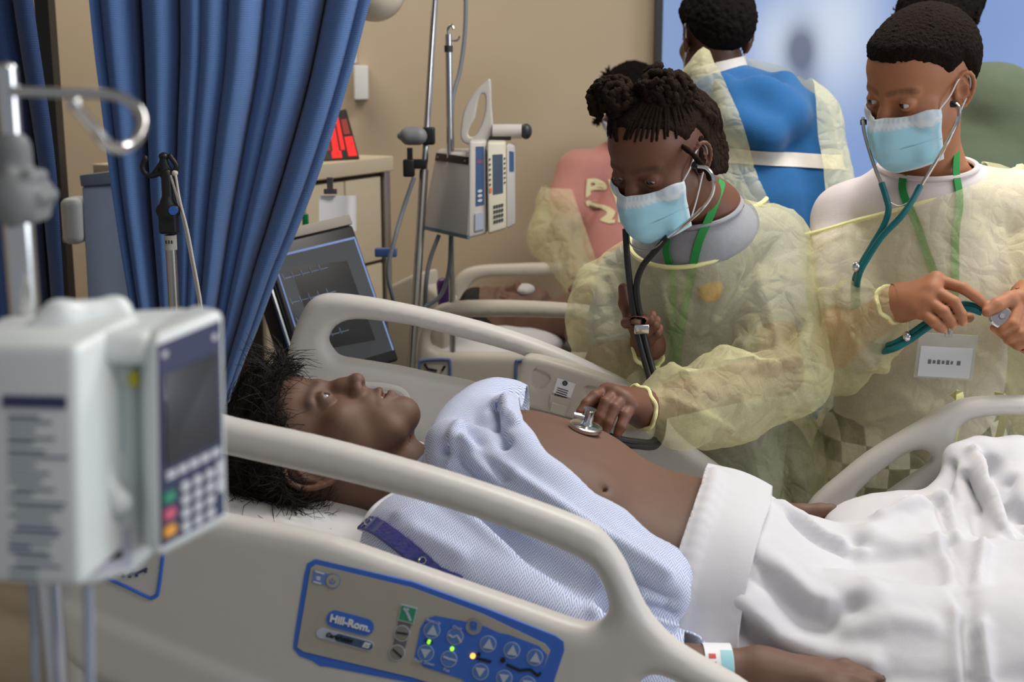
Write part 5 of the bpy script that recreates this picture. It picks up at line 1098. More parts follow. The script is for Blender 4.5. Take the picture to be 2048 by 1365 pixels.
# wristband on the near arm
wb = P(1432, 1338, 1.475); wd = unit(W_n-E_n); m = MB(); a1 = unit(np.cross(wd, EZ)); a2 = np.cross(a1, wd); t0 = (wb-E_n)@wd; cc = E_n+wd*t0; Rr = .033
V4 = []
for k in range(28):
    t = 2*math.pi*k/28; dr = a1*math.cos(t)+a2*math.sin(t)
    for s_, e in ((-.016, 0), (.016, 0), (.016, .0012), (-.016, .0012)): V4.append(cc+wd*s_+dr*(Rr+e))
m.add(V4, [(k*4+j, k*4+(j+1) % 4, ((k+1) % 28)*4+(j+1) % 4, ((k+1) % 28)*4+j) for k in range(28) for j in range(4)])
wbo = m.build('wristband', M_label, pat)
m = MB(); c0_ = cc+(a2*.75-A(0, .6, 0)*.66)*Rr*1.03
def patch(t0, t1, s0, s1, mb, off=.0016):
    Vv = []
    for k in range(7):
        t = t0+(t1-t0)*k/6; dr = a1*math.cos(t)+a2*math.sin(t); Vv += [cc+wd*s0+dr*(Rr+off), cc+wd*s1+dr*(Rr+off), cc+wd*s1+dr*(Rr+.0005), cc+wd*s0+dr*(Rr+.0005)]
    mb.add(Vv, [(k*4+j, k*4+(j+1) % 4, (k+1)*4+(j+1) % 4, (k+1)*4+j) for k in range(6) for j in range(4)]+[(0, 1, 2, 3), (27, 26, 25, 24)]); return mb
sgn = 1 if (a1@A(0, -1, 0)) > 0 else -1; tc_ = 0.75 if sgn > 0 else math.pi-.75
sub(patch(tc_-.55, tc_+.55, .002, .0155, MB()).build('band_panel', mat('band_blue', hexc(150, 205, 215), .5)), wbo)
for k in range(3): sub(patch(tc_-.4+k*.3, tc_-.22+k*.3, -.012, -.004, MB()).build('band_print', mat('band_red', hexc(200, 70, 60), .5)), wbo)
# ================================================================== bed linen
M_sheet = fabric('white_cotton', hexc(208, 206, 210), .02, .25, 1400, .9)
loc_ = lambda pts: [P(*p) for p in pts]
def linen():
    us = np.array([BED(u, w_, 0) for u in (-.12, 1.0) for w_ in (-.40, .44)]); lo = A(us[:, 0].min(), us[:, 1].min(), .74); hi = A(us[:, 0].max(), us[:, 1].max(), 1.10)
    S = SDF(); S.fn(lambda p: BT(p)-.012)
    for u, r in ((-.02, .066), (.25, .038), (.55, .040), (.85, .042)): S.ell(BED(u, pv, .775+r*.9), (.20, .17, r), .06, BR)
    S.box(BED(.5, .03, .715), (.56, .385, .072), .02, .09, BR)
    # bunched cloth near the foot end
    S.ell(P(1835, 1048, 1.88), (.13, .08, .042), .05); S.ell(P(1995, 1012, 1.93), (.10, .09, .062), .035)
    S.chain(loc_([(1912, 912, 1.96), (1960, 905, 1.97), (2040, 908, 1.99), (2100, 930, 1.99)]), [.012, .016, .018, .016], .03)
    S.chain(loc_([(1915, 912, 1.96), (1938, 955, 1.91), (1968, 1010, 1.86), (2010, 1065, 1.80)]), [.012, .013, .013, .012], .025); S.chain(loc_([(2030, 912, 1.97), (2046, 980, 1.90), (2075, 1060, 1.82)]), [.014, .016, .014], .03)
    S.cone(P(1890, 985, 1.93), P(1925, 930, 1.95), .012, .012, .02); S.ell(P(1995, 960, 1.97), (.07, .03, .045), .04)
    hit = lambda x, y: ray_hit(S, x, y)
    v, q = nets(lambda p: S(p), lo, hi, .0048)
    u_ = (v-O0)@EU; vv = (v-O0)@EV
    k = np.array([((h_-O0)@EU, (h_-O0)@EV) for h_ in ray_hits(S, ((1436, 945), (1424, 990), (1408, 1040), (1392, 1090), (1376, 1150), (1362, 1220), (1350, 1290)))]); k = k[k[:, 1].argsort()]
    ub = lambda w_: np.interp(w_, k[:, 1], k[:, 0])
    v = relax(v, q, 2); v, q = clip(v, q, lambda p: np.minimum.reduce([(p-O0)@EU-ub((p-O0)@EV), .97-(p-O0)@EU, (p-O0)@EV+.39, .425-(p-O0)@EV, p[:, 2]-.772]), .0048)
    F = lambda pts, a, w: (ray_hits(S, pts), a*1.35, w)
    folds = [F([(1560, 1015), (1600, 1040), (1650, 1075), (1720, 1098)], .010, .012), F([(1590, 1045), (1640, 1080), (1690, 1100), (1720, 1085)], -.012, .012), F([(1730, 1070), (1800, 1090), (1880, 1085)], .006, .018),
             F([(1500, 1130), (1560, 1180), (1610, 1230), (1660, 1245), (1700, 1215)], -.014, .016), F([(1560, 1150), (1620, 1200), (1680, 1215), (1740, 1180)], .010, .020), F([(1480, 1210), (1550, 1270), (1640, 1310), (1740, 1330)], .010, .016), F([(1470, 1250), (1540, 1320), (1600, 1360)], -.012, .014),
             F([(1880, 1085), (1900, 1150), (1915, 1230), (1918, 1360)], .010, .010), F([(1895, 1090), (1925, 1180), (1935, 1260), (1940, 1360)], -.013, .012), F([(1965, 1095), (1958, 1160), (1960, 1260), (1968, 1360)], .012, .009), F([(1700, 1260), (1780, 1240), (1860, 1250)], .006, .016),
             F([(1830, 1000), (1800, 1040), (1740, 1060)], .006, .014), F([(1890, 985), (1900, 1040), (1912, 1078)], .008, .008), F([(1640, 1130), (1720, 1120), (1830, 1110)], -.006, .014), F([(1925, 950), (1950, 1000), (1965, 1070)], -.020, .010), F([(1985, 925), (2000, 980), (2040, 1030)], -.020, .012), F([(1945, 905), (1980, 985), (2020, 1070)], .014, .009), F([(1900, 930), (1890, 970), (1905, 1000)], -.010, .009), F([(2020, 950), (2015, 1010), (2030, 1075)], -.014, .010), F([(1830, 1000), (1880, 1010), (1900, 1060)], -.012, .009), F([(1760, 1040), (1820, 1020), (1880, 1000)], .010, .010)]
    v = crumple(v, q, .0045, 8, folds, 3, sharp=.55); v = crumple(v, q, .0012, 30, (), 9, sharp=.6)
    bd = BT(v.astype(np.float32)); v = v+grad(BT, v)*np.clip(.005-bd, 0, .03)[:, None]
    t = thing('top_sheet', 'white cotton top sheet folded down at the hips over the manikin legs', 'sheet', BED(.4, .03, .775))
    o = mesh('sheet', v, q, M_sheet, t); m = o.modifiers.new('thickness', 'SOLIDIFY'); m.thickness = .002; m.offset = -1
    # folded-back cuff: a second layer with a rounded leading edge
    C = SDF(); C.fn(lambda p: S(p)-.010)
    lead = [hit(x, y)+A(0, 0, .006) for x, y in ((1430, 958), (1424, 990), (1408, 1040), (1392, 1090), (1376, 1150), (1362, 1220), (1350, 1290))]
    C.chain(spline(lead, 16), [.011]*16, .006)
    C.chain([hit(1470, 950)+A(0, 0, .012), hit(1520, 962)+A(0, 0, .014), hit(1548, 985)+A(0, 0, .006)], [.012, .013, .008], .012)
    v, q = nets(lambda p: C(p), lo, A(hi[0], hi[1], 1.06), .0042); u_ = (v-O0)@EU; vv = (v-O0)@EV
    k2 = np.array([((h_-O0)@EU, (h_-O0)@EV) for h_ in ray_hits(S, ((1556, 985), (1540, 1030), (1520, 1090), (1505, 1150), (1492, 1220), (1482, 1290), (1476, 1330)))]); k2 = k2[k2[:, 1].argsort()]
    u2 = lambda w_: np.interp(w_, k2[:, 1], k2[:, 0])
    v = relax(v, q, 1); v, q = clip(v, q, lambda p: np.minimum.reduce([(p-O0)@EU-ub((p-O0)@EV)+.014, u2((p-O0)@EV)-(p-O0)@EU, (p-O0)@EV+.30, .22-(p-O0)@EV, p[:, 2]-.79]), .0042)
    v = crumple(v, q, .0016, 10, [F([(1345, 1215), (1420, 1240), (1490, 1250)], .004, .006), F([(1440, 1300), (1460, 1240)], .004, .008)], 5, sharp=.3)
    o = mesh('sheet_cuff', v, q, M_sheet, t); m = o.modifiers.new('thickness', 'SOLIDIFY'); m.thickness = .004; m.offset = -1
    # pillow under the head
    c = BED(-.52, .02, .0)+EZ*(.775+.52*math.tan(HT)+.012); Pw = SDF(); Pw.ell(c, (.17, .36, .042), 0, TR); Pw.box(c, (.145, .31, .022), .02, .03, TR)
    hd = lambda p: np.maximum(Pw(p), -(HD(p)-.006))
    v, q = nets(Pw, c-.45, c+.45, .006); n = normals(v, q); d = HD(v.astype(np.float32)); v = v-n*np.clip(.008-d, 0, .03)[:, None]*(n[:, 2:] > 0)
    v = crumple(v, q, .003, 12, [], 8, sharp=.5)
    tag(mesh('pillow', v, q, fabric('pillow_cotton', hexc(214, 212, 213), .02, .25, 1400)), 'white pillow under the black-haired manikin head', 'pillow')
linen()
# ================================================================== standing children
M_gy = gown_mat('isolation_gown_yellow', hexc(252, 248, 204), .38, hexc(249, 243, 182))
M_band = mat('gown_binding', hexc(244, 240, 176), .8, var=.05, bump=.2)
M_mask = vc_mat('mask_fabric', .8); M_loop = mat('mask_elastic', hexc(232, 234, 238), .7)
M_lany = mat('green_lanyard', hexc(30, 140, 62), .6, var=.06, bump=.2, bscale=1500)
def stem_curve(pts): return spline(pts, 40)
def face_mask(R, t, sc, parent, tent=.5, HD_=None):
    nu, nv = 44, 34; V = []; C = []
    zk = [-1.4, -3.4, -6.0, -9.0, -11.3, -12.0]; yk = [-11.2, -12.7, -12.9, -12.2, -10.3, -9.2]
    for j in range(nv+1):
        tt = j/nv; z = -1.4-10.6*tt; yc = np.interp(z, zk[::-1], yk[::-1]); hw = 6.55-.5*abs(tt-.5)
        for i in range(nu+1):
            s = -1+2*i/nu; x = s*hw; a = abs(s); y = yc+(a**1.9)*(-4.3-yc)
            zz = z+(-.9*a**1.5 if tt < .5 else .9*a**1.5*(tt-.5)*2)-.9*a**1.5*(.5-tt)*(tt < .5)*0
            y += -tent*math.exp(-(s/.10)**2)*(1-tt)*1.0+.12*math.sin(tt*22)*(1-a)*(.2 < tt < .95)+.10*math.sin(9*s+5*tt)
            V.append((x*(1-.05*tt), y, zz)); top = tt < .17 or a > .955 or tt > .965
            dots = (abs(tt-.045) < .016 or abs(tt-.145) < .016) and i % 2 == 0
            side = .86 < a < .95 and i % 2 == 0 and j % 2 == 0
            C.append((.52, .64, .74) if (dots or side) else (.72, .78, .82) if top else (.36, .66, .78))
    n1 = nu+1; q = np.array([(j*n1+i, (j+1)*n1+i, (j+1)*n1+i+1, j*n1+i+1) for j in range(nv) for i in range(nu)])
    w = np.array(V)*sc@R.T+t
    for _ in range(3): d = HD_(w.astype(np.float32)); w = w+grad(HD_, w)*np.clip(.0030-d, 0, .02)[:, None]
    o = mesh('face_mask', w, q, M_mask, parent); vcol(o, 'Col', np.array(C))
    m = o.modifiers.new('thickness', 'SOLIDIFY'); m.thickness = .0014; m.offset = 0
    L = lambda x, y, z: t+R@(A(x, y, z)*sc)
    for s in (-1, 1):
        b = MB(); b.tube(spline([L(6.4*s, -4.4, -2.4), L(7.0*s, -2.0, -.8), L(7.35*s, -.2, 1.0), L(7.7*s, 1.5, 1.6), L(7.75*s, 2.3, 0), L(7.5*s, 1.8, -2.0), L(7.3*s, .2, -3.6), L(6.7*s, -2.0, -7.0), L(6.1*s, -4.4, -10.0)], 30), .0014, 6); sub(b.build('ear_loop', M_loop), o)
    return o
def gown(name, S, cuts, cuffs, folds, seed, parent, amp=(.013, .0045), h=.0052, lo=None, hi=None, mat_=None, necks=(), inner=None):
    v, q = nets(lambda p: S(p), lo, hi, h, 1.3); v = relax(v, q, 1)
    v0 = v; v = crumple(v, q, amp[0], 7.5, folds, seed, sharp=.9); v = crumple(v, q, amp[1], 22, (), seed+3, sharp=.8)
    for c, dr, r in cuffs: k = np.clip(np.linalg.norm(v0-c, axis=1)/.06-.35, 0, 1)[:, None]; v = v0*(1-k)+v*k
    for g in cuts: v, q = clip(v, q, g, h)
    if inner is not None: v = v+grad(inner, v)*np.clip(.007-inner(v.astype(np.float32)), 0, .04)[:, None]
    o = mesh(name, v, q, mat_ or M_gy, parent)
    for c, dr, r in cuffs:
        a = unit(np.cross(dr, A(.3, .2, 1))); b_ = np.cross(unit(dr), a); m = MB(); m.tube([c+(a*math.cos(t)+b_*math.sin(t))*r*(1+.035*math.sin(9*t))+unit(dr)*.002*math.sin(7*t) for t in np.linspace(0, 6.2832, 49)], .0036, 8); sub(m.build('cuff', M_band), o)
    for pts in necks: m = MB(); m.tube(pts, .0040, 8); sub(m.build('neck_binding', M_band), o)
    return o
def plane_cut(a, b, c, below):
    n = unit(np.cross(b-a, c-a)); 
    if (below-a)@n < 0: n = -n
    return lambda p: (p-a)@n
def loc(pts): return [P(*p) for p in pts]
def hairline_cap(HD_, R, t, sc, off, zfront, zside, znape, noise, freq, h, parent, m, name='hair'):
    def f(p):
        q = (p-t)@R/sc; d = HD_(p)/sc; y = q[:, 1]
        zl = np.interp(y, [-9, -6.5, -3.5, -1.5, 1.5, 3.5, 6, 9], [zfront, zfront-.2, zfront-1.9, zside, zside+.9, zside-2.2, znape, znape])+.22*vnoise(q*2.2); mm = (zl-q[:, 2])*.75
        gr = q[:, 2]-zl; o_ = off+noise*vnoise(q*freq)+.35*noise*vnoise(q*freq*2.3+5)
        ear = np.linalg.norm(np.stack([np.abs(q[:, 0])-7.6, y-.9, (q[:, 2]+.8)*.85], 1), axis=1)
        o_ = np.minimum(o_, .10+.40*np.maximum(gr, 0)+.12*vnoise(q*4.0)); r = -smin(-(d-o_), -mm, .25); return (-smin(-r, ear-2.6, .4)*sc).astype(np.float32)
    v, q = nets(f, t-.16*sc/.01, t+.16*sc/.01, h, 1.5); return mesh(name, v, q, m, parent)
def flat_ribbon(pts, nrm, w, th=.0009):
    pts = np.asarray(pts, float); T = np.gradient(pts, axis=0); V = []
    for i, p in enumerate(pts):
        n_ = nrm[i] if np.ndim(nrm) == 2 else nrm; s_ = unit(np.cross(unit(T[i]), n_)); n2 = unit(np.cross(s_, unit(T[i])))
        V += [p+s_*w/2+n2*th, p-s_*w/2+n2*th, p-s_*w/2-n2*th, p+s_*w/2-n2*th]
    k = len(pts); return V, [(i*4+j, i*4+(j+1) % 4, (i+1)*4+(j+1) % 4, (i+1)*4+j) for i in range(k-1) for j in range(4)]+[(0, 1, 2, 3), (k*4-1, k*4-2, k*4-3, k*4-4)]
def bounds(pts, pad): p = np.array(pts); return p.min(0)-pad, p.max(0)+pad
def shoes(S, ankles, face, parent, m):
    for a in ankles:
        s = SDF(); a = A(a[0], a[1], 0); f = unit(A(face[0], face[1], 0)); s.cone(a-f*.03+EZ*.045, a+f*.13+EZ*.035, .04, .034, 0); s.cone(a-f*.03+EZ*.05, a-f*.02+EZ*.09, .04, .035, .02); s.box(a+A(0, 0, -.04), (.4, .4, .04), .001, .004, sub=True)
        v, q = nets(s, a-A(.2, .2, .02), a+A(.2, .2, .15), .007); mesh('shoe', v, q, m, parent)
M_shoe = mat('dark_shoe', hexc(50, 48, 50), .6)
# ------------------------------------------------------------------ girl with locs listening to the chest
def girl():
    R = frame((-.58, -.66, -.47), (-.28, -.38, .88)); t = P(1321, 306, 2.02); sc = .0094
    nb = P(1412, 430, 2.18); shL, shR = P(1535, 490, 2.28), P(1262, 565, 2.31); ch = P(1395, 610, 2.31); pe = P(1450, 930, 2.43)
    elL, wrL = P(1560, 745, 2.13), P(1283, 815, 1.925); elR, wrR = P(1212, 735, 2.27), P(1296, 690, 2.165)
    T = thing('person', 'child with locs in yellow gown and blue mask pressing a stethoscope on the manikin', 'person', A(pe[0], pe[1], 0))
    base = hexc(112, 70, 50); HDs = head_sdf(jaw=.97, lid=(.30, .30), wide=.98).xf(R, t, sc); L = lambda x, y, z: t+R@(A(x, y, z)*sc)
    B = SDF(); B.cone(L(0, 1.5, -4.5), nb, .043, .05, 0); B.cone(nb, ch, .06, .10, .04); B.chain([shL, nb-A(0, 0, .03), shR], [.045, .05, .045], .03)
    B.chain([ch, (ch+pe)/2, pe], [.115, .10, .12], .05); B.chain([shL, elL, wrL], [.043, .036, .025], .02); B.chain([shR, elR, wrR], [.043, .036, .025], .02)
    kn = [A(pe[0]-.08, pe[1]+.02, .42), A(pe[0]+.09, pe[1]+.02, .42)]; an = [A(pe[0]-.09, pe[1]+.06, .07), A(pe[0]+.10, pe[1]+.06, .07)]
    for k in (0, 1): B.chain([pe+A((-.07, .07)[k], 0, -.02), kn[k], an[k]], [.085, .055, .04], .03)
    # left hand presses the chest piece
    mc = loc([(1213, 784, 1.885), (1229, 790, 1.873), (1246, 799, 1.866), (1262, 812, 1.864)])
    fi = [loc([(1190, 793, 1.862), (1173, 808, 1.852), (1161, 824, 1.846)]), loc([(1211, 806, 1.845), (1199, 834, 1.838), (1193, 857, 1.836)]), loc([(1229, 816, 1.842), (1216, 846, 1.834), (1210, 866, 1.834)]), loc([(1250, 832, 1.846), (1242, 854, 1.838), (1236, 866, 1.836)])]
    hand(B, wrL, .022, mc, fi, loc([(1240, 800, 1.90), (1205, 806, 1.895), (1175, 825, 1.882), (1157, 842, 1.868)]), .0084, .0115)
    # right hand holds the tubing
    mc = loc([(1270, 632, 2.125), (1284, 645, 2.14), (1296, 660, 2.15), (1302, 676, 2.155)])
    fi = [loc([(1253, 646, 2.098), (1268, 642, 2.082), (1286, 641, 2.082)]), loc([(1278, 652, 2.098), (1300, 640, 2.09), (1304, 630, 2.10)]), loc([(1290, 666, 2.105), (1310, 652, 2.10), (1313, 640, 2.11)]), loc([(1298, 680, 2.12), (1314, 668, 2.115), (1318, 656, 2.12)])]
    hand(B, wrR, .022, mc, fi, loc([(1282, 672, 2.15), (1262, 640, 2.12), (1250, 608, 2.10), (1246, 576, 2.09)]), .0088, .0115)
    f = lambda p: smin(HDs(p), B(p), .014)
    lo, hi = bounds([an[0], an[1], shL, shR, elL, elR, wrL, t], .14); lo[2] = 0
    v, q = multi(f, [(t-.145, t+.145, .0021), (*bounds(loc([(1145, 770, 1.90), (1275, 875, 1.82)]), .018), .0024), (*bounds(loc([(1235, 565, 2.08), (1320, 690, 2.17)]), .014), .0024)], (lo, hi), .0105)
    o = mesh('body', v, q, skin_mat('skin_deep_brown', base, .55), T); c = face_colours(v, R, t, sc, base, lips=False); vcol(o, 'Col', nails(v, c, base))
    eyeballs(R, t, sc, T, gaze=(.05, -1, -.3), iris=(.02, .012, .008), white=(.38, .35, .33))
    face_mask(R, t, sc, T, .3, HDs)
    # hair: parted locs drawn up from the hairline into two buns, locs hanging behind the ear
    M_loc = mat('loc_hair', hexc(38, 27, 20), .92, var=.5, scale=180, bump=1.0, bscale=420, spec=.12)
    hairline_cap(HDs, R, t, sc, .45, 8.7, 3.6, -5.0, .12, 3.0, .0026, T, M_loc, 'scalp_hair')
    rr = np.random.default_rng(11); H = MB()
    def knob(p, r, n=18):
        w = r*(1+.16*np.sin(np.arange(n)*1.7+rr.random()*6)); w[-1] *= .6; H.tube(spline(p, n), w, 7)
    bun1, bun2 = P(1232, 197, 1.975), P(1328, 186, 1.965)
    for c0, n_, ax in ((bun1, 34, A(.036, .036, .030)), (bun2, 52, A(.041, .042, .036))):
        for k in range(n_):
            d = unit(rr.normal(0, 1, 3)+A(0, -.7, .15)); a = unit(np.cross(d, rr.normal(0, 1, 3))); b = np.cross(d, a); c_ = c0+d*ax*rr.uniform(.6, 1.0); r0 = rr.uniform(.009, .015); p0 = rr.uniform(0, 6); sw = rr.uniform(.7, 1.2)
            knob([c_+(a*math.cos(p0+s_*sw)+b*math.sin(p0+s_*sw))*r0+d*.0015*s_ for s_ in range(5)], .0066)
    db = [unit(R.T@(bun1-t)), unit(R.T@(bun2-t))]
    phs = np.concatenate([np.linspace(-1.45, 1.25, 24), np.linspace(1.3, 2.2, 7)]); dd = []
    phs = phs+rr.uniform(-.05, .05, len(phs))
    for ph in phs:
        st_ = unit(A(6.9*math.sin(ph), -8.4*math.cos(ph), 7.4-2.4*abs(math.sin(ph))**2+rr.uniform(-.5, .5))); dt = db[0] if ph < -.1 else db[1]; dd += [R@unit(st_*(1-k)+dt*k) for k in (0, .2, .4, .6, .8)]
    pp = shell(HDs, t, dd, np.tile([.0005, .0022, .004, .006, .010], len(phs))).reshape(-1, 5, 3)
    for ph, p in zip(phs, pp): H.tube(spline(list(p)+[(bun1 if ph < -.1 else bun2)], 22), np.linspace(.0018, .0062, 22)*(1+.12*np.sin(np.arange(22)*1.9+ph*9)), 7)
    aa = shell(HDs, t, [R@unit(A(rr.uniform(3.0, 6.5), rr.uniform(2.5, 8.5), rr.uniform(4.5, 9.5))) for k in range(44)], .005)
    for a in aa:
        u = rr.random(); e = P(1398+52*u, 352-70*rr.random()**2-10*abs(u-.5), 1.985+.09*u); mid = P(1388+52*u, 255+20*rr.random(), 1.975+.09*u); knob([a, (a+mid)/2+A(.008, 0, .008), mid, (mid+e)/2+A(.003, 0, 0), e], .0064, 24)
    knob(loc([(1352, 285, 1.955), (1378, 302, 1.945), (1398, 322, 1.94), (1415, 345, 1.945), (1420, 362, 1.95)]), .0042)
    H.build('locs', M_loc, T, auto=0)
    # shirt
    S = SDF(); S.cone(nb+A(-.015, .0, -.045), ch, .088, .128, 0); S.chain([shL, nb-A(.005, 0, .040), shR], [.062, .074, .060], .03); S.cone(nb-A(0, 0, .02), nb+unit(L(0, 1.5, -4.5)-nb)*.03, .064, .056, .02); S.chain([ch, (ch+pe)/2, pe-A(0, 0, .0)], [.128, .116, .135], .05)
    S.cone(shL, shL*.45+elL*.55, .060, .058, .02); S.cone(shR, shR*.45+elR*.55, .060, .058, .02)
    nd = unit(L(0, 1.5, -4.5)-nb)
    col = lambda p: np.minimum(-((p-(nb+nd*.012))@nd), np.inf)
    lo2, hi2 = bounds([shL, shR, elL, elR, pe, nb], .17); lo2[2] = pe[2]-.06
    v, q = nets(S, lo2, hi2, .006); v = relax(v, q, 1); v = crumple(v, q, .003, 14, (), 2, sharp=.3)
    nd = unit(nd*.35+EZ*.65); nk = lambda p: .020-(p-nb)@nd
    v, q = clip(v, q, nk, .006); v, q = clip(v, q, lambda p: p[:, 2]-(pe[2]-.04), .006)
    M_sh = fabric('heather_grey_cotton', hexc(150, 152, 160), .12, .4, 700); so = mesh('t_shirt', v, q, M_sh, T)
    a1 = unit(np.cross(nd, A(0, 1, 0))); a2 = np.cross(nd, a1); ring = [nb+nd*.016+(a1*math.cos(k)+a2*math.sin(k))*.056 for k in np.linspace(0, 6.2832, 49)]; ring = np.array(ring)
    for _ in range(4): ring = onto(S, ring, .001, 3); ring = ring-((ring-nb)@nd-.019)[:, None]*nd
    m = MB(); m.tube(ring, .0045, 8); sub(m.build('collar', M_sh), so)
    gb = onto(S, [P(1418, 572, 2.15)], .002)[0]; m = MB(); nn = grad(S, [gb])[0]; m.ball(gb, (.020, .006, .022), 12); sub(m.build('shirt_badge_print', mat('orange_print', hexc(205, 150, 60), .7)), so)
    # trousers and shoes
    S2 = SDF()
    for k in (0, 1): S2.chain([pe+A((-.06, .06)[k], 0, -.0), kn[k], an[k]+A(0, 0, .02)], [.105, .075, .062], .03)
    v, q = nets(S2, A(pe[0]-.3, pe[1]-.2, .03), A(pe[0]+.3, pe[1]+.25, pe[2]+.14), .009); mesh('trousers', crumple(v, q, .006, 9, (), 4), q, fabric('charcoal_cotton', hexc(52, 58, 62)), T); shoes(None, an, (0, -1), T, M_shoe)
    # translucent isolation gown
    G = SDF(); G.cone(nb+A(-.02, .02, -.07), ch+A(0, 0, .0), .105, .142, 0); G.chain([ch, P(1425, 770, 2.37), P(1470, 960, 2.44), A(pe[0]+.06, pe[1]+.03, .40)], [.142, .140, .175, .20], .05)
    G.chain([shL+A(0, .0, -.01), P(1546, 610, 2.22), elL+A(.004, .01, .0)], [.074, .080, .076], .03); G.chain([elL, P(1440, 800, 2.04), P(1350, 815, 1.975), wrL+A(.012, .01, 0)], [.070, .062, .052, .029], .03); G.chain([P(1555, 775, 2.13), P(1470, 835, 2.06), P(1380, 850, 1.99)], [.040, .030, .026], .03)
    G.chain([shR, P(1218, 620, 2.27), elR+A(0, 0, .01)], [.066, .058, .052], .03); G.chain([elR, P(1250, 715, 2.21), wrR+A(.0, .006, -.018)], [.052, .05, .026], .03); G.chain([P(1190, 560, 2.30), P(1183, 650, 2.27), P(1205, 735, 2.26)], [.030, .034, .034], .03)
    cutp = plane_cut(P(1200, 496, 2.22), P(1340, 520, 2.14), P(1525, 402, 2.24), P(1400, 800, 2.3))
    edge_ = [P(*p) for p in ((1190, 497, 2.25), (1245, 497, 2.2), (1300, 512, 2.17), (1350, 518, 2.16), (1400, 495, 2.17), (1450, 460, 2.19), (1500, 420, 2.22), (1545, 398, 2.27), (1570, 400, 2.32))]
    e2 = spline(edge_, 40); nrm = None
    for _ in range(5):
        e2 = onto(G, e2, .004); dd = cutp(e2); g0 = np.array([cutp(np.array([[1., 0, 0]]))[0]-cutp(np.zeros((1, 3)))[0], cutp(np.array([[0, 1., 0]]))[0]-cutp(np.zeros((1, 3)))[0], cutp(np.array([[0, 0, 1.]]))[0]-cutp(np.zeros((1, 3)))[0]]); e2 = e2-dd[:, None]*g0
    lo3, hi3 = bounds([shL, shR, elL, elR, wrL, wrR, pe], .22); lo3[2] = .36
    hg = lambda x, y: ray_hit(G, x, y)
    F = lambda pts, a, w: (ray_hits(G, pts), a, w)
    folds = [F([(1500, 430), (1480, 520), (1440, 600), (1400, 660)], .012, .010), F([(1500, 440), (1510, 520), (1530, 600), (1560, 690)], .012, .009), F([(1430, 640), (1500, 585), (1560, 560)], .012, .008), F([(1420, 690), (1480, 700), (1560, 690), (1600, 660)], -.016, .012), F([(1440, 715), (1520, 735), (1590, 720)], .014, .009), F([(1360, 760), (1440, 745), (1540, 740)], .010, .008), F([(1340, 800), (1400, 830), (1460, 860)], .010, .007), F([(1290, 860), (1330, 820), (1380, 775)], .008, .006), F([(1330, 560), (1340, 650), (1345, 740)], .006, .007), F([(1200, 640), (1240, 620), (1300, 560)], .012, .009), F([(1210, 560), (1230, 640), (1240, 720)], -.012, .010), F([(1380, 540), (1390, 640), (1380, 740)], -.008, .012), F([(1500, 900), (1510, 960), (1530, 1010)], .014, .012), F([(1560, 880), (1570, 960), (1580, 1020)], -.016, .016)]
    go = gown('isolation_gown', G, [lambda p: cutp(p)+np.maximum(2.06-p[:, 1], 0)*4, lambda p: p[:, 2]-.42, lambda p: np.linalg.norm(p-nb-A(0, .03, .02), axis=1)-.07], [(wrL+unit(elL-wrL)*-.004, wrL-elL, .033), (wrR+A(0, 0, -.012), wrR-elR, .030)], folds, 1, T, lo=lo3, hi=hi3, necks=[e2], inner=S)
    # lanyard round the neck, under the gown
    for pts, nm in (([(1440, 365, 2.13), (1432, 400, 2.1), (1412, 450, 2.1), (1396, 490, 2.1), (1380, 560, 2.12), (1362, 640, 2.15), (1345, 740, 2.2)], 0), ([(1330, 455, 2.1), (1330, 500, 2.12), (1331, 560, 2.12), (1333, 640, 2.15), (1338, 740, 2.2)], 1)):
        p = onto(S, spline([P(*k) for k in pts], 30), .0035); V_, F_ = flat_ribbon(p, grad(S, p), .013); m = MB(); m.add(V_, F_)
        if nm == 0: lan = thing('lanyard', 'green ribbon lanyard round the neck of the child with locs', 'lanyard', p[-1])
        m.build('ribbon', M_lany, lan)
    return R, t, sc
girl()
def stetho(name, label, ears, wires, tubes, spring, piece, mt, at):
    T = thing(name, label, 'stethoscope', at)
    for e in ears: m = MB(); m.tube([P(*k) for k in e], .0055, 10); m.build('ear_tip', M_black, T)
    for w in wires: m = MB(); m.tube(spline([P(*k) for k in w], 40), .0030, 10); m.build('ear_tube', M_chrome, T)
    if spring: m = MB(); m.tube(spline([P(*k) for k in spring], 24), .0013, 8); m.build('spring', M_steel, T)
    for w in tubes: m = MB(); m.tube(spline([P(*k) for k in w], 70), .0052, 10); m.build('tubing', mt, T)
    return T
M_rub = mat('black_rubber', hexc(34, 34, 36), .45, var=.1)
M_teal = mat('teal_rubber', hexc(8, 104, 108), .4, var=.06)
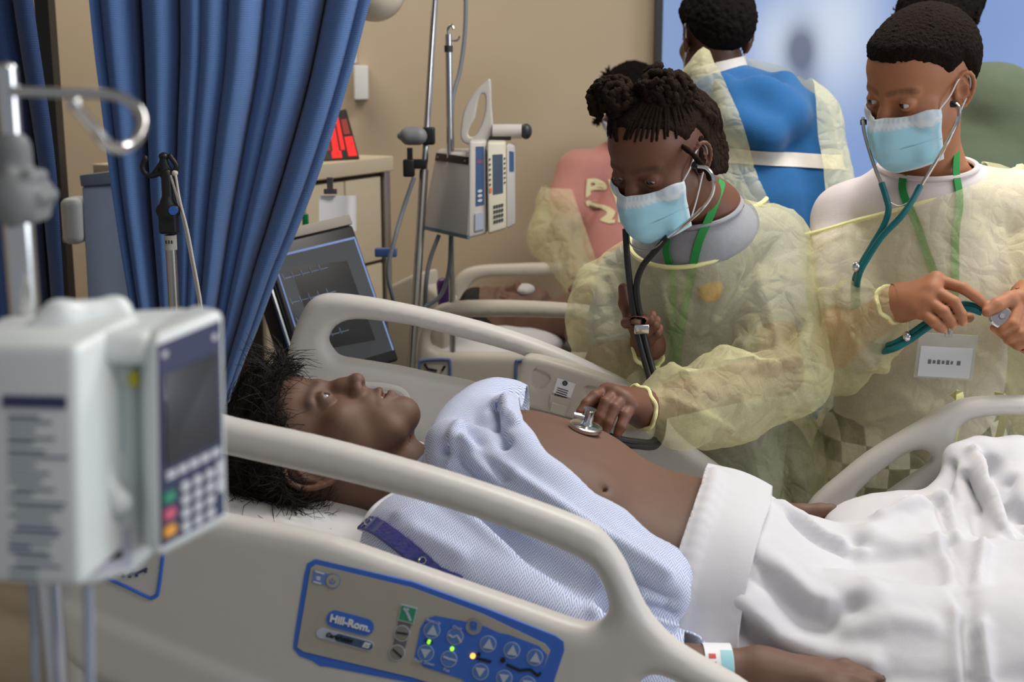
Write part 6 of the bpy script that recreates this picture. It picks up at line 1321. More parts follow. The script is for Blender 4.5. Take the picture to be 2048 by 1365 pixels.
sg = stetho('stethoscope', 'black stethoscope held against the manikin chest by the child with locs', [[(1386, 330, 1.945), (1396, 333, 1.94)], [(1238, 368, 2.06), (1240, 380, 2.05)]],
       [[(1396, 333, 1.94), (1414, 337, 1.935), (1427, 356, 1.935), (1424, 388, 1.945), (1400, 422, 1.96), (1365, 452, 1.985), (1334, 476, 2.01)], [(1240, 380, 2.05), (1247, 410, 2.045), (1250, 440, 2.04), (1252, 464, 2.04)]],
       [[(1251, 458, 2.04), (1254, 510, 2.045), (1260, 570, 2.06), (1268, 630, 2.085), (1280, 690, 2.10), (1300, 760, 2.08), (1318, 820, 2.04), (1310, 880, 1.96), (1270, 884, 1.88), (1228, 876, 1.85), (1192, 862, 1.845)],
        [(1336, 474, 2.01), (1308, 505, 2.03), (1284, 535, 2.045), (1273, 575, 2.06), (1280, 630, 2.085), (1292, 690, 2.10), (1310, 755, 2.08), (1328, 820, 2.04), (1316, 888, 1.965), (1272, 892, 1.885), (1230, 884, 1.852), (1194, 868, 1.847)]],
       [(1257, 466, 2.04), (1262, 490, 2.035), (1285, 501, 2.03), (1310, 496, 2.02), (1326, 482, 2.012)], None, M_rub, P(1275, 650, 2.09))
m = MB(); m.box(P(1283, 658, 2.078), (.024, .013, .016), bev=.002); m.build('tube_clip', M_chrome, sg)
cp = ray_hit(BS, 1170, 862)+TN*.005; cn = unit(TN+A(0, -.06, .0)); c1 = unit(np.cross(cn, A(0, 1, 0))); c2 = np.cross(cn, c1)
m = MB(); m.tube([cp-cn*.002, cp+cn*.003, cp+cn*.005], [.0225, .0225, .018], 32); m.build('chest_piece', M_chrome, sg)
m = MB(); m.tube([cp-cn*.0045, cp-cn*.0015], [.0195, .0215], 32); m.build('diaphragm', M_rub, sg)
m = MB(); m.tube([cp+cn*.004, cp+cn*.010, cp+cn*.024, cp+cn*.027], [.009, .0065, .0065, .009], 20); m.cyl(cp+cn*.014, cp+cn*.014+c1*.02, .004); m.build('stem', M_chrome, sg)
# ------------------------------------------------------------------ boy with teal stethoscope
def boy():
    R = frame((-.76, -.50, -.38), (-.27, -.28, .92)); t = P(1843, 164, 2.08); sc = .0099
    nb = P(1852, 352, 2.21); shL, shR = P(2040, 420, 2.24), P(1700, 440, 2.31); ch = P(1862, 560, 2.29); pe = P(1815, 905, 2.40)
    elR, wrR = P(1668, 690, 2.20), P(1800, 606, 2.06); elL, wrL = P(2140, 690, 2.16), P(2060, 596, 2.05)
    T = thing('person', 'child in yellow gown and blue mask holding a teal stethoscope by the bed foot rail', 'person', A(pe[0], pe[1], 0))
    base = hexc(176, 116, 80); HDs = head_sdf(jaw=.97, lid=(.40, .40)).xf(R, t, sc); L = lambda x, y, z: t+R@(A(x, y, z)*sc)
    B = SDF(); B.cone(L(0, 1.5, -4.5), nb, .047, .055, 0); B.cone(nb, ch, .06, .11, .04); B.chain([shL, nb-A(0, 0, .03), shR], [.048, .055, .048], .03)
    B.chain([ch, (ch+pe)/2, pe], [.12, .11, .125], .05); B.chain([shL, elL, wrL], [.045, .037, .026], .02); B.chain([shR, elR, wrR], [.045, .037, .026], .02)
    kn = [A(pe[0]-.08, pe[1]+.02, .42), A(pe[0]+.09, pe[1]+.02, .42)]; an = [A(pe[0]-.09, pe[1]+.05, .07), A(pe[0]+.10, pe[1]+.05, .07)]
    for k in (0, 1): B.chain([pe+A((-.07, .07)[k], 0, -.02), kn[k], an[k]], [.085, .055, .04], .03)
    mc = loc([(1872, 560, 2.02), (1866, 580, 2.01), (1856, 602, 2.008), (1843, 622, 2.012)])
    fi = [loc([(1925, 576, 1.998), (1950, 593, 1.994), (1968, 608, 1.992)]), loc([(1908, 604, 1.985), (1922, 628, 1.985), (1926, 644, 1.992)]), loc([(1888, 624, 1.985), (1900, 640, 1.988), (1906, 650, 1.996)]), loc([(1868, 644, 1.992), (1880, 654, 1.994), (1886, 658, 2.0)])]
    hand(B, wrR, .024, mc, fi, loc([(1826, 610, 2.05), (1868, 626, 2.045), (1908, 636, 2.035), (1938, 636, 2.025)]), .0088, .0125)
    mc = loc([(2040, 596, 2.005), (2056, 612, 2.005), (2062, 632, 2.008), (2062, 650, 2.014)])
    fi = [loc([(2026, 648, 1.985), (2006, 660, 1.99), (1990, 656, 2.0)]), loc([(2042, 668, 1.985), (2020, 676, 1.99), (2000, 664, 2.005)]), loc([(2056, 682, 1.99), (2036, 690, 1.995), (2016, 680, 2.01)]), loc([(2066, 690, 2.0), (2050, 698, 2.005), (2034, 692, 2.012)])]
    hand(B, wrL, .024, mc, fi, loc([(2044, 596, 2.02), (2020, 598, 1.998), (1994, 610, 1.988), (1974, 624, 1.984)]), .0092, .0125)
    f = lambda p: smin(HDs(p), B(p), .014)
    lo, hi = bounds([an[0], an[1], shL, shR, elL, elR, wrL, t], .14); lo[2] = 0
    v, q = multi(f, [(t-.15, t+.15, .0022), (*bounds(loc([(1800, 545, 2.06), (1975, 665, 1.98)]), .012), .0024), (*bounds(loc([(1968, 590, 2.03), (2062, 690, 1.98)]), .012), .0024)], (lo, hi), .0105)
    o = mesh('body', v, q, skin_mat('skin_warm_brown', base, .58), T); vcol(o, 'Col', nails(v, face_colours(v, R, t, sc, base, lips=False), base))
    eyeballs(R, t, sc, T, gaze=(-.30, -1, .02), iris=(.03, .016, .01), white=(.62, .60, .58))
    face_mask(R, t, sc, T, .8, HDs)
    hairline_cap(HDs, R, t, sc, 1.05, 6.9, 2.7, -5.2, .16, 4.2, .0020, T, mat('short_black_hair', hexc(30, 22, 18), .95, var=.5, scale=260, bump=1.0, bscale=500, spec=.1), 'short_hair')
    S = SDF(); S.cone(nb+A(0, 0, -.05), ch, .10, .135, 0); S.chain([shL, nb-A(0, 0, .05), shR], [.066, .082, .066], .03); S.cone(nb-A(0, 0, .02), nb+unit(L(0, 1.5, -4.5)-nb)*.03, .068, .060, .02); S.chain([ch, (ch+pe)/2, pe+A(0, 0, .03)], [.135, .135, .145], .05)
    S.cone(shL, shL*.4+elL*.6, .064, .06, .02); S.cone(shR, shR*.4+elR*.6, .064, .062, .02)
    nd = unit(L(0, 1.5, -4.5)-nb); lo2, hi2 = bounds([shL, shR, elL, elR, pe, nb], .17); lo2[2] = pe[2]-.06
    v, q = nets(S, lo2, hi2, .006); v = relax(v, q, 1); v = crumple(v, q, .003, 14, (), 6, sharp=.3)
    nd = unit(nd*.35+EZ*.65); nk = lambda p: .020-(p-nb)@nd
    v, q = clip(v, q, nk, .006); v, q = clip(v, q, lambda p: p[:, 2]-(pe[2]+.05), .006)
    M_sh = fabric('pale_pink_cotton', hexc(214, 204, 204), .03, .3, 900); so = mesh('t_shirt', v, q, M_sh, T)
    a1 = unit(np.cross(nd, A(0, 1, 0))); a2 = np.cross(nd, a1); ring = np.array([nb+nd*.016+(a1*math.cos(k)+a2*math.sin(k))*.060 for k in np.linspace(0, 6.2832, 49)])
    for _ in range(4): ring = onto(S, ring, .001, 3); ring = ring-((ring-nb)@nd-.019)[:, None]*nd
    m = MB(); m.tube(ring, .0048, 8); sub(m.build('collar', M_sh), so)
    b = N('checked_trousers'); tc = b.n('TexCoord').outputs['Object']; mp = b.n('Mapping', {0: tc, 3: (1, 0, 1)}); ck = b.n('TexChecker', {0: mp.outputs[0], 1: hexc(66, 66, 72), 2: hexc(206, 202, 196), 3: 27.0}).outputs[0]
    M_ck = b.end(b.n('BsdfPrincipled', {'Base Color': ck, 'Roughness': .85}).outputs[0]); S2 = SDF()
    for k in (0, 1): S2.chain([pe+A((-.06, .07)[k], -.02, .0), kn[k], an[k]+A(0, 0, .02)], [.12, .085, .066], .03)
    v, q = nets(S2, A(pe[0]-.3, pe[1]-.22, .03), A(pe[0]+.32, pe[1]+.25, pe[2]+.16), .009); mesh('trousers', crumple(v, q, .006, 9, (), 4), q, M_ck, T); shoes(None, an, (0, -1), T, M_shoe)
    G = SDF(); G.cone(nb+A(0, .01, -.085), ch, .115, .152, 0); G.chain([ch, P(1850, 760, 2.34), P(1815, 960, 2.40), A(pe[0], pe[1]+.03, .40)], [.152, .155, .175, .20], .05); G.cone(P(1930, 600, 2.28), P(1940, 820, 2.33), .12, .13, .05)
    G.chain([shR+A(0, 0, -.005), P(1680, 560, 2.26), elR], [.074, .078, .072], .03); G.chain([elR, P(1725, 660, 2.13), wrR+A(-.012, .008, -.006)], [.068, .062, .033], .03); G.chain([P(1640, 640, 2.24), P(1650, 720, 2.21), P(1690, 745, 2.17)], [.035, .04, .03], .03)
    G.chain([shL, elL], [.075, .07], .03); G.chain([elL, wrL+A(.02, .006, 0)], [.066, .034], .03)
    cutp = plane_cut(P(1640, 462, 2.25), P(1850, 404, 2.12), P(2030, 336, 2.25), P(1850, 800, 2.3))
    e2 = spline([P(*p) for p in ((1621, 471, 2.28), (1670, 443, 2.22), (1758, 410, 2.16), (1825, 404, 2.14), (1909, 400, 2.14), (1969, 380, 2.16), (2029, 336, 2.22), (2060, 330, 2.3))], 44)
    g0 = np.array([cutp(np.array([r_]))[0]-cutp(np.zeros((1, 3)))[0] for r_ in np.eye(3)])
    for _ in range(5): e2 = onto(G, e2, .004); e2 = e2-cutp(e2)[:, None]*g0
    lo3, hi3 = bounds([shL, shR, elL, elR, wrL, wrR, pe], .22); lo3[2] = .36
    hg = lambda x, y: ray_hit(G, x, y); F = lambda pts, a, w: (ray_hits(G, pts), a, w)
    folds = [F([(1700, 430), (1690, 500), (1700, 560), (1690, 620)], .012, .010), F([(1640, 600), (1690, 590), (1760, 570)], .014, .010), F([(1650, 560), (1660, 640), (1640, 720)], .014, .010), F([(1690, 640), (1720, 700), (1740, 730)], .010, .008), F([(1760, 560), (1770, 600), (1790, 640)], -.010, .008), F([(1740, 580), (1700, 660), (1680, 740)], -.012, .012), F([(1760, 720), (1790, 780), (1860, 830)], .012, .010), F([(1780, 700), (1830, 760), (1900, 810)], -.012, .012), F([(1900, 800), (1820, 820), (1740, 840)], .010, .007), F([(1990, 420), (2000, 520), (2020, 640)], .012, .010), F([(1940, 700), (1990, 740), (2020, 790)], .008, .010), F([(1700, 850), (1690, 920), (1670, 980)], .014, .014), F([(1760, 870), (1755, 940), (1760, 1000)], -.014, .016), F([(1830, 480), (1835, 600), (1830, 700)], -.006, .014)]
    gown('isolation_gown', G, [lambda p: cutp(p)+np.maximum(2.06-p[:, 1], 0)*4, lambda p: p[:, 2]-.42, lambda p: np.linalg.norm(p-nb-A(0, .03, .02), axis=1)-.075], [(wrR+A(-.010, .006, -.004), wrR-elR, .032), (wrL+A(.008, 0, 0), wrL-elL, .033)], folds, 9, T, amp=(.012, .004), lo=lo3, hi=hi3, necks=[e2], inner=S)
    for pts in ([(1990, 790, 2.10), (2010, 800, 2.06), (2004, 850, 2.06), (1992, 900, 2.1), (1985, 960, 2.14)], [(1905, 795, 2.14), (1920, 790, 2.12), (1912, 850, 2.12), (1900, 920, 2.12), (1893, 980, 2.14)]):
        p = spline([P(*k) for k in pts], 24); V_, F_ = flat_ribbon(p, A(-.2, -1, .1), .012, .0007); m = MB(); m.add(V_, F_); m.build('gown_tie', M_band, T)
    lan = thing('lanyard', 'green ribbon lanyard with a white name badge on the child with short hair', 'lanyard', P(1917, 720, 2.15))
    Gi = lambda p: G(p)+.010
    for k_, pts in enumerate(([(1778, 330, 2.1), (1800, 385, 2.12), (1826, 440, 2.12), (1850, 500, 2.13), (1878, 570, 2.13), (1908, 660, 2.13)], [(1910, 300, 2.14), (1916, 350, 2.12), (1918, 410, 2.12), (1917, 500, 2.12), (1914, 600, 2.13), (1912, 668, 2.13)])):
        p = onto(S, spline([P(*k) for k in pts], 34), .0035); V_, F_ = flat_ribbon(p, grad(S, p), .013); m = MB(); m.add(V_, F_); m.build('ribbon', M_lany, lan)
    c = onto(G, [P(1916, 745, 2.08)], .020)[0]; n_ = unit(grad(S, [c])[0]*A(.35, 1, .3)); ex_ = unit(np.cross(A(0, 0, 1), -n_))*-1; ex_ = ex_ if ex_[0] > 0 else -ex_; ez_ = np.cross(n_, ex_); ez_ = ez_ if ez_[2] > 0 else -ez_; tilt = .05; ex_, ez_ = ex_*math.cos(tilt)-ez_*math.sin(tilt), ez_*math.cos(tilt)+ex_*math.sin(tilt)
    RB = np.stack([ex_, -n_, ez_], 1)
    m = MB(); m.box(c+ez_*.006, (.098, .0016, .078), RB, bev=.0006); m.build('badge_sleeve', mat('clear_vinyl', hexc(225, 228, 226), .25, alpha=.35), lan)
    m = MB(); m.box(c+n_*.001-ez_*.004, (.086, .001, .052), RB); m.build('badge_card', mat('badge_card_white', hexc(238, 240, 244), .6, var=.01), lan, smooth=False)
    ink = mat('badge_soft_ink', hexc(120, 122, 130), .7); x = -.030
    for w in (.008, .007, .008, .007, .008, .006, -.004, .009):
        if w < 0: x -= w; continue
        m = MB(); m.box(c+n_*.0017+ex_*(x+w/2)-ez_*.004, (w*.62, .0006, .0075 if w > .0075 else .0058), RB); m.build('badge_print', ink, lan, smooth=False); x += w
    m = MB(); m.tube(spline([c+ez_*.045+n_*.001, c+ez_*.058+n_*.002, P(1912, 672, 2.13)*.0+onto(S, [P(1912, 672, 2.12)], .008)[0]], 10), .0025, 8); m.box(c+ez_*.046, (.012, .004, .012), RB); m.build('badge_clip', M_steel, lan)
boy()
tl = stetho('stethoscope', 'teal stethoscope worn in the ears and held by the child with short hair', [[(1902, 208, 2.005), (1912, 208, 2.0)], [(1727, 240, 2.12), (1727, 250, 2.12)]],
       [[(1912, 208, 2.0), (1919, 218, 1.995), (1916, 240, 1.995), (1900, 275, 2.01), (1875, 318, 2.04), (1842, 372, 2.07)], [(1726, 236, 2.12), (1728, 262, 2.11), (1738, 300, 2.10), (1750, 336, 2.09), (1764, 372, 2.08)]],
       [[(1763, 366, 2.08), (1772, 395, 2.075), (1777, 420, 2.075), (1768, 450, 2.08), (1745, 490, 2.09), (1722, 530, 2.10), (1708, 570, 2.14), (1712, 640, 2.20), (1745, 690, 2.12), (1780, 690, 2.06), (1815, 672, 2.045), (1850, 648, 2.03), (1890, 624, 2.02), (1930, 608, 2.01), (1964, 618, 2.0)],
        [(1841, 372, 2.07), (1824, 402, 2.065), (1800, 436, 2.065), (1765, 472, 2.075), (1738, 512, 2.088), (1718, 550, 2.10), (1714, 590, 2.14), (1722, 650, 2.19), (1748, 700, 2.115), (1782, 700, 2.05), (1818, 682, 2.04), (1852, 658, 2.026), (1892, 634, 2.016), (1932, 618, 2.006), (1964, 626, 1.998)]],
       [(1768, 378, 2.08), (1775, 400, 2.075), (1800, 412, 2.07), (1825, 398, 2.068), (1836, 380, 2.068)], None, M_teal, P(1850, 650, 2.03))
for a in ((1712, 534, 2.095), (1814, 674, 2.038)): m = MB(); m.ball(P(*a), (.007, .007, .009), 10); m.build('tube_clip', M_chrome, tl)
cp = P(2002, 634, 1.992); cn = unit(A(-.1, -.93, .35)); m = MB(); m.tube([cp-cn*.004, cp+cn*.002, cp+cn*.004], [.0185, .0185, .0165], 32); m.build('chest_piece', M_chrome, tl)
m = MB(); m.tube([cp+cn*.0035, cp+cn*.0045], [.015, .0145], 28); m.build('diaphragm', mat('diaphragm_grey', hexc(140, 136, 142), .3, .4), tl); m = MB(); m.tube([cp+cn*.004, cp+cn*.007], [.005, .004], 16); m.build('bell', M_chrome, tl)
m = MB(); m.cyl(P(1964, 622, 2.0), P(1984, 628, 1.995), .005); m.build('stem', M_chrome, tl)
# ================================================================== children further back
def backer(label, t, face, up, sc, nb, shA, shB, elA, elB, wrA, wrB, pe, skin, top_name, top_mat, hair, h=.006, hair_off=1.3, chest=.12):
    R = frame(face, up); T = thing('person', label, 'person', A(pe[0], pe[1], 0)); HDs = head_sdf().xf(R, t, sc); L = lambda x, y, z: t+R@(A(x, y, z)*sc); ch = (shA+shB)/2*.55+(nb*.1+pe*.35)
    B = SDF(); B.cone(L(0, 1.5, -4.5), nb, .046, .052, 0); B.chain([shA, nb-EZ*.03, shB], [.045, .05, .045], .03); B.chain([ch, pe], [chest-.02, chest-.01], .04)
    for a, b, c in ((shA, elA, wrA), (shB, elB, wrB)): B.chain([a, b, c], [.044, .036, .026], .02); d = unit(c-b); s_ = unit(np.cross(d, EZ)); mc = [c+d*.055+s_*k for k in (-.022, -.008, .007, .021)]; hand(B, c, .022, mc, [[m+d*.03-EZ*.006, m+d*.05-EZ*.016, m+d*.06-EZ*.026] for m in mc], [c+d*.02+s_*.02, c+d*.045+s_*.04, c+d*.065+s_*.045], .0085, .0115)
    kn = [A(pe[0]-.08, pe[1], .42), A(pe[0]+.08, pe[1], .42)]; an = [A(pe[0]-.09, pe[1]+.02, .07), A(pe[0]+.09, pe[1]+.02, .07)]
    for k in (0, 1): B.chain([pe+A((-.07, .07)[k], 0, -.02), kn[k], an[k]], [.085, .055, .04], .03)
    lo, hi = bounds([shA, shB, elA, elB, wrA, wrB, pe, t, an[0]], .16); lo[2] = 0
    v, q = multi(lambda p: smin(HDs(p), B(p), .014), [(t-.14, t+.14, .0036)], (lo, hi), .012); base = skin; o = mesh('body', v, q, skin_mat('skin_%02d' % len(bpy.data.materials), skin, .48), T); vcol(o, 'Col', face_colours(v, R, t, sc, skin, lips=True)); NAILS.clear()
    eyeballs(R, t, sc, T)
    if hair: hairline_cap(HDs, R, t, sc, hair_off, 6.6, 2.0, -6.0, .35, 1.6, .0034, T, hair, 'hair')
    S = SDF(); S.chain([shA, nb-EZ*.06, shB], [.064, .072, .064], 0); S.cone(nb-EZ*.05, ch, .09, chest+.015, .04); S.chain([ch, pe+EZ*.03], [chest+.015, chest+.02], .05)
    for a, b, c in ((shA, elA, wrA), (shB, elB, wrB)): S.chain([a, b, c], [.062, .056, .042], .02)
    return R, T, HDs, L, S, ch, kn, an, B
def finish(T, S, lo, hi, zmin, nb, nd, m, name, kn, an, pe, trm, seed, h=.007, amp=.004):
    v, q = nets(lambda p: S(p), lo, hi, h); v = relax(v, q, 1); v = crumple(v, q, amp, 10, (), seed, sharp=.3); v, q = clip(v, q, lambda p: np.minimum(p[:, 2]-zmin, np.linalg.norm((p-nb)-((p-nb)@nd)[:, None]*nd, axis=1)-.055+np.maximum(-((p-nb)@nd)-.01, 0)*2), h); o = mesh(name, v, q, m, T)
    S2 = SDF()
    for k in (0, 1): S2.chain([pe+A((-.06, .06)[k], 0, 0), kn[k], an[k]+A(0, 0, .02)], [.11, .078, .06], .03)
    v, q = nets(S2, A(pe[0]-.3, pe[1]-.2, .03), A(pe[0]+.3, pe[1]+.22, pe[2]+.14), .012); mesh('trousers', v, q, trm, T); shoes(None, an, (0, 1), T, M_shoe); return o
M_tr = fabric('navy_trousers', hexc(50, 54, 66)); M_bh = mat('background_black_hair', hexc(22, 17, 15), .95, var=.5, scale=200, bump=1.0, bscale=300, spec=.1)
M_gy2 = gown_mat('isolation_gown_pale', hexc(251, 247, 206), .47, hexc(247, 240, 184))
# -- blue hooded top, seen from behind
def hood_kid():
    t = P(1430, 72, 2.78); nb = P(1445, 165, 2.78); shA, shB = P(1395, 235, 2.84), P(1598, 250, 2.72); pe = P(1530, 800, 2.76); elA, elB = P(1360, 430, 2.80), P(1655, 430, 2.68); wrA, wrB = P(1400, 560, 2.90), P(1640, 560, 2.85)
    M_b = fabric('royal_blue_fleece', hexc(10, 86, 144), .08, .4, 500); r = backer('child in royal blue hooded top with white stripe facing the wall display', t, (-.2, .95, -.12), (0, .1, 1), .0095, nb, shA, shB, elA, elB, wrA, wrB, pe, hexc(96, 62, 46), 'hoodie', M_b, M_bh, chest=.14)
    R, T, HDs, L, S, ch, kn, an, B = r; ch2 = P(1505, 360, 2.78); S.ell(ch2, (.16, .11, .22), .06)
    S.chain(loc([(1448, 165, 2.67), (1480, 245, 2.63), (1530, 272, 2.625), (1580, 232, 2.65), (1572, 165, 2.71)]), [.022, .030, .034, .032, .022], .03); S.ell(P(1520, 205, 2.65), (.06, .03, .055), .03)
    lo, hi = bounds([shA, shB, elA, elB, wrA, wrB, pe], .17); lo[2] = pe[2]-.03; nd = unit(L(0, 1.5, -4.5)-nb)
    o = finish(T, S, lo, hi, pe[2]-.01, nb, nd, M_b, 'hooded_top', kn, an, pe, M_tr, 4, .0065)
    z1, z0 = P(1560, 302, 2.67)[2], P(1560, 330, 2.67)[2]; St = lambda p: S(p)-.004
    v, q = nets(St, A(lo[0], lo[1], z0-.03), A(hi[0], hi[1], z1+.03), .006); sl = .06; c0 = P(1560, 316, 2.67); v, q = clip(v, q, lambda p: (z1-z0)/2-np.abs(p[:, 2]-c0[2]+(p[:, 0]-c0[0])*sl), .006); sub(mesh('chest_stripe', v, q, fabric('white_stripe', hexc(214, 208, 200))), o)
    v, q = nets(SDF().cone(nb+nd*.005-EZ*.02, nb+nd*.050, .066, .058, 0), nb-.13, nb+.13, .006); v, q = clip(v, q, lambda p: .045-((p-nb)@nd), .006); sub(mesh('white_collar', v, q, fabric('white_knit', hexc(212, 206, 200))), o)
    G = SDF(); G.fn(lambda p: S(p)-.016); G.chain([elA, wrA], [.075, .05], .03); G.chain([elB, wrB], [.07, .05], .03)
    pk = P(1408, 103, 2.70); G.cone(P(1400, 150, 2.71), pk, .035, .008, .03); G.cone(P(1385, 190, 2.76), P(1408, 128, 2.71), .05, .02, .03)
    la = np.array([(P(x, y, 2.66)[2], P(x, y, 2.66)[0]) for x, y in ((1425, 100), (1432, 130), (1455, 200), (1482, 280), (1505, 350), (1535, 420), (1570, 520), (1590, 700), (1595, 1200))])[::-1]; lb = np.array([(P(x, y, 2.66)[2], P(x, y, 2.66)[0]) for x, y in ((1640, 100), (1622, 215), (1628, 260), (1638, 330), (1640, 400), (1600, 520), (1592, 700), (1595, 1200))])[::-1]
    cut = lambda p: np.where(p[:, 1] > 2.80, .02, np.maximum(np.interp(p[:, 2], la[:, 0], la[:, 1])-p[:, 0], p[:, 0]-np.interp(p[:, 2], lb[:, 0], lb[:, 1])))
    G.chain([ch2, P(1520, 700, 2.78), A(pe[0], pe[1], .5)], [.15, .17, .20], .05)
    lo3, hi3 = lo.copy()-.05, hi.copy()+.05; lo3[2] = .45; hi3[2] = pk[2]+.03
    gown('isolation_gown', G, [cut, lambda p: np.linalg.norm(p-t-A(0, .02, 0), axis=1)-.094, lambda p: p[:, 2]-.5], [], [], 21, T, amp=(.006, .003), h=.0085, lo=lo3, hi=hi3, mat_=M_gy2)
    for s in (-1, 1): b = MB(); b.tube(spline([L(7.0*s, -2.0, -.8), L(7.35*s, -.2, 1.6), L(7.7*s, 1.5, 2.2), L(7.95*s, 2.4, .6), L(7.6*s, 1.8, -2.4), L(7.0*s, 0, -4.4), L(6.4*s, -3, -7)], 24), .0016, 6); b.build('mask_loop', M_loop, T)
hood_kid()
def green_kid():
    t = P(1884, 62, 2.86); nb = P(1925, 165, 2.86); shA, shB = P(1985, 215, 2.78), P(1905, 205, 2.94); pe = P(1990, 780, 2.84); elA, elB = P(2085, 380, 2.76), P(1900, 420, 2.96); wrA, wrB = P(2130, 520, 2.85), P(1930, 560, 2.98)
    M_o = fabric('olive_fleece', hexc(80, 92, 72), .08, .3, 500); r = backer('child in olive green sweater standing behind the short-haired child', t, (.62, .75, -.1), (0, 0, 1), .0102, nb, shA, shB, elA, elB, wrA, wrB, pe, hexc(84, 54, 42), 'sweater', M_o, M_bh, hair_off=2.0, chest=.15)
    R, T, HDs, L, S, ch, kn, an, B = r; S.ell(P(2015, 360, 2.86), (.17, .13, .24), .06); S.chain(loc([(1930, 165, 2.8), (1990, 190, 2.77), (2060, 230, 2.77)]), [.04, .06, .06], .04)
    lo, hi = bounds([shA, shB, elA, elB, wrA, wrB, pe], .17); lo[2] = pe[2]-.03; finish(T, S, lo, hi, pe[2]-.01, nb, unit(L(0, 1.5, -4.5)-nb), M_o, 'sweater', kn, an, pe, M_tr, 6, .008, .007)
green_kid()
def pink_kid(label, dx, pf, with_print=True):
    Q = lambda x, y, d: pf(x, y, 3.75+(d-3.18)*1.15); K = 1.2
    t = Q(1262, 212, 3.35); nb = Q(1245, 300, 3.38); shA, shB = Q(1160, 345, 3.36), Q(1330, 345, 3.44); pe = Q(1255, 800, 3.45); elA, elB = Q(1118, 470, 3.32), Q(1370, 480, 3.42); wrA, wrB = Q(1160, 560, 3.18), Q(1320, 580, 3.25)
    M_p = fabric('dusty_pink_cotton', hexc(196, 134, 124), .06); r = backer(label, t, (-.45, -.8, -.35), (-.1, -.25, .95), .0108, nb, shA, shB, elA, elB, wrA, wrB, pe, hexc(104, 64, 46), 'shirt', M_p, M_bh, hair_off=.9, chest=.15)
    R, T, HDs, L, S, ch, kn, an, B = r; lo, hi = bounds([shA, shB, elA, elB, wrA, wrB, pe], .17); lo[2] = pe[2]-.03
    S.ops = S.ops[:-4]
    for a, b in ((shA, elA), (shB, elB)): S.cone(a, a*.5+b*.5, .072, .07, .02)
    o = finish(T, S, lo, hi, pe[2]-.01, nb, unit(L(0, 1.5, -4.5)-nb), M_p, 't_shirt', kn, an, pe, M_tr, 8, .008)
    face_mask(R, t, sc=.0108, parent=T, HD_=HDs)
    for c, rd in ((Q(1218, 150, 3.36), .022), (Q(1196, 242, 3.33), .015)):
        m = MB(); rr = np.random.default_rng(3)
        for k in range(60): d = unit(rr.normal(0, 1, 3)); m.tube([c, c+d*rd*.7, c+d*rd*rr.uniform(1, 1.5)], [.004, .003, .0006], 4, cap=False)
        k_ = m.build('hair_puff', M_bh, T, auto=0); k_['kind'] = 'stuff'
    m = MB(); c = Q(1230, 150, 3.34); m.tube([c+A(.008*math.cos(a), 0, .008*math.sin(a)) for a in np.linspace(0, 6.283, 17)], .003, 6); m.build('hair_tie', mat('red_elastic', hexc(190, 50, 40), .6), T)
    if with_print:
        M_pr = mat('cream_print', hexc(226, 214, 170), .8)
        for s_, x, y in (('BE', 1222, 370), ('21', 1222, 412)):
            cu_ = bpy.data.curves.new('print', 'FONT'); cu_.body = s_; cu_.size = .08; cu_.align_x = 'CENTER'; cu_.align_y = 'CENTER'; cu_.extrude = .0; cu_.offset = .003
            to = bpy.data.objects.new('tmp', cu_); COL.objects.link(to); me = bpy.data.meshes.new_from_object(to.evaluated_get(bpy.context.evaluated_depsgraph_get())); bpy.data.objects.remove(to)
            bm = bmesh.new(); bm.from_mesh(me); bmesh.ops.subdivide_edges(bm, edges=bm.edges[:], cuts=2, use_grid_fill=True); bm.to_mesh(me); bm.free()
            n = len(me.vertices); p = np.zeros(n*3); me.vertices.foreach_get('co', p); p = p.reshape(-1, 3); c = Q(x, y, 3.22); w = onto(S, c+np.stack([p[:, 0], 0*p[:, 0], p[:, 1]], 1), .003); me.vertices.foreach_set('co', w.ravel().astype(np.float32)); me.materials.clear(); me.materials.append(M_pr)
            po = bpy.data.objects.new('shirt_print', me); COL.objects.link(po); sub(po, o)
    G = SDF(); G.chain([shA, elA], [.085, .09], 0); G.chain([elA, wrA], [.085, .042], .03); G.chain([shB, elB], [.085, .085], .03); G.chain([elB, wrB], [.08, .042], .03); G.fn(lambda p: S(p)-.015, .03); G.chain([ch, pe, A(pe[0], pe[1], .5)], [.16, .18, .22], .04)
    lo3, hi3 = lo-.05, hi+.05; lo3[2] = .45
    nd = A(0, -.4, .9); c0 = Q(1230, 330, 3.3)
    gown('isolation_gown', G, [lambda p: np.maximum(Q(1230, 545, 3.35)[2]-p[:, 2], np.minimum(Q(1150, 372, 3.35)[2]-p[:, 2], np.interp(p[:, 2], [Q(1200, 545, 3.35)[2], Q(1140, 372, 3.35)[2]], [Q(1200, 545, 3.35)[0], Q(1140, 372, 3.35)[0]])-p[:, 0])), lambda p: p[:, 2]-.5], [], [(np.array([wrA, elA])+A(0, -.06, .03), .012, .015), (np.array([elA, shA])+A(.01, -.07, 0), .014, .012)], 31, T, amp=(.012, .005), h=.0085, lo=lo3, hi=hi3, mat_=M_gy2)
pink_kid('child in dusty pink shirt and yellow gown leaning over the bed by the wall', 0, P)
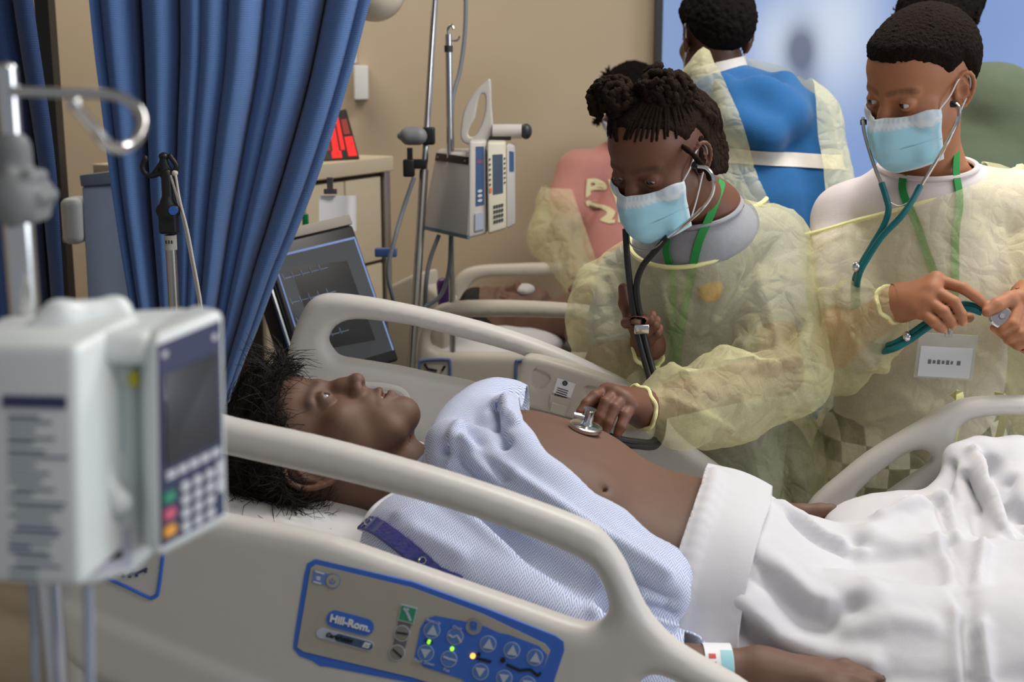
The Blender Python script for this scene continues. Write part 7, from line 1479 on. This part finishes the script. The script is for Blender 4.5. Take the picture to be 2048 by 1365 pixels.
# -- second manikin on the far bed
def far_manikin():
    t = P(1000, 645, 3.42); R = frame((.12, -.1, .98), (-.98, 0, .12)); T = thing('patient_manikin', 'second dark manikin with face mask lying in the bed by the wall', 'manikin', BED(.1, (V_B1+V_B2)/2, z2))
    HDs = head_sdf().xf(R, t, .0100); vm = (t-O0)@EV; um = (t-O0)@EU; zb = z2
    B = SDF(); B.cone(t+R@A(0, .015, -.045), BED(um+.19, vm, zb+.09), .05, .055, 0); B.ell(BED(um+.36, vm, zb+.09), (.2, .16, .095), .05, BR); B.ell(BED(um+.62, vm, zb+.085), (.2, .15, .085), .05, BR)
    for s in (-1, 1): B.chain([BED(um+.24, vm+s*.17, zb+.08), BED(um+.5, vm+s*.24, zb+.05), BED(um+.72, vm+s*.22, zb+.05)], [.05, .04, .03], .03); B.chain([BED(um+.75, vm+s*.08, zb+.07), BED(um+1.15, vm+s*.09, zb+.06)], [.075, .05], .03)
    xs = np.array([BED(um+a, vm+b, 0) for a in (-.15, 1.22) for b in (-.32, .32)]); lo = A(xs[:, 0].min(), xs[:, 1].min(), zb-.03); hi = A(xs[:, 0].max(), xs[:, 1].max(), zb+.3)
    v, q = multi(lambda p: smin(HDs(p), B(p), .015), [(t-.14, t+.14, .004)], (lo, hi), .011); o = mesh('body', v, q, M_pskin, T); vcol(o, 'Col', face_colours(v, R, t, .01, hexc(110, 78, 60)))
    hairline_cap(HDs, R, t, .01, 1.4, 6.4, 2.0, -6.0, .3, 1.5, .004, T, M_hair, 'wig')
    g = mat('mask_grey', hexc(190, 186, 184), .6); s = SDF(); s.ell(t+R@A(0, -.098, -.055), (.028, .036, .016), 0); c = t+R@A(0, -.1, -.05); v, q = nets(s, c-.07, c+.07, .005); mesh('face_mask', v, q, g, T)
    G = SDF(); G.fn(lambda p: B(p)-.014); v, q = nets(G, lo, hi, .009); v, q = clip(v, q, lambda p: np.minimum((p-O0)@EU-um-.27, p[:, 2]-zb-.005), .009); v = crumple(v, q, .012, 9, (), 12); mesh('grey_gown', v, q, fabric('grey_gown', hexc(150, 148, 152)), T)
    s = SDF(); c = BED(um-.02, vm, zb+.025); s.ell(c, (.2, .3, .05), 0, BR); v, q = nets(s, c-.36, c+.36, .012); tag(mesh('pillow', v, q, fabric('pillow_cotton', hexc(226, 224, 224))), 'white pillow under the second manikin on the far bed', 'pillow')
far_manikin()
